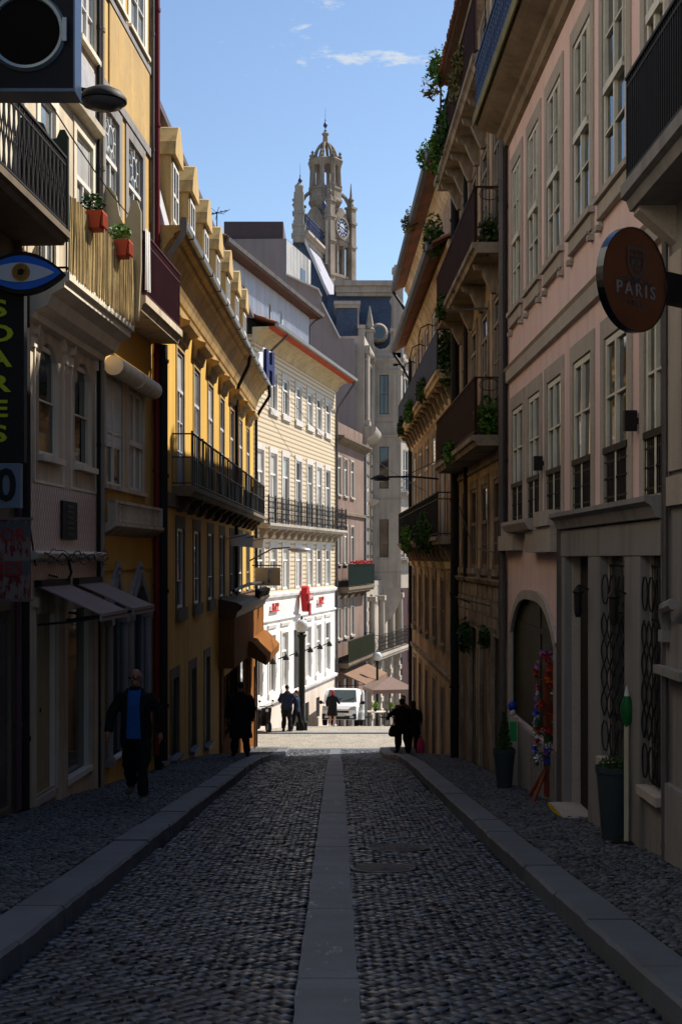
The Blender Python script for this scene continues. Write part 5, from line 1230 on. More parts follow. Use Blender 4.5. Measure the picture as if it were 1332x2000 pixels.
for k in range(8):
    t = ang8+k*math.pi/4; c, s_ = math.cos(t)*.98, math.sin(t)*.98
    mb.tube([(c*1.05, s_*1.05, 26.5), (c, s_, 28.05)], [.17, .15], 8); mb.lathe([(.22, 26.5), (.22, 26.65), (.14, 26.7)], (c*1.05, s_*1.05, 0), 6); mb.lathe([(.14, 27.85), (.22, 28.0), (.22, 28.1)], (c, s_, 0), 6)
    mb.lathe([(.12, 28.55), (.16, 28.7), (.06, 28.85), (.13, 28.95), (.02, 29.1)], (c*1.1, s_*1.1, 0), 6)
    q = [(math.cos(t)*r_, math.sin(t)*r_, z_) for r_, z_ in ((.80, 28.5), (.78, 28.85), (.68, 29.2), (.50, 29.5), (.28, 29.72), (.12, 29.85))]; mb.tube(q, .105, 6)
tp(mb, 'lantern_rib', towerstone, 40)
mb = MB(); prr = [(1.16, 28.05), (1.22, 28.2), (1.3, 28.45), (1.2, 28.55), (.85, 28.55), (.85, 28.05)]; n0 = 8
for k in range(8):
    t0, t1 = ang8+k*math.pi/4, ang8+(k+1)*math.pi/4
    for i in range(len(prr)): (ra, za), (rb, zb) = prr[i], prr[(i+1) % len(prr)]; mb.poly([(ra*math.cos(t0), ra*math.sin(t0), za), (ra*math.cos(t1), ra*math.sin(t1), za), (rb*math.cos(t1), rb*math.sin(t1), zb), (rb*math.cos(t0), rb*math.sin(t0), zb)])
tp(mb, 'lantern_ring', towerstone)
mb = MB(); mb.lathe([(.3, 29.7), (.2, 29.85), (.17, 30.35), (.26, 30.42), (.26, 30.5), (.12, 30.6), (.08, 30.75)], seg=8); tp(mb, 'lantern_neck', towerstone)
mb = MB(); finial(0, 0, 30.5, .52, mb); tp(mb, 'iron_finial', blueiron, 40)

RS, SO = .14, .4
# ================================================================== RIGHT SIDE
# ---- pink house
FR1 = Fac((FRx(21.3), 21.3), (FRx(11.25), 11.25), side_z(16))
rr1 = FR1.root('pink_house', 'pink stuccoed house with grey granite window frames and black iron window guards', 'building')
S = FR1.s
ow = [(S(1001), S(1022)), (S(1032), S(1055)), (S(1069), S(1097)), (S(1120), S(1155.5)), (S(1181), S(1228)), (S(1260), S(1316)-.18)]
h1 = [(a, b, .53, 2.38) for a, b in ow]
ou = [(S(1001), S(1018)), (S(1032), S(1053)), (S(1069), S(1096)), (S(1120), S(1154)), (S(1178), S(1225)), (S(1261), S(1314)-.22)]
h2 = [(a, b, 3.98, 6.25) for a, b in ou]; h3 = [(a, b, 7.4, 9.6) for a, b in ou]
harch = (S(1000), S(1089), -2.5, -.54, 'flat', .62)
hdoor = (S(1117), S(1163), -3.02, .02); hg1 = (S(1188), S(1236), -2.12, .02); hg2 = (S(1269), S(1309), -2.12, .02)
wall(rr1, FR1, 0, FR1.L, -5, 9.9, h1+h2+h3+[harch, hdoor, hg1, hg2], .3, [pink, granite], D=8)
ivory = offwhite
for (a, b, c, e) in h1:
    window(rr1, FR1, a+.04, b-.04, c, e-.02, .26, ivory, glass, 2, (1, 1, 1), .065)
    surround(rr1, FR1, a, b, c, e, .17, .05, granite, head=.21)
    mb = MB(); mb.bo(a, b, -.03, .03, 1.12, 1.19); mb.bo(a, b, -.01, .01, 1.02, 1.04); mb.bo(a, b, -.01, .01, .64, .66); mb.bo(a, b, -.02, .02, .53, .57); x = a+.03
    while x < b: mb.bo(x-.009, x+.009, -.009, .009, .55, 1.13); mb.lathe([(.006, 0), (.02, .03), (.006, .06)], (x, 0, .82), 6); x += .068
    mb.bo(a, b, -.09, -.08, .55, 1.0)
    part(mb, 'window_guard', iron, rr1, FR1)
for i, (a, b, c, e) in enumerate(h2):
    window(rr1, FR1, a+.05, b-.05, c+.02, e-.02, .24, ivory, glass, 2, (1, 1, 1.02, 1.02), .06, sash=True)
    surround(rr1, FR1, a, b, c, e, .17, .05, granite, head=.21, sill=.07, drop=.36)
    mb = MB(); mb.bo(a-.15, b+.15, 0, .04, 3.72, 3.90); mb.bo(a-.05, b+.05, 0, .07, 3.70, 3.73); mb.bo(a-.17, a-.05, 0, .07, 3.60, 3.66); mb.bo(b+.05, b+.17, 0, .07, 3.60, 3.66); part(mb, 'apron', granite, rr1, FR1)
for (a, b, c, e) in h3: window(rr1, FR1, a, b, c, e, .2, ivory, glass_pale, 2, (1, 1), .06, panes=False); surround(rr1, FR1, a, b, c, e, .15, .04, granite)
part(MB().prof([(0, 2.86), (.06, 2.88), (.06, 3.06), (.09, 3.1), (0, 3.12)], 0, FR1.L), 'string_course', granite, rr1, FR1)
cc = [(0, 6.78), (.07, 6.8), (.09, 6.92), (.16, 6.96), (.18, 7.04), (.42, 7.12), (.50, 7.16), (.55, 7.3), (0, 7.3)]
b_ = part(MB().prof(cc, -.02, FR1.L+.1), 'balcony_cornice', mat('weathered_cornice', (.30, .235, .17), .9, (.16, .12, .08), 1.2, .8, .4, .4, 18), rr1, FR1)
part(MB().prof([(.55, 7.16), (.575, 7.16), (.575, 7.34), (.53, 7.34), (.53, 7.3), (.55, 7.3)], -.03, FR1.L+.1), 'edge_trim', mat('lichen_edge', (.25, .22, .10), .9, (.12, .11, .05), 2, .9), rr1, FR1, parent=b_)
mb = MB(); rail_mesh(mb, [(.0, 0), (.0, -.52), (FR1.L, -.52)], 7.32, 8.2, .16, .022, .05, 'scroll', .88); part(mb, 'railing', blueiron, rr1, FR1, parent=b_)
part(MB().bo(0, FR1.L, 0, .12, 9.7, 9.9).bo(-.1, FR1.L, 0, .6, 9.9, 10.05), 'eave', granite, rr1, FR1)
# ground floor: arched shop window
a, b = harch[:2]
part(MB().bo(a-.02, b+.02, -.29, -.27, -2.5, -.5), 'shop_window', mat('shop_glass', (.05, .045, .025), .5, (.02, .018, .012), .8, .9, 0, 0, spec=.02), rr1, FR1)
mb = MB(); c_2 = a+(b-a)*.62; mb.bo(c_2-.035, c_2+.035, -.26, -.18, -2.5, -.5); mb.bo(a, b, -.26, -.18, -1.08, -1.0); mb.bo(a, b, -.27, -.17, -2.6, -2.45); mb.bo(a, a+.07, -.26, -.18, -2.5, -.6); part(mb, 'window_frame', iron, rr1, FR1)
mb = MB(); n = 18; pr = [(a+(b-a)*k/n, -.54-.62+.62*min(1, arch(k/n, 'flat'))) for k in range(n+1)]
pr = [(a, -2.5)]+pr+[(b, -2.5)]
for k in range(len(pr)-1): mb.bar((pr[k][0], -.025, pr[k][1]), (pr[k+1][0], -.025, pr[k+1][1]), .14, .05, up=(0, 1, 0))
part(mb, 'arch_surround', granite, rr1, FR1)
part(MB().bo(a-.1, b+.1, 0, .06, -5, -2.55), 'stall_riser', granite_grey, rr1, FR1)
mb = MB(); A0, A1 = S(991), S(1099)    # stepped ledge above the arch
mb.bo(A0, A0+.55*(A1-A0)*.6, 0, .16, .12, .36); mb.bo(A1-.42*(A1-A0), A1-.02, 0, .16, .08, .42); mb.prof([(0, .36), (.22, .40), (.28, .5), (.28, .55), (0, .56)], A0+.25*(A1-A0), A0+.72*(A1-A0)); mb.bo(A1-.22*(A1-A0), A1, 0, .2, .42, .62); mb.bo(A0, A0+.18*(A1-A0), 0, .12, .36, .55)
part(mb, 'stepped_ledge', granite, rr1, FR1)
# ground floor: grey stone shopfront
G0, G1 = S(1110), FR1.L-.02
mb = MB(); mb.bo(G0, G1, .003, .10, .025, .34); mb.prof([(0, .34), (.14, .36), (.18, .46), (.24, .5), (.24, .55), (0, .56)], G0-.06, G1)
part(mb, 'shopfront_lintel', granite_grey, rr1, FR1)
mb = MB()
for a, b in ((hdoor[1]+.01, hg1[0]-.01), (hg1[1]+.01, hg2[0]-.01), (hg2[1]+.01, G1)): mb.bo(a, b, .003, .09, -5, .02)
for a, b in ((S(1110), hdoor[0]-.01),): mb.bo(a, b, .003, .09, -5, .02)
part(mb, 'shopfront_pilaster', granite_grey, rr1, FR1)
for (a, b, c, e) in (hg1, hg2):
    part(MB().bo(a, b, -.27, -.25, c, e), 'shop_window', glass, rr1, FR1)
    mb = MB(); w = b-a
    for x in (a+.03, b-.03, (a+b)/2): mb.bo(x-.012, x+.012, -.09, -.07, c, e-.08)
    for z in (c+.02, c+.45, e-.6, e-.1): mb.bo(a, b, -.09, -.07, z-.01, z+.01)
    k = 0; hgt = e-.6-(c+.45)
    for q in range(4):
        for sg in (-1, 1):
            cx_ = a+w*(q+.5)/4; pts = [(cx_+sg*w/8*math.sin(t*math.pi*4), -.08, c+.45+hgt*t) for t in [k2/20 for k2 in range(21)]]
            for k2 in range(20): mb.bar(pts[k2], pts[k2+1], .013, .013)
    for q in range(3):
        for zc in (c+.24, e-.35):
            cx_ = a+w*(q+.5)/3; pts = [(cx_+w/7*math.cos(t), -.08, zc+.16*math.sin(t)) for t in [k2*math.pi/5 for k2 in range(11)]]
            for k2 in range(10): mb.bar(pts[k2], pts[k2+1], .013, .013)
    part(mb, 'window_grille', iron, rr1, FR1)
    part(MB().bo(a, b, -.06, .14, c-.08, c), 'window_sill', granite, rr1, FR1)
    part(MB().bo(a+.0, b-.0, -.04, .06, c-.8, c-.08), 'stall_riser', granite_grey, rr1, FR1)
a, b, c, e = hdoor
mb = MB(); mb.box(a+.01, b-.01, .10, .14, c, e-.02); mb.box(a+.1, b-.1, .08, .10, c+.3, e-.2); part(mb, 'door', darkdoor, rr1, FR1)
part(MB().bo(a, b, -.25, .28, -4, c+.02), 'doorstep', granite, rr1, FR1)
mb = MB(); x = a
while x < b: mb.prof([(.285, c-.03), (.285, c+.018), (.30, c+.018), (.30, c-.03)], x, x+.05); x += .1
part(mb, 'warning_stripe', yellowpaint, rr1, FR1)
part(MB().bo(hg2[0]-.2, G1, -.0, .32, -5, -3.02), 'doorstep', granite, rr1, FR1)
pipe(rr1, FR1, S(1104), -4.2, .45, .07, .045, leadpipe); pipe(rr1, FR1, S(1107.5), -4.2, .3, .05, .03, mat('brown_pipe', (.10, .065, .045), .5))
pipe(rr1, FR1, .06, -3.9, 7.1, .09, .06, leadpipe); pipe(rr1, FR1, .2, .6, 7.0, .05, .028, iron)
for px, z in ((1178+64, .9+.12), (1062, .86)):
    pass
for i, (px, py) in enumerate(((1246, 822), (1061.5, 905))):
    o = empty('wall_spotlight', FR1.W(S(px), .0, FR1.z(px, py)), FR1.rz, 'small black box lamp on the pink wall, %s' % ('nearer the camera', 'farther from the camera')[i], 'wall lamp', 'black box lamps on the pink wall')
    MB().box(-.035, .035, -.14, -.02, -.1, .1).obj('lamp_body', iron, o); MB().box(-.015, .015, -.03, 0, -.03, .03).obj('bracket', iron, o)
# small lanterns flanking the grille
for i, px in enumerate((1166.5, 1241.5)):
    o = empty('iron_wall_lantern', FR1.W(S(px), .1, -.5), FR1.rz, 'little iron lantern on the grey shopfront pier %s' % ('beside the doorway', 'between the two grilles')[i], 'wall lamp', 'iron lanterns on the grey shopfront')
    MB().lathe([(.03, -.16), (.045, -.1), (.05, .1), (.07, .12), (.01, .2)], (0, -.12, 0), 6).obj('lantern', iron, o); MB().bar((0, 0, .15), (0, -.12, .2), .02).obj('bracket', iron, o)

# ---- nearest house at the right edge
FR0 = Fac((2.90, 11.2), (3.02, -10), side_z(9))
rr0 = FR0.root('grey_stone_house', 'grey stone house at the right edge with a black ornate balcony overhead', 'building')
sdr = lambda d: (11.2-d)
RS = .3
hh = [(sdr(10.4), sdr(9.3), 3.3, 4.9), (sdr(8.4), sdr(7.3), 3.3, 4.9), (sdr(10.2), sdr(9.0), -2.6, -.4), (sdr(8.4), sdr(7.2), -2.6, -.4)]
wall(rr0, FR0, 0, FR0.L, -4, 5.3, hh, .25, [granite_grey, granite_grey], D=8)  # unseen top cut low so sun reaches the left row and bounces back
for h in hh[:2]: window(rr0, FR0, *h, .2, ivory, glass_pale, 2, (1, 1, 1), .06)
for h in hh[2:]: part(MB().bo(h[0], h[1], -.24, -.2, h[2], h[3]), 'shop_window', glass, rr0, FR0)
mb = MB(); mb.bo(-.0, .75, .003, .06, -4, -1.95); mb.bo(0, .85, .003, .14, -1.0, -.93); mb.bo(.0, .62, .003, .05, -.93, -.55); mb.tube([(.18, -.06, -.62), (.22, -.10, -.5), (.32, -.12, -.42), (.6, -.12, -.38)], .05, 8); mb.bo(.1, .24, .003, .12, -.72, -.62)
part(mb, 'corner_pier', granite_grey, rr0, FR0, 40)
part(MB().bo(0, FR0.L, .003, .05, .45, .7).bo(0, .5, .003, .03, .75, 2.6), 'string_course', granite, rr0, FR0)
part(MB().prism([(0, 2.7), (-.32, 2.98), (-.32, 3.02), (0, 3.02)], .05, .25, 'x'), 'balcony_bracket', granite, rr0, FR0)
balcony(rr0, FR0, .03, 6, 3.24, 4.16, .38, .22, granite_grey, iron, .065, None, 0, mid=.92, r=.016)
mb = MB(); x = .05
while x < 6:
    for zc in (3.4, 3.62, 3.84):
        pts = [(x+.05+.035*math.cos(t), -.36, zc+.10*math.sin(t)) for t in [k2*math.pi/4 for k2 in range(9)]]
        for k2 in range(8): mb.bar(pts[k2], pts[k2+1], .011, .011)
    x += .13
part(mb, 'scroll_panel', iron, rr0, FR0)
pipe(rr0, FR0, .06, -3.5, 2.9, .05, .03, leadpipe)
# round hanging sign
o = empty('round_cafe_sign', (2.05, 8.9, 1.93), R(40), 'round amber hanging disc sign with a crest and lettering over the right pavement', 'sign')
mb = MB(); n = 48; Rr = .355
mb.prism([(Rr*math.cos(2*math.pi*k/n), Rr*math.sin(2*math.pi*k/n)) for k in range(n)], -.028, .028, 'y'); mb.obj('disc', amber, o)
mb = MB()
for k in range(n):
    t0, t1 = 2*math.pi*k/n, 2*math.pi*(k+1)/n
    pr = ((Rr, -.034), (Rr+.008, -.034), (Rr+.008, .026), (Rr, .026))
    for i in range(4): (ra, ya), (rb, yb) = pr[i], pr[(i+1) % 4]; mb.poly([(ra*math.cos(t0), ya, ra*math.sin(t0)), (ra*math.cos(t1), ya, ra*math.sin(t1)), (rb*math.cos(t1), yb, rb*math.sin(t1)), (rb*math.cos(t0), yb, rb*math.sin(t0))])
mb.obj('rim', mat('chrome_rim', (.10, .11, .13), .2, metal=1, bump=0), o)
MB().box(Rr, Rr+.75, -.05, .05, -.105, .105).obj('bracket', black, o)
etch = mat('etched_grey', (.10, .085, .085), .5)
put_text('GALERIA DE', .052, etch, o, (0, -.032, -.012), (R(90), 0, 0), .003, 1.25, bold=.001)
put_text('PARIS', .125, letter_w, o, (0, -.033, -.075), (R(90), 0, 0), .004, 1.5, bold=.001)
put_text('1906', .06, etch, o, (0, -.032, -.16), (R(90), 0, 0), .003, 1.5, bold=.001)
put_text('PORTO', .03, etch, o, (0, -.032, -.20), (R(90), 0, 0), .003, 1.4) if False else None
mb = MB()
def shield(s_): return [(-s_, s_*1.0), (s_, s_*1.0), (s_, -s_*.2), (s_*.8, -s_*.75), (s_*.4, -s_*1.1), (0, -s_*1.22), (-s_*.4, -s_*1.1), (-s_*.8, -s_*.75), (-s_, -s_*.2)]
a_, b_2 = shield(.10), shield(.074)
for k in range(9): j = (k+1) % 9; mb.poly([(a_[k][0], -.034, a_[k][1]+.125), (a_[j][0], -.034, a_[j][1]+.125), (b_2[j][0], -.034, b_2[j][1]+.125), (b_2[k][0], -.034, b_2[k][1]+.125)])
mb.box(-.06, .06, -.036, -.03, .155, .165).box(-.006, .006, -.036, -.03, .05, .19).box(-.05, -.02, -.036, -.03, .10, .14).box(.02, .05, -.036, -.03, .10, .14)
mb.obj('crest', etch, o)

# ---- old stained house with red-sheeted balconies
RS, SO = .16, .5
FR2 = Fac((FRx(28.85), 28.85), (FRx(21.33), 21.33), side_z(25))
rr2 = FR2.root('stained_balcony_house', 'old stained stone house with rust red sheeted balconies and plants', 'building')
S = FR2.s; L2_ = FR2.L
cs = [L2_*k for k in (.16, .39, .62, .85)]
def col3(z0, z1, hw_): return [(c-hw_, c+hw_, z0, z1) for c in cs]
hu, hm_, hp, hl_ = col3(8.55, 10.2, .45), col3(5.4, 7.7, .45), col3(2.15, 4.6, .45), col3(-.2, 1.4, .45)
hgd = [(c-.55, c+.55, -5.2, -1.4) for c in cs]
wall(rr2, FR2, 0, L2_, -6.2, 10.7, hu+hm_+hp+hl_+hgd, .25, [oldwall, oldstone, oldwall_low], D=8, slabs=(-.5,))if False else wall(rr2, FR2, 0, L2_, -6.2, 10.7, hu+hm_+hp+hl_+hgd, .25, [oldwall, oldstone], D=8)
oldwood = mat('old_brown_paint', (.18, .12, .075), .7, (.09, .06, .04), 1.5, .7, .4, .2)
for h in hu+hm_+hp: window(rr2, FR2, *h, .2, mat('grey_wood', (.30, .26, .21), .7, (.16, .13, .1), 2, .7, .4, .2), glass, 2, (1, 1, 1), .08, transom=.8); surround(rr2, FR2, *h, .15, .05, oldstone)
for h in hl_: window(rr2, FR2, *h, .2, oldwood, glass, 2, (1, 1), .08, transom=.55); surround(rr2, FR2, *h, .16, .05, oldstone, sill=.12)
for i, h in enumerate(hgd):
    mb = MB(); a, b, c, e = h; mb.bo(a, b, -.22, -.18, c, e); mb.bo(a+.1, (a+b)/2-.05, -.18, -.15, c+.5, e-1.2); mb.bo((a+b)/2+.05, b-.1, -.18, -.15, c+.5, e-1.2); mb.bo(a, b, -.18, -.14, e-.9, e-.8); part(mb, 'door', darkdoor if i % 2 else oldwood, rr2, FR2); surround(rr2, FR2, *h, .14, .06, oldstone)
mb = MB()   # coursed stone facing of the ground storey, joints open
z = -.2; 
k = 0
while z > -1.35:
    x = .02+(k % 2)*.2
    while x < L2_-.05: mb.bo(x, min(x+rnd.uniform(.5, .7), L2_-.03), .003, .03, z-.27, z-.012); x += .72
    z -= .29; k += 1
part(mb, 'ashlar_course', oldstone, rr2, FR2)
part(MB().prof([(0, -.5), (.08, -.48), (.12, -.4), (0, -.38)], 0, L2_), 'string_course', oldstone, rr2, FR2)
part(MB().prof([(0, 1.7), (.05, 1.72), (.05, 1.8), (0, 1.82)], 0, L2_), 'string_course', oldstone, rr2, FR2)
for zs, zt, nb in ((2.08, 3.05, 0), (5.33, 6.27, 4)):
    bb = balcony(rr2, FR2, .05, L2_-.25, zs, zt, .50, .18, oldstone, mat('rust_iron', (.04, .022, .018), .6, (.08, .03, .015), 5, .7), .11, None, nb, bm_=oldstone, bdrop=.5)
    mb = MB(); rail_mesh(mb, [(.1, -.475), (L2_-.32, -.475)], zs+.04, zt-.02, .10, .03, orn='lyre'); part(mb, 'scroll_panel', mat('rust_red_iron', (.07, .018, .014), .7, (.04, .015, .012), 3, .6), rr2, FR2, parent=bb)
    mb = MB(); 
    for k in range(12): t = k*math.pi/6; mb.bar((L2_-.30, -.25+.17*math.cos(t), zt-.12+.1*math.sin(t)), (L2_-.30, -.25+.17*math.cos(t+math.pi/6), zt-.12+.1*math.sin(t+math.pi/6)), .014)
    part(mb, 'scroll_panel', MATS['rust_iron'], rr2, FR2, parent=bb)
bb = balcony(rr2, FR2, .05, L2_-.1, 8.45, 9.45, .52, .2, oldstone, MATS['rust_iron'], .14, None, 7, bm_=oldstone, bdrop=.55)
part(MB().bo(.4, L2_-.1, .49, .50, 8.5, 9.4), 'privacy_sheet', rediron, rr2, FR2, parent=bb)
part(MB().prof([(0, 10.4), (.2, 10.5), (.28, 10.7), (0, 10.75)], 0, L2_), 'eave_cornice', oldstone, rr2, FR2)
part(MB().prof([(0, 10.62), (.42, 10.66), (.42, 10.72), (0, 10.8)], 0, L2_), 'eave_board', wood, rr2, FR2)
tiled_roof(rr2, FR2, -.1, L2_+.1, .5, 10.74, 2.6, .42)
pipe(rr2, FR2, L2_-.08, -5.5, 10.5, .08, .05, iron); pipe(rr2, FR2, L2_*.27, -.5, 10, .08, .045, iron); pipe(rr2, FR2, .05, -6, 10.4, .10, .09, black, 'downpipe')
mb = MB(); mb.tube([(L2_*.4, -.1, -.9), (L2_*.55, -.5, -.75), (L2_*.8, -.1, -.85)], .015, 5); mb.tube([(L2_*.2, -.15, 1.1), (L2_*.5, -.12, .2), (L2_*.9, -.1, 0.1)], .012, 5); mb.tube([(L2_*.5, -.52, 5.2), (L2_*.9, -.05, 5.6)], .02, 5); mb.tube([(L2_*.3, -.52, 5.15), (L2_*.7, -.05, 4.6)], .02, 5)
part(mb, 'cable', iron, rr2, FR2)
def plant(f, s, o, z, rx, ry, rz_, n, m, label, name='trailing_plant', size=.1, droop=.1, cat='plant', group=None, pot=False):
    e = empty(name, f.W(s, o, z), f.rz, label, cat, group); mb = MB(); leaves(mb, (0, 0, rz_*.6), rx, ry, rz_, int(n*.8), size, droop); leaves(mb, (rx*.2, 0, rz_*.5), rx*.7, ry*.9, rz_*.7, int(n*.5), size*1.7, droop*2); mb.obj('foliage', m, e)
    mb = MB()
    for _ in range(7): a = rnd.uniform(-rx*.8, rx*.8); mb.tube([(a*.3, 0, -.02), (a*.7, rnd.uniform(-.05, .05), rz_*.5), (a, rnd.uniform(-ry, ry)*.7, rz_)], [.012, .008, .004], 5)
    mb.obj('stem', leaf_dark, e)
    if pot: MB().lathe([(.09, -.16), (.12, .0), (.13, .02), (.1, .02)], seg=10).obj('pot', terracotta, e)
    return e
plant(FR2, L2_*.10, .50, 8.55, .55, .22, .75, 700, leaf, 'bushy green plant hanging at the far end of the top balcony of the stained house', group='plants on the old house balconies')
plant(FR2, L2_*.30, .52, 8.6, .8, .2, .6, 800, leaf_dark, 'dark trailing foliage on the middle of the top balcony of the stained house', group='plants on the old house balconies')
plant(FR2, L2_*.62, .52, 8.9, 1.2, .14, .45, 700, dryleaf, 'dry straggling creeper along the near half of the top balcony rail', group='plants on the old house balconies')
plant(FR2, L2_*.2, .55, 5.3, .9, .08, .22, 220, leaf_dark, 'creeper along the edge of the upper rust red balcony', group='plants on the old house balconies', pot=False)
plant(FR2, L2_-.45, .28, 2.15, .28, .22, .42, 420, leaf, 'leafy plant in the near corner of the lower rust red balcony', group='plants on the old house balconies')
plant(FR2, L2_-.42, .25, 5.4, .2, .2, .3, 200, leaf_dark, 'small dark plant behind the near end of the upper rust red balcony', group='plants on the old house balconies')
plant(FR2, L2_*.42, .56, 2.05, 1.0, .08, .22, 200, leaf, 'thin creeper sprouting from the slab edge of the lower rust red balcony', group='plants on the old house balconies', pot=False)
plant(FR2, L2_*.30, .12, -1.75, .32, .14, .35, 260, leaf_dark, 'weed bush growing from the wall above the old ground floor doors', name='wall_weed', pot=False)
plant(FR2, L2_*.72, .12, -1.5, .2, .1, .2, 90, leaf_dark, 'small weed tuft on the old wall ledge nearer the pink house', name='wall_weed', pot=False)
plant(FR2, .3, .48, 10.8, .5, .3, .4, 300, leaf, 'wild shrub sprouting from the far corner of the stained house roof', name='roof_weed', pot=False)
plant(FR2, .0, .60, 10.5, .35, .3, .3, 90, dryleaf, 'dry twiggy weed hanging off the far roof corner of the stained house', name='roof_weed', pot=False)

# ---- warm cream corner house with two eaves
FR3 = Fac((FRx(43.8), 43.8), (FRx(28.88), 28.88), side_z(36))
rr3 = FR3.root('two_eaved_corner_house', 'weathered cream corner house with two tiled eaves and plant-covered balconies', 'building')
S = FR3.s; L3_ = FR3.L; f3 = lambda d: (43.8-d)/FR3.u.y*-1
c6 = [L3_*(k+.5)/6 for k in range(6)]
ha, hb = [(c-.5, c+.5, 4.35, 6.7) for c in c6], [(c-.5, c+.5, .5, 3.3) for c in c6]
hc, hd = [(c-.45, c+.45, -2.2, -.5) for c in c6], [(c-.5, c+.5, -7.0, -3.3) for c in c6]
wall(rr3, FR3, 0, L3_, -8.5, 9.3, ha+hb+hc+hd, .28, [oldwall_low, oldstone, warmwall], D=8, slabs=(-2.95,))
for h in ha+hb: window(rr3, FR3, *h, .2, white, glass_pale, 2, (1, 1), .08, transom=.75, panes=False); surround(rr3, FR3, *h, .14, .05, oldstone)
for h in hc: window(rr3, FR3, *h, .22, oldwood, glass, 2, (1, 1), .08, panes=False); surround(rr3, FR3, *h, .15, .06, oldstone, sill=.14); part(MB().prof([(0, -.3), (.12, -.25), (.16, -.1), (0, -.08)], h[0]-.2, h[1]+.2), 'window_hood', warmwall, rr3, FR3)
for i, h in enumerate(hd):
    mb = MB(); a, b, c, e = h; mb.bo(a, b, -.25, -.2, c, e); mb.bo(a+.1, b-.1, -.2, -.17, c+.6, e-1); part(mb, 'door', darkdoor if i % 2 else oldwood, rr3, FR3); surround(rr3, FR3, *h, .13, .05, oldwall_low)
part(MB().prof([(0, -3.0), (.06, -2.98), (.08, -2.86), (0, -2.84)], 0, L3_), 'string_course', oldstone, rr3, FR3)
part(MB().prof([(0, 3.62), (.05, 3.65), (.08, 3.8), (0, 3.82)], 0, L3_), 'string_course', warmwall, rr3, FR3)
balcony(rr3, FR3, -.4, L3_-.3, 4.3, 5.22, .44, .2, warmwall, iron, .16, None, 14, sheet=bluesheet, bm_=oldstone, bdrop=.42)
balcony(rr3, FR3, -.4, L3_-.3, .5, 1.5, .44, .18, oldstone, iron, .15, None, 12, bm_=oldstone, bdrop=.4, mid=.85)
for k, s_ in enumerate((2.0, 5, 8, 11.5)):
    pass
for z, oo, sl in ((7.15, .58, .5), (9.25, .58, .42)):
    tiled_roof(rr3, FR3, -.5, L3_-.4 if z < 8 else L3_+.0, oo, z, .9 if z < 8 else 2.6, sl)
    mb = MB(); mb.prof([(oo-.02, z-.06), (oo+.10, z-.06), (oo+.13, z+.07), (oo+.09, z+.07), (oo+.07, z), (oo, z)], -.55, L3_-.3); part(mb, 'gutter', leadpipe, rr3, FR3)
    part(MB().prof([(0, z-.42), (.08, z-.36), (.16, z-.12), (.24, z-.02), (.24, z+.04), (0, z+.1)], -.4, L3_), 'eave_cornice', warmwall, rr3, FR3)
    mb = MB(); mb.tube([(-.45, -oo-.05, z-.05), (-.3, -oo*.6, z-.5), (-.12, -.1, z-1.0), (-.12, -.08, z-2.2)], .05, 8); part(mb, 'downpipe', iron, rr3, FR3)
mb = MB(); mb.tube([(-.06, -.06, -7), (-.06, -.06, 7)], .07, 8); part(mb, 'downpipe', iron, rr3, FR3)
mb = MB()     # hoop frames above the navy balcony
for s_ in (8.5, 5.2, 1.8): mb.tube([(s_, -.42, 5.2), (s_, -.42, 6.1), (s_, -.36, 6.35), (s_, -.15, 6.45), (s_, 0, 6.4)], .018, 5)
part(mb, 'awning_hoop', iron, rr3, FR3)
plant(FR3, L3_*.12, .5, 4.2, .9, .12, .3, 420, leaf_dark, 'trailing foliage at the far end of the navy-sheeted balcony', group='plants on the corner house balconies')
plant(FR3, L3_*.38, .5, 4.25, 1.7, .12, .3, 700, leaf, 'bright trailing foliage along the middle of the navy-sheeted balcony', group='plants on the corner house balconies')
plant(FR3, L3_*.68, .46, 4.3, 1.5, .12, .3, 500, leaf_dark, 'darker trailing foliage at the near end of the navy-sheeted balcony', group='plants on the corner house balconies')
plant(FR3, L3_*.30, .5, .4, 1.9, .18, .42, 900, leaf, 'light green bush spilling over the far half of the lowest iron balcony', group='plants on the corner house balconies')
plant(FR3, L3_*.72, .46, .4, 2.6, .22, .55, 1500, leaf_dark, 'thick dark foliage covering the near half of the lowest iron balcony', group='plants on the corner house balconies')
plant(FR3, L3_*.97, .25, 4.2, .3, .2, .9, 500, leaf_dark, 'ivy hanging down where the corner house meets the stained house', group='plants on the corner house balconies', pot=False)
plant(FR3, L3_-1.2, .62, 9.3, .5, .25, .35, 260, leaf, 'green weed tuft at the near end of the upper tiled eave', name='roof_weed', pot=False)
plant(FR3, L3_*.55, .65, 9.2, .4, .25, .35, 220, dryleaf, 'round dry weed halfway along the upper tiled eave', name='roof_weed', pot=False)
plant(FR3, L3_-.9, .5, 7.2, .45, .25, .55, 380, leaf_dark, 'dark shrub growing at the near end of the lower tiled eave', name='roof_weed', pot=False)
o = empty('roof_mast', FR3.W(L3_-.6, .35, 9.4), 0, 'thin bare metal pole standing above the near end of the upper eave', 'pole')
MB().tube([(0, 0, 0), (0, 0, 1.75)], .025, 6).obj('mast', iron, o); MB().box(-.08, .08, -.08, .08, -.05, .02).obj('foot', iron, o)
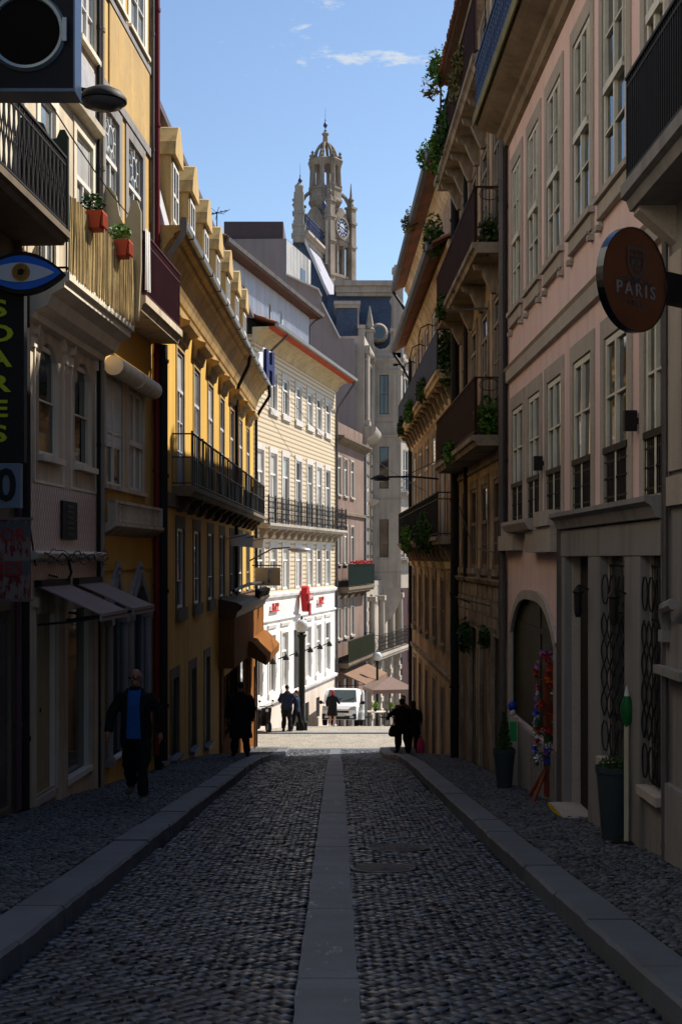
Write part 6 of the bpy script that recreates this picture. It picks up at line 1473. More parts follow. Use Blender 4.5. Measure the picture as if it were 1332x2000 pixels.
# street lamp on a long arm from the corner house
o = empty('wall_street_lamp', FR3.W(L3_*.66, 0, 2.1), FR3.rz, 'dark street lamp on a long arm reaching left from the weathered cream house', 'street lamp', 'street lamps on wall brackets')
MB().tube([(0, 0, 0), (0, -.7, .06), (0, -1.35, .05)], .028, 6).tube([(0, 0, .5), (0, -.9, .07)], .01, 5).obj('arm', iron, o)
MB().lathe([(.02, .11), (.13, .08), (.26, .01), (.27, -.02)], (0, -1.55, .0), 16).obj('lamp_shade', iron, o, (0,0,0), 50); MB().lathe([(.25, -.02), (.18, -.06), (.03, -.08)], (0, -1.55, 0), 16).obj('lens', lampdark, o, (0,0,0), 50)

# ================================================================== PEOPLE
def remesh(mb, name, m, parent, vox=.013, smooth_it=3, fold=0):
    me = mb.mesh(name, m); o = link(name, me); md = o.modifiers.new('r', 'REMESH'); md.mode = 'VOXEL'; md.voxel_size = vox; md.adaptivity = 0
    if smooth_it: sm = o.modifiers.new('s', 'SMOOTH'); sm.iterations = smooth_it; sm.factor = .5
    bpy.context.view_layer.update()
    me2 = bpy.data.meshes.new_from_object(o.evaluated_get(bpy.context.evaluated_depsgraph_get())); bpy.data.objects.remove(o)
    if fold:
        n_ = len(me2.vertices); co = np.empty(n_*3); no = np.empty(n_*3); me2.vertices.foreach_get('co', co); me2.vertices.foreach_get('normal', no); co = co.reshape(-1, 3); no = no.reshape(-1, 3)
        g_ = np.random.RandomState(int(rnd.random()*9999)); f = np.zeros(n_)
        for _ in range(9): k_ = g_.normal(0, 1, 3)*np.array([16, 16, 11]); f += np.sin(co @ k_+g_.uniform(0, 6)+1.4*np.sin(co @ g_.normal(0, 6, 3)))/3
        me2.vertices.foreach_set('co', (co+no*(fold*f)[:, None]).reshape(-1)); me2.update()
    me2.polygons.foreach_set('use_smooth', [True]*len(me2.polygons)); me2.name = name; me2.materials.clear(); me2.materials.append(m)
    return link(name, me2, parent)
def person(label, loc, yaw, h=1.75, legs=((8, 5), (-14, 12)), arms=((-8, 12, 14), (10, 12, 18)), lean=0, head_turn=0, top=cl_black, bottom=cl_black, hair=hair_dark, sk=skin,
           coat=None, shirt=None, bald=False, glasses=False, skirt=None, bare_legs=False, wide=1.0, hair_len=0, shoe=cl_black, group=None, collar=None):
    k = h/1.75; root = empty('person', loc, yaw, label, 'person', group)
    V3 = Vector; mbB, mbT, mbL, mbS = MB(), MB(), MB(), MB(); s_ = lambda v: V3(v)*k
    J = {}
    for i, sg in enumerate((-1, 1)):
        a, b = R(legs[i][0]), R(legs[i][1]); hip = V3((sg*.095, 0, .92)); kn = hip+V3((sg*.05, math.sin(a), -math.cos(a)))*.43; an = kn+V3((sg*.05, math.sin(a-b), -math.cos(a-b)))*.41
        J[sg] = (hip, kn, an)
    dz = .075-min(J[-1][2].z, J[1][2].z); up = V3((0, 0, dz)); fw = math.sin(R(lean))
    def tors(z, y=0): return (0, y+fw*max(0, z-.95), z+dz)
    for sg in (-1, 1):
        hip, kn, an = [p+up for p in J[sg]]
        mbB.tube([s_(hip), s_(kn), s_(kn.lerp(an, .3)), s_(an)], [.078*k, .052*k, .056*k, .036*k], 10)
        ft = an+V3((sg*.02, .06, -.035)); mbB.ell(s_(ft), .04*k, .115*k, .035*k)
        mbS.ell(s_(ft+V3((0, .01, 0))), .052*k, .145*k, .045*k); mbS.tube([s_(an+V3((0,0,-.02))), s_(an+V3((0,0,.05)))], .05*k, 8)
        if not bare_legs: mbL.tube([s_(hip+V3((0,0,.03))), s_(kn), s_(an+V3((0,0,.03)))], [.108*k*wide, .080*k*wide, .070*k*wide], 12)
        sp, f1, f2 = arms[0 if sg < 0 else 1]; sh = V3((sg*.175*wide, 0, 1.42)); sh = V3(tors(sh.z))+V3((sh.x, 0, 0))
        el = sh+V3((sg*math.sin(R(abs(sp)+6)), math.sin(R(f1)), -math.cos(R(f1))*math.cos(R(abs(sp))))).normalized()*.285
        wr = el+V3((sg*math.sin(R(2)), math.sin(R(f2)), -math.cos(R(f2)))).normalized()*.25
        mbB.tube([s_(sh), s_(el), s_(wr)], [.05*k, .038*k, .026*k], 10); mbT.tube([s_(sh+V3((-sg*.02, 0, .01))), s_(sh+V3((sg*.01,0,-.05))), s_(el), s_(wr)], [.07*k, .072*k*wide, .062*k*wide, .052*k*wide], 12)
        d = (wr-el).normalized(); side = V3((0, 1, 0))-d*d.y; side = side.normalized() if side.length > .1 else V3((1, 0, 0)); nrm = d.cross(side)
        pc = wr+d*.05; mbB.tube([s_(wr), s_(pc), s_(wr+d*.09)], [.026*k, .036*k, .034*k], 8)
        for q, ln in enumerate((.07, .08, .075, .06)):
            b0 = wr+d*.085+side*(.030-.02*q); b1 = b0+d*ln*.55-nrm*sg*.006; b2 = b1+d*ln*.4-nrm*sg*.02; mbB.tube([s_(b0-d*.02), s_(b1), s_(b2)], [.011*k, .010*k, .008*k], 6)
        t0 = wr+d*.03+side*.03; mbB.tube([s_(t0-side*.01), s_(t0+side*.025+d*.03), s_(t0+side*.03+d*.06-nrm*sg*.01)], [.014*k, .012*k, .009*k], 6)
    ring = lambda z, rx, ry, y=0: tuple(c*k for c in (*tors(z, y), rx, ry))
    mbB.loft([ring(.86, .13, .095), ring(.95, .155, .11), ring(1.1, .135, .09), ring(1.28, .16, .105), ring(1.4, .165, .09), ring(1.46, .09, .06), ring(1.5, .055, .055), ring(1.58, .052, .055)], 16)
    hd = V3(tors(1.635, .01)); ct, st = math.cos(R(head_turn)), math.sin(R(head_turn))
    def hp(x, y, z): return s_(hd+V3((x*ct-y*st, x*st+y*ct, z)))
    mbB.ell(s_(hd+V3((0, -.005, .03))), .074*k, .092*k, .092*k); mbB.ell(hp(0, .022, -.05), .052*k, .062*k, .062*k)
    mbB.tube([hp(0, .088, .025), hp(0, .112, -.012), hp(0, .09, -.022)], [.008*k, .016*k, .012*k], 6); mbB.ell(hp(0, .078, -.05), .024*k, .012*k, .009*k)
    for sg in (-1, 1): mbB.ell(hp(sg*.076, -.005, .0), .010*k, .02*k, .032*k, 8, 6)
    remesh(mbB, 'body', sk, root, .011*k)
    mb = MB()
    for sg in (-1, 1): mb.ell(hp(sg*.028, .082, .018), .011*k, .009*k, .007*k, 8, 5)
    mb.obj('eye', black, root)
    if bald: MBh = MB(); MBh.ell(hp(0, -.03, .015), .080*k, .080*k, .06*k); MBh.obj('hair', hair, root, smooth=60)
    else:
        mb = MB(); mb.ell(hp(0, -.018, .048), .086*k, .096*k, .090*k)
        if hair_len: mb.loft([(*hp(0, -.035, .06), .085*k, .08*k), (*hp(0, -.04, -.04), .09*k, .075*k), (*hp(0, -.055, -hair_len), .075*k, .045*k)], 12)
        remesh(mb, 'hair', hair, root, .014*k)
    if glasses:
        mb = MB()
        for sg in (-1, 1): mb.ell(hp(sg*.033, .092, .018), .030*k, .008*k, .020*k, 10, 6); mb.bar(hp(sg*.06, .085, .024), hp(sg*.078, 0, .02), .008*k)
        mb.bar(hp(-.02, .097, .024), hp(.02, .097, .024), .008*k); mb.obj('sunglasses', mat('dark_lens', (.01, .01, .012), .08, spec=.9, bump=0), root)
    w = wide
    if coat:
        mbT.loft([ring(coat, .235*w, .185), ring(coat+.3, .215*w, .165), ring(.95, .205*w, .15), ring(1.15, .19*w, .135), ring(1.32, .205*w, .135), ring(1.43, .185*w, .105), ring(1.5, .085, .08), ring(1.53, .075, .075)], 18)
    else:
        mbT.loft([ring(.84, .195*w, .135), ring(.9, .20*w, .14), ring(1.1, .185*w, .13), ring(1.30, .205*w, .135), ring(1.42, .185*w, .105), ring(1.49, .09, .082), ring(1.53, .08, .08)], 18)
    jk = remesh(mbT, 'coat' if coat else 'jacket', top, root, .014*k, 3, .009)
    if shirt:
        mb = MB(); tr = [(.84, .195, .135), (.9, .20, .14), (1.1, .185, .13), (1.30, .205, .135), (1.42, .185, .105), (1.49, .09, .082), (1.55, .08, .08)]
        def ys(x, z):
            for (za, xa, ya), (zb, xb, yb) in zip(tr[:-1], tr[1:]):
                if za <= z <= zb: t = (z-za)/(zb-za); rx_, ry_ = (xa+(xb-xa)*t)*w, ya+(yb-ya)*t; break
            return ry_*math.sqrt(max(.05, 1-(x/rx_)**2))+.024
        nz_, nx_ = 14, 8; G = []
        for i in range(nz_+1):
            z = .86+(1.485-.86)*i/nz_; hw_ = .10 if z < 1.25 else .10-(z-1.25)*.13
            G.append([s_(V3((hw_*(-1+2*j/nx_), ys(hw_*(-1+2*j/nx_), z)+.004*math.sin(z*38+j), z+dz))+V3((0, fw*max(0, z-.95), 0))) for j in range(nx_+1)])
        for i in range(nz_):
            for j in range(nx_): mb.poly([G[i][j], G[i][j+1], G[i+1][j+1], G[i+1][j]])
        for sg in (-1, 1): mb.poly([s_(V3((sg*.012, ys(0, 1.46)+.012, 1.445+dz))), s_(V3((sg*.10, .07, 1.52+dz))), s_(V3((sg*.085, ys(.08, 1.40)+.012, 1.40+dz)))])
        for q in range(6): mb.ell(s_(V3((0, ys(0, 1.38-q*.08)+.008, 1.38-q*.08+dz))), .007*k, .004*k, .007*k, 6, 4)
        mb.obj('shirt', shirt, root)
        mb = MB()
        for sg in (-1, 1): mb.prism([(sg*.062, 0), (sg*.12, 0), (sg*.12, .001)], 0, .001, 'z') if False else mb.tube([s_(V3((sg*.095, .07, 1.5+dz))), s_(V3((sg*.108, .15, 1.34+dz))), s_(V3((sg*.12, .165, 1.0+dz))), s_(V3((sg*.125, .15, .80+dz)))], [.022*k, .03*k, .028*k, .02*k], 6)
        mb.obj('jacket_edge', top, root, smooth=60)
    if not bare_legs:
        mbL.loft([ring(.82, .15*w, .11), ring(.92, .16*w, .12), ring(1.0, .15*w, .11)], 14); remesh(mbL, 'trousers', bottom, root, .014*k, 3, .014)
    mbS_ = remesh(mbS, 'shoes', shoe, root, .013*k, 2)
    return root
def gs(d): return side_z(d)
person('bald man in dark glasses, dark open jacket and blue shirt striding up the left pavement', (-2.66, 17.0, gs(17.0)), R(176), 1.78, ((20, 16), (-18, 10)), ((20, -14, 4), (22, 16, 30)), 2, -14, shirt=cl_blue, bald=True, hair=hair_grey, glasses=True, wide=1.03, shoe=shoe_m)
person('person in a long black coat seen from behind on the left pavement', (-2.22, 29.6, gs(29.6)), R(12), 1.72, ((4, 2), (-5, 4)), ((8, 10, 20), (10, 6, 12)), 4, coat=.45, wide=1.22, bottom=cl_black, hair=hair_dark)
w1 = person('woman in a puffed black jacket, left one of the pair on the right pavement', (1.98, 39.0, gs(39)), R(15), 1.66, ((5, 3), (-7, 6)), ((30, 26, 60), (10, 6, 20)), 3, 20, top=cl_black, wide=1.2, hair=hair_dark, hair_len=.06)
w2 = person('long-haired woman all in black, right one of the pair on the right pavement', (2.35, 39.4, gs(39.4)), R(-8), 1.60, ((3, 2), (-4, 3)), ((8, 6, 14), (10, 10, 30)), 2, top=cl_black, wide=1.05, hair=hair_dark, hair_len=.22, coat=.62)
w3 = person('brown-haired person in a rust brown jacket half hidden behind the left woman', (2.15, 41.6, gs(41.6)), R(175), 1.78, ((4, 2), (-5, 4)), ((8, 6, 14), (10, 10, 20)), 2, top=cl_brown, sk=skin_pale, hair=mat('brown_hair', (.12, .05, .025), .6), hair_len=.1)
o = empty('shoulder_bag', (1.76, 38.9, gs(39)+.52), R(10), 'dark bag hanging at the hip of the left woman on the right pavement', 'bag')
mb = MB(); mb.loft([(0, 0, 0, .14, .07), (0, 0, .05, .2, .1), (0, 0, .2, .19, .09), (0, 0, .34, .12, .05)], 14); mb.obj('bag_body', cl_black, o, smooth=60); MB().tube([(-.12, 0, .3), (.1, .02, .62), (.25, 0, .85)], .014, 6).obj('strap', cl_black, o)
o = empty('pink_backpack', (2.50, 38.2, gs(38.2)+.02), 0, 'bright pink bag standing against the wall beside the pair of women', 'bag')
mb = MB(); mb.loft([(0, 0, 0, .10, .09), (0, 0, .1, .12, .10), (0, 0, .3, .11, .09), (0, 0, .42, .06, .05)], 12); mb.obj('bag_body', pinkcloth, o, smooth=60); MB().tube([(-.04, 0, .40), (0, 0, .5), (.04, 0, .40)], .012, 6).obj('handle', cl_black, o)
CZ = lambda d: gz(d)+.02
person('officer in dark uniform seen from behind, the taller of two beside the lamp post', (-2.0, 51.3, CZ(51.3)), R(-10), 1.86, ((4, 2), (-6, 2)), ((22, 20, 70), (14, 30, 95)), 3, -20, top=cl_navy, bottom=cl_black, wide=1.15, group=None)
person('shorter officer in dark blue uniform talking beside the lamp post', (-1.62, 51.7, CZ(51.7)), R(70), 1.66, ((14, 4), (-14, 6)), ((14, 30, 80), (18, 30, 100)), 2, 10, top=cl_navy, bottom=cl_black, sk=skin_pale, hair=mat('brown_hair', (.12, .05, .025), .6))
person('red-haired woman in a black knee-length coat with bare legs beside the white van', (-.20, 57.6, CZ(57.6)), R(-6), 1.62, ((4, 2), (-6, 4)), ((12, 10, 40), (14, 20, 70)), 3, 10, coat=.52, top=cl_black, bare_legs=True, sk=skin_pale, hair=hair_red, hair_len=.12, shoe=cloth_white, wide=1.1)

# ================================================================== VEHICLES
def wheel(mbt, parent, loc, r=.31, w=.2):
    mb = MB(); n = 20; prf = [(-w/2, r*.62), (-w/2, r*.93), (-w/2*.7, r), (w/2*.7, r), (w/2, r*.93), (w/2, r*.62)]
    for k in range(n):
        t0, t1 = 2*math.pi*k/n, 2*math.pi*(k+1)/n
        for i in range(6): (ya, ra), (yb, rb) = prf[i], prf[(i+1) % 6]; mb.poly([(ya, ra*math.cos(t0), ra*math.sin(t0)), (ya, ra*math.cos(t1), ra*math.sin(t1)), (yb, rb*math.cos(t1), rb*math.sin(t1)), (yb, rb*math.cos(t0), rb*math.sin(t0))])
    t = mb.obj('tyre', rubber, None, loc, 40); t.parent = parent
    mb = MB()
    mb.prism([(r*.62*math.cos(2*math.pi*k/16), r*.62*math.sin(2*math.pi*k/16)) for k in range(16)], -w*.35, w*.35, 'x'); rm_ = mb.obj('rim', zinc, t); return t
van = empty('white_van', (.32, 61.9, CZ(61.9)), R(172), 'white compact van parked facing up the street behind the red-haired woman', 'van')
van.rotation_euler = (math.atan(.125), 0, R(174))
W2 = .84
# body shell lofted from side sections: (y forward, z) profile; front at +y
secs = [(.60, [(2.05, .28), (2.12, .55), (2.10, .78), (1.98, .92), (1.15, 1.10), (.55, 1.72), (.2, 1.80), (-1.9, 1.80), (-2.05, 1.1), (-2.05, .28)]),
        (.80, [(1.93, .28), (2.00, .55), (1.98, .76), (1.88, .89), (1.10, 1.06), (.50, 1.66), (.2, 1.75), (-1.85, 1.75), (-2.0, 1.1), (-2.0, .28)]),
        (.86, [(1.70, .30), (1.76, .55), (1.74, .72), (1.62, .84), (1.02, 1.0), (.44, 1.5), (.15, 1.6), (-1.75, 1.6), (-1.9, 1.05), (-1.9, .30)])]
lay_ = [(-x, p) for x, p in reversed(secs)]+[(x, p) for x, p in secs]
mb = MB(); P_ = [[(x, y, z) for y, z in p] for x, p in lay_]
for i in range(len(P_)-1):
    for j in range(10): q = (j+1) % 10; mb.poly([P_[i][j], P_[i+1][j], P_[i+1][q], P_[i][q]])
mb.poly(P_[0]); mb.poly(P_[-1]); mb.obj('body', vanpaint, van, smooth=35)
MB().poly([(-.70, 1.17, 1.105), (.70, 1.17, 1.105), (.62, .60, 1.70), (-.62, .60, 1.70)]) if False else None
mb = MB(); mb.poly([(-.72, 1.145, 1.125), (.72, 1.145, 1.125), (.64, .60, 1.69), (-.64, .60, 1.69)]); mb.poly([(-.72, 1.10, 1.10), (.72, 1.10, 1.10), (.64, .55, 1.66), (-.64, .55, 1.66)])
mb.v = [(a, b+.012, c+.012) for a, b, c in mb.v]; mb.obj('windscreen', mat('windscreen', (.06, .085, .095), .05, (.035, .05, .06), 1, .4, 0, 0, spec=.9), van)
mb = MB(); mb.box(-.80, .80, 1.93, 2.10, .30, .56); mb.box(-.45, .45, 2.06, 2.13, .60, .70); mb.obj('bumper', mat('dark_plastic', (.03, .03, .032), .6), van)
for sg in (-1, 1):
    mb = MB(); mb.prism([(sg*.42, .72), (sg*.78, .74), (sg*.80, .90), (sg*.70, .93), (sg*.48, .84)], 1.96, 2.115, 'y'); mb.obj('headlight', mat('headlight', (.45, .47, .48), .12, spec=.8, bump=0), van)
    MB().prism([(sg*.50, .36), (sg*.68, .36), (sg*.68, .46), (sg*.50, .46)], 2.08, 2.13, 'y').obj('fog_lamp', lampglass, van)
    mb = MB(); mb.ell((sg*1.0, .95, 1.10), .10, .06, .09, 10, 7); mb.bar((sg*.85, .95, 1.05), (sg*.95, .95, 1.07), .05); mb.obj('wing_mirror', black, van, smooth=60)
    mb = MB(); mb.prism([(.95, 1.05), (.48, 1.48), (.05, 1.50), (.05, 1.05)], sg*.845, sg*.872, 'x'); mb.obj('side_window', glass, van)
    MB().box(sg*.862-.004, sg*.862+.004, .0, .012, .4, 1.5).box(sg*.862-.004, sg*.862+.004, -1.0, -.988, .4, 1.5).box(sg*.862-.006, sg*.862+.01, .06, .2, .92, .96).obj('door_seam', black, van)
    for y in (1.28, -1.25): wheel(None, van, (sg*.76, y, .31))
MB().box(-.26, .26, 2.125, 2.14, .44, .55).obj('number_plate', mat('plate', (.6, .6, .5), .5), van)
mb = MB(); mb.bar((-.05, 1.2, 1.14), (-.6, 1.0, 1.32), .02).bar((.45, 1.2, 1.14), (.0, 1.02, 1.30), .02); mb.obj('wiper', black, van)
# scooter
sc_ = empty('parked_scooter', (-2.98, 51.6, CZ(51.6)), R(205), 'dark scooter parked against the white ground floor near the corner', 'scooter')
for y in (-.58, .60):
    t = wheel(None, sc_, (0, y, .24), .24, .11)
mb = MB(); mb.loft([(0, -.35, .34, .12, .42), (0, -.32, .55, .16, .45), (0, -.35, .70, .14, .42), (0, -.35, .76, .10, .36)], 14); mb.obj('tail_body', mat('scooter_black', (.015, .015, .02), .2, bump=0), sc_, smooth=50)
mb = MB(); mb.prism([(.22, .28), (.30, .30), (.46, .95), (.36, .98), (.22, .45)], -.2, .2, 'x'); mb.box(-.17, .17, -.2, .3, .24, .32); mb.obj('front_shield', MATS['scooter_black'], sc_)
mb = MB(); mb.loft([(0, -.3, .76, .13, .36), (0, -.3, .83, .11, .33)], 12); mb.obj('seat', rubber, sc_, smooth=60)
mb = MB(); mb.tube([(0, .60, .24), (0, .42, .95), (0, .40, 1.02)], .035, 8); mb.tube([(-.33, .32, 1.06), (0, .40, 1.02), (.33, .32, 1.06)], .018, 6); mb.tube([(-.22, .36, 1.05), (-.28, .36, 1.22)], .008, 5); mb.tube([(.22, .36, 1.05), (.28, .36, 1.22)], .008, 5); mb.obj('handlebar', iron, sc_)
mb = MB(); mb.ell((-.28, .36, 1.25), .06, .02, .04, 8, 6); mb.ell((.28, .36, 1.25), .06, .02, .04, 8, 6); mb.obj('mirror', black, sc_)
MB().ell((0, .46, .88), .07, .05, .07).obj('headlight', lampglass, sc_, smooth=60); MB().box(-.1, .1, -.84, -.82, .45, .58).obj('number_plate', cloth_white, sc_)

# ================================================================== STREET FURNITURE
def lamp_post(loc, h, w, rg, label):
    o = empty('globe_lamp_post', loc, 0, label, 'street lamp', 'globe street lamps on posts')
    mb = MB(); mb.box(-w*.9, w*.9, -w*.9, w*.9, 0, .35); mb.lathe([(w*.8, .35), (w*.55, .6), (w*.5, h*.97), (w*.75, h), (w*.75, h+.06)], seg=10); mb.obj('post', mat('post_green_black', (.02, .024, .022), .5), o, smooth=40)
    MB().lathe([(.06, h+.06), (rg*.5, h+.12), (rg*.5, h+.16)], seg=12).obj('collar', iron, o)
    mb = MB(); mb.ell((0, 0, h+.12+rg), rg, rg, rg, 18, 12); mb.obj('globe', lampglass, o, smooth=60)
    MB().lathe([(.07, 0), (.05, .05), (.015, .16)], (0, 0, h+.12+2*rg-.02), 8).obj('finial', iron, o); return o
lamp_post((-1.43, 52.2, CZ(52.2)), 3.85, .25, .28, 'thick dark lamp post with a pale globe in front of the white ground floor')
lamp_post((2.22, 70.5, CZ(70.5)), 3.5, .13, .26, 'slim dark lamp post with a pale globe farther down by the mansion')
o = empty('rusty_pole', (-2.76, 43.1, gz(43.1)+.1), 0, 'thin rusty brown pole at the kerb corner by the mustard house', 'pole')
MB().lathe([(.035, 0), (.035, 2.75), (.02, 2.78)], seg=10).obj('pole_shaft', mat('rusty_paint', (.26, .12, .04), .7, (.12, .06, .03), 6, .8), o); MB().lathe([(.09, -.02), (.09, .03), (.04, .05)], seg=10).obj('base_plate', iron, o)
def planter(x, d, r, h, lab, kind):
    o = empty('tapered_planter', (x, d, gs(d)), 0, lab, 'planter', 'tapered plastic planters on the right pavement')
    mb = MB(); mb.lathe([(r*.66, 0), (r*.68, .01), (r*.97, h-.06), (r*1.04, h-.055), (r*1.04, h), (r*.97, h), (r*.95, h-.03), (.02, h-.03)], seg=28); mb.obj('pot', planter_m, o, smooth=35)
    MB().lathe([(r*.92, h-.06), (.02, h-.02)], seg=16).obj('soil', mat('soil', (.03, .02, .014), .95), o)
    mb = MB()
    if kind == 'dome': leaves(mb, (0, 0, h+.0), r*.85, r*.85, .11, 900, .035)
    else:
        for q in range(9): leaves(mb, (0, 0, h+.03+q*.06), r*.8*(1-q/10), r*.8*(1-q/10), .05, 170, .04)
    mb.obj('foliage', leaf_dark, o); return o
planter(2.755, 12.72, .185, .72, 'large dark tapered planter with a low clipped dome in front of the grey shopfront', 'dome')
planter(2.52, 19.3, .165, .58, 'smaller dark tapered planter with a clipped cone beside the arched shop window', 'cone')
# foil windmill rack
o = empty('windmill_rack', (2.80, 17.05, gs(17.05)), R(20), 'wooden stand hung with red, white and green foil windmills outside the arched shop window', 'display stand')
rackwood = mat('red_brown_wood', (.22, .055, .03), .55, (.12, .03, .02), 2, .5, .2, .1)
mb = MB(); mb.box(-.035, .035, -.035, .035, .05, 1.75); mb.obj('upright', rackwood, o)
for k in range(4):
    a = k*math.pi/2+.4; mb = MB(); mb.bar((0, 0, .46), (.30*math.cos(a), .30*math.sin(a), .02), .045, .03); mb.obj('foot', rackwood, o)
pin = []
for c_i, m_ in enumerate(candy):
    mb = MB(); n = 6
    for k in range(n):
        a = 2*math.pi*k/n; b = a+.62; r_ = .085
        mb.poly([(0, -.01, 0), (r_*math.cos(a), 0, r_*math.sin(a)), (r_*1.0*math.cos((a+b)/2), -.028, r_*1.0*math.sin((a+b)/2))]); mb.poly([(0, -.01, 0), (r_*math.cos((a+b)/2), -.028, r_*math.sin((a+b)/2)), (r_*.7*math.cos(b), -.045, r_*.7*math.sin(b))])
    mb.ell((0, -.03, 0), .012, .012, .012, 6, 4); pin.append(mb.mesh('windmill', m_))
stick = MB().bar((0, 0, 0), (0, .0, -.16), .004).mesh('stick', cl_grey)
for k in range(96):
    z = .50+1.50*(k/96); t = z; a = rnd.uniform(-2.6, 2.6) if z < 1.85 else rnd.uniform(-1.5, 1.5); rr_ = .175*rnd.uniform(.75, 1.1) if z < 1.6 else .17*math.sqrt(max(.05, 1-((z-1.6)/.42)**2))
    ci = rnd.choice((0, 0, 1, 0, 2, 0, 4) if z > 1.15 else (2, 2, 3, 4, 2, 3, 0, 5))
    w_ = link('windmill', pin[ci], o, (rr_*math.sin(a), -rr_*math.cos(a)*.8, z), (rnd.uniform(-.3, .3), rnd.uniform(0, 1), a+rnd.uniform(-.4, .4))); w_.scale = (1, 1, 1)*1 if False else (rnd.uniform(.6, .95),)*3
    link('stick', stick, o, (rr_*math.sin(a), -rr_*math.cos(a)*.8+.01, z), (rnd.uniform(-.5, .5), rnd.uniform(-.6, .6), 0))
mb = MB()
for z in (.62, .95, 1.3, 1.62):
    pts = [(.13*math.cos(k*math.pi/6), .13*math.sin(k*math.pi/6), z) for k in range(13)]
    for k in range(12): mb.bar(pts[k], pts[k+1], .012)
    mb.bar((-.13, 0, z), (.13, 0, z), .014)
mb.obj('hoop', rackwood, o)
o = empty('foil_display_post', (2.80, 12.38, gs(12.38)), R(-30), 'slim white card post topped by a green foil balloon behind the large planter', 'display stand')
MB().box(-.022, .022, -.02, .02, .0, 1.15).obj('card', mat('card_cream', (.46, .43, .33), .7), o); MB().box(-.12, .12, -.1, .1, 0, .02).obj('foot', black, o)
MB().loft([(0, 0, 1.12, .02, .02), (0, 0, 1.2, .055, .05), (0, 0, 1.32, .065, .055), (0, 0, 1.42, .03, .03)], 10).obj('balloon', candy[3], o, smooth=50); MB().lathe([(.03, 1.41), (.02, 1.46), (.005, 1.52)], seg=8).obj('balloon_tip', candy[2], o)
o = empty('poster_post', (2.72, 19.75, gs(19.75)), R(-20), 'narrow white card with a green panel and blue foil ball behind the smaller planter', 'display stand')
MB().box(-.07, .07, -.015, .015, 0, 1.05).obj('card', MATS['card_cream'], o); MB().box(-.055, .055, -.02, -.015, .68, .98).obj('green_panel', greensign, o); MB().ell((-.02, 0, 1.22), .07, .07, .08, 10, 7).obj('foil_ball', candy[5], o, smooth=60); MB().ell((0, -.03, 1.12), .04, .04, .05, 8, 6).obj('foil_ball', candy[2], o, smooth=60)
# cafe parasol, tables
o = empty('cafe_parasol', (2.55, 62, CZ(62)-.1), R(12), 'square taupe parasol open over the cafe tables beyond the crossing', 'parasol')
mb = MB(); z0 = 1.95
for k in range(4):
    a0, a1 = math.pi/4+k*math.pi/2, math.pi/4+(k+1)*math.pi/2; p, q = (1.55*math.cos(a0), 1.55*math.sin(a0), z0), (1.55*math.cos(a1), 1.55*math.sin(a1), z0)
    mb.poly([p, q, (0, 0, z0+.55)]); mb.poly([p, q, (q[0], q[1], z0-.18), (p[0], p[1], z0-.18)])
mb.obj('canopy', mat('parasol_taupe', (.20, .14, .12), .9), o)
mb = MB()
for k in range(8): a = k*math.pi/4; r_ = 1.52 if k % 2 else 1.08; mb.bar((0, 0, z0+.5), (r_*math.cos(a), r_*math.sin(a), z0), .02)
mb.obj('rib', wood, o); MB().lathe([(.03, 0), (.03, z0+.55), (.05, z0+.6), (.01, z0+.68)], seg=8).obj('pole', wood, o); MB().lathe([(.3, 0), (.3, .1), (.06, .14)], seg=14).obj('base', black, o)
def table(x, d, lab, lf):
    o = empty('cafe_table', (x, d, CZ(d)), 0, lab, 'table', 'cafe tables beyond the crossing')
    MB().box(-.4, .4, -.35, .35, .71, .74).obj('tabletop', mat('table_top', (.55, .5, .42), .5), o)
    for sx_ in (-.35, .35):
        for sy_ in (-.3, .3): MB().bar((sx_, sy_, 0), (sx_, sy_, .71), .035).obj('leg', black, o)
    p = empty('potted_plant', (x, d, CZ(d)+.74), 0, 'small bright green plant in a pot on the %s' % lab.split(',')[0].replace('white-topped ', ''), 'plant', 'pot plants on the cafe tables')
    MB().lathe([(.06, 0), (.09, .14)], seg=10).obj('pot', black, p); leaves(MB(), (0, 0, .30), .14, .12, .17, 120, .13).obj('foliage', mat('lime_leaf', (.16, .30, .03), .6, island=.4), p)
table(1.95, 65.0, 'white-topped left cafe table, nearer the van', 0); table(2.78, 65.6, 'white-topped right cafe table, below the parasol', 1)
for i, (x, d, a, lab) in enumerate(((1.5, 64.6, 80, 'dark cafe chair left of the left cafe table'), (2.35, 64.8, -80, 'dark cafe chair between the two cafe tables'), (2.95, 64.4, 10, 'dark cafe chair in front of the right cafe table'))):
    o = empty('cafe_chair', (x, d, CZ(d)), R(a), lab, 'chair', 'dark chairs at the cafe tables')
    MB().box(-.2, .2, -.2, .2, .43, .46).obj('seat', black, o); MB().box(-.2, .2, .17, .2, .55, .85).obj('backrest', black, o)
    for sx_ in (-.18, .18):
        for sy_ in (-.18, .18): MB().bar((sx_, sy_, 0), (sx_, sy_, .85 if sy_ > 0 else .43), .03).obj('leg', zinc, o)
# aerial on the dormer roof
o = empty('roof_aerial', P(424, 470, 32.5), R(25), 'branching television aerial on the roof of the mustard house', 'aerial')
mb = MB(); mb.bar((0, 0, -.3), (0, 0, .72), .02); mb.bar((-.3, 0, .62), (.3, 0, .80), .015)
mb.obj('mast', iron, o)
mb = MB()
for k in range(6): x = -.28+k*.11; mb.bar((x, -.22, .62+k*.03), (x, .22, .64+k*.03), .01); 
for k in range(5): mb.bar((0, 0, .70), (.2*math.cos(k*1.1), .1*math.sin(k), .70+.2*math.sin(k*1.2)), .01)
mb.obj('aerial_rod', iron, o)
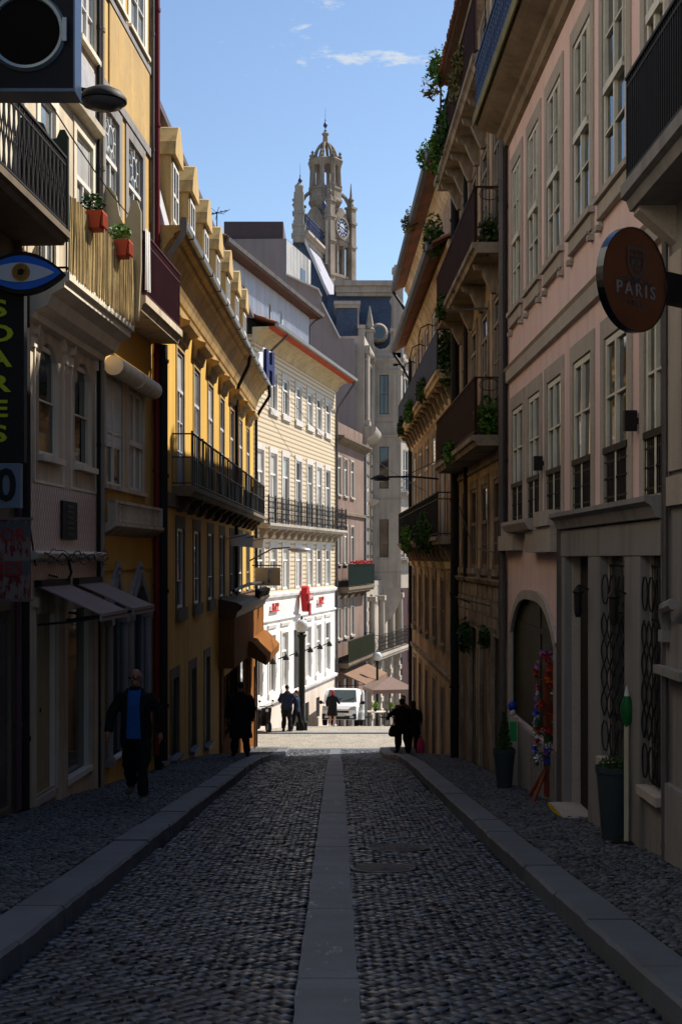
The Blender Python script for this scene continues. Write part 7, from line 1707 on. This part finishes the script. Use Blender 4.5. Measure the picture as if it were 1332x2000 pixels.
# overhead cables
def cable(p, q, sag, lab, r=.012):
    o = empty('overhead_cable', p, 0, lab, 'cable', 'overhead cables'); d = q-p
    MB().tube([d*(i/14)+Vector((0, 0, -4*sag*(i/14)*(1-i/14))) for i in range(15)], r, 5).obj('wire', iron, o)
cable(P(95, 195, 14.4), P(292, 462, 21.8), .12, 'thin black cable sloping across the upper front of the cream house', .009)
cable(P(700, 872, 66), P(880, 985, 33), .15, 'thin cable from the narrow brown house to the corner house')
cable(P(535, 740, 53.2), P(690, 905, 66), .25, 'thin cable slung in front of the ribbed yellow tiles')

# ================================================================== FAR BUILDINGS
fb = empty('distant_blue_building', (9, 132, -17.5), 0, 'distant dark blue-grey building with an arch seen through the gap at the street end', 'building')
farblue = mat('far_blue', (.045, .065, .10), .8, (.02, .03, .05), .35, .9, .3, .3, 3)
mb = MB(); mb.box(-5, 8, 0, 10, 0, 17.2); mb.obj('wall', farblue, fb)
mb = MB(); mb.prism([(-5.4, 17.2), (8.4, 17.2), (7, 19), (-4, 19)], -.3, 10, 'y'); mb.obj('roof', mat('far_roof', (.10, .13, .18), .7), fb)
mb = MB(); n = 12
mb.prism([(-1.6, 7.5)]+[(-1.6+2.6*k/n, 11+2.0*math.sin(math.pi*k/n)) for k in range(n+1)]+[(1.0, 7.5)], -.12, .02, 'y'); mb.obj('arched_window', glass, fb)
mb = MB()
for k in range(7): mb.box(-4.6+k*1.8, -3.8+k*1.8, -.1, .02, 3.4, 5.2)
mb.obj('window', glass, fb); mb = MB(); mb.box(-5, 8, -.3, 0, 6.2, 6.5); mb.box(-5, 8, -.3, 0, 14.2, 14.5); mb.obj('string_course', MATS['far_roof'], fb)
mb = MB(); mb.box(-5, 8, -1.2, -.2, 0, 2.9); mb.obj('shopfront', mat('far_shop', (.28, .30, .34), .7), fb)
o = empty('green_cross_sign', (7.2, 129.5, -11.2), 0, 'bright green sign panel hanging in the gap at the end of the street', 'sign')
MB().box(-.4, .35, 0, .12, 0, 1.7).obj('panel', greensign, o); MB().box(-.2, .15, -.03, 0, .8, 1.0).box(-.1, .05, -.03, 0, .6, 1.2).obj('mark', mat('mint', (.3, .6, .45), .5), o); MB().box(.35, .8, .02, .08, 1.4, 1.5).obj('bracket', iron, o)
o = empty('blue_shop_canopy', (6.6, 118, -14.2), 0, 'small bright blue canopy low in the gap at the end of the street', 'awning')
MB().prism([(0, 0), (-1.0, -.3), (-1.0, -.55), (-.9, -.5), (0, -.25)], -1.0, 1.0, 'x').obj('canopy', mat('canopy_blue', (.04, .20, .42), .6), o); MB().bar((-.9, 0, -.2), (-.9, -.9, -.45), .04).bar((.9, 0, -.2), (.9, -.9, -.45), .04).obj('frame', iron, o)
pk = empty('distant_pink_house', (8.0, 102, -14), 0, 'distant rose-coloured house just right of the mansion bay', 'building')
rose = mat('rose_wall', (.38, .20, .17), .9, (.22, .11, .09), .5, .7, .3, .2)
MB().box(-2.4, 4, 0, 8, 0, 22.6).obj('wall', rose, pk); MB().prism([(-.3, 22.6), (4, 24), (8, 22.6)], -2.7, 4.2, 'x').obj('roof', clay, pk)
for z in (6, 10, 14, 18.2):
    for x in (-1.8, -.2, 1.6): w_ = MB().box(-.45, .45, -.06, .0, 0, 2).obj('window', white, pk, (x, 0, z)); MB().box(-.38, .38, -.07, -.05, .1, 1.9).obj('pane', glass, w_)
    mb = MB(); mb.box(-2.4, 4, -.5, 0, z-.25, z-.05); rail_mesh(mb, [(-2.4, -.5), (4, -.5)], z-.05, z+.9, .2, .025); mb.obj('balcony', blueiron, pk)

# ------------------------------------------------------------------ every separate piece becomes a part of its own
SKIP = {'railing', 'reed_screen', 'lettering', 'window_guard', 'window_grille', 'foliage', 'body', 'hair', 'wall', 'window', 'window_surround', 'roof_tiles', 'scroll_panel', 'lattice_screen',
        'paint_smear', 'setts', 'pavement_setts', 'red_flowers', 'tail_body', 'manhole_cover', 'corrugation', 'roof_railing', 'balcony', 'crossing_kerb', 'terrain', 'hood_mould', 'moorish_arch', 'door', 'stem'}
def split_islands():
    for o in [q for q in COL.objects if q.type == 'MESH']:
        nm = o.name.split('.')[0]; me = o.data
        if nm in SKIP or o.get('kind') or o.parent is None or me.users > 1 or len(me.polygons) > 6000 or o.children: continue
        n = len(me.vertices); co = np.empty(n*3); me.vertices.foreach_get('co', co); co = co.reshape(-1, 3)
        par = list(range(n))
        def find(a):
            while par[a] != a: par[a] = par[par[a]]; a = par[a]
            return a
        for e in me.edges: a, b = find(e.vertices[0]), find(e.vertices[1]); par[a] = b
        roots = np.array([find(i) for i in range(n)]); ids = np.unique(roots)
        if len(ids) < 2 or len(ids) > 600: continue
        bb = [(co[roots == i].min(0)-.012, co[roots == i].max(0)+.012) for i in ids]; m = len(ids)
        lo = np.array([b[0] for b in bb]); hi = np.array([b[1] for b in bb]); g = list(range(m))
        def gf(a):
            while g[a] != a: g[a] = g[g[a]]; a = g[a]
            return a
        for i in range(m):
            hit = np.where(((lo[i] <= hi[i+1:]) & (hi[i] >= lo[i+1:])).all(1))[0]+i+1
            for j in hit: g[gf(int(j))] = gf(i)
        cl_ = np.array([gf(i) for i in range(m)]); cs_ = np.unique(cl_)
        if len(cs_) < 2 or len(cs_) > 120: continue
        v2c = {int(r_): int(c) for r_, c in zip(ids, cl_)}; vc = np.array([v2c[int(r_)] for r_ in roots])
        polys = [(tuple(p.vertices), p.material_index, p.use_smooth) for p in me.polygons]
        for q, c in enumerate(cs_):
            sel = np.where(vc == c)[0]; mp = {int(v): i for i, v in enumerate(sel)}
            fs = [(tuple(mp[v] for v in f), mi, us) for f, mi, us in polys if vc[f[0]] == c]
            nm2 = bpy.data.meshes.new(nm); nm2.from_pydata([tuple(co[v]) for v in sel], [], [f for f, _, _ in fs])
            for mt in me.materials: nm2.materials.append(mt)
            nm2.polygons.foreach_set('material_index', [mi for _, mi, _ in fs]); nm2.polygons.foreach_set('use_smooth', [us for _, _, us in fs])
            if any(us for _, _, us in fs): nm2.set_sharp_from_angle(angle=R(40))
            if q == 0: o.data = nm2
            else:
                k = link(nm, nm2, o.parent, o.location, o.rotation_euler); k.scale = o.scale
split_islands()
for o in COL.objects:
    if o.get('label') and not 4 <= len(o['label'].split()) <= 16: print('LABEL', o.name, len(o['label'].split()), o['label'])
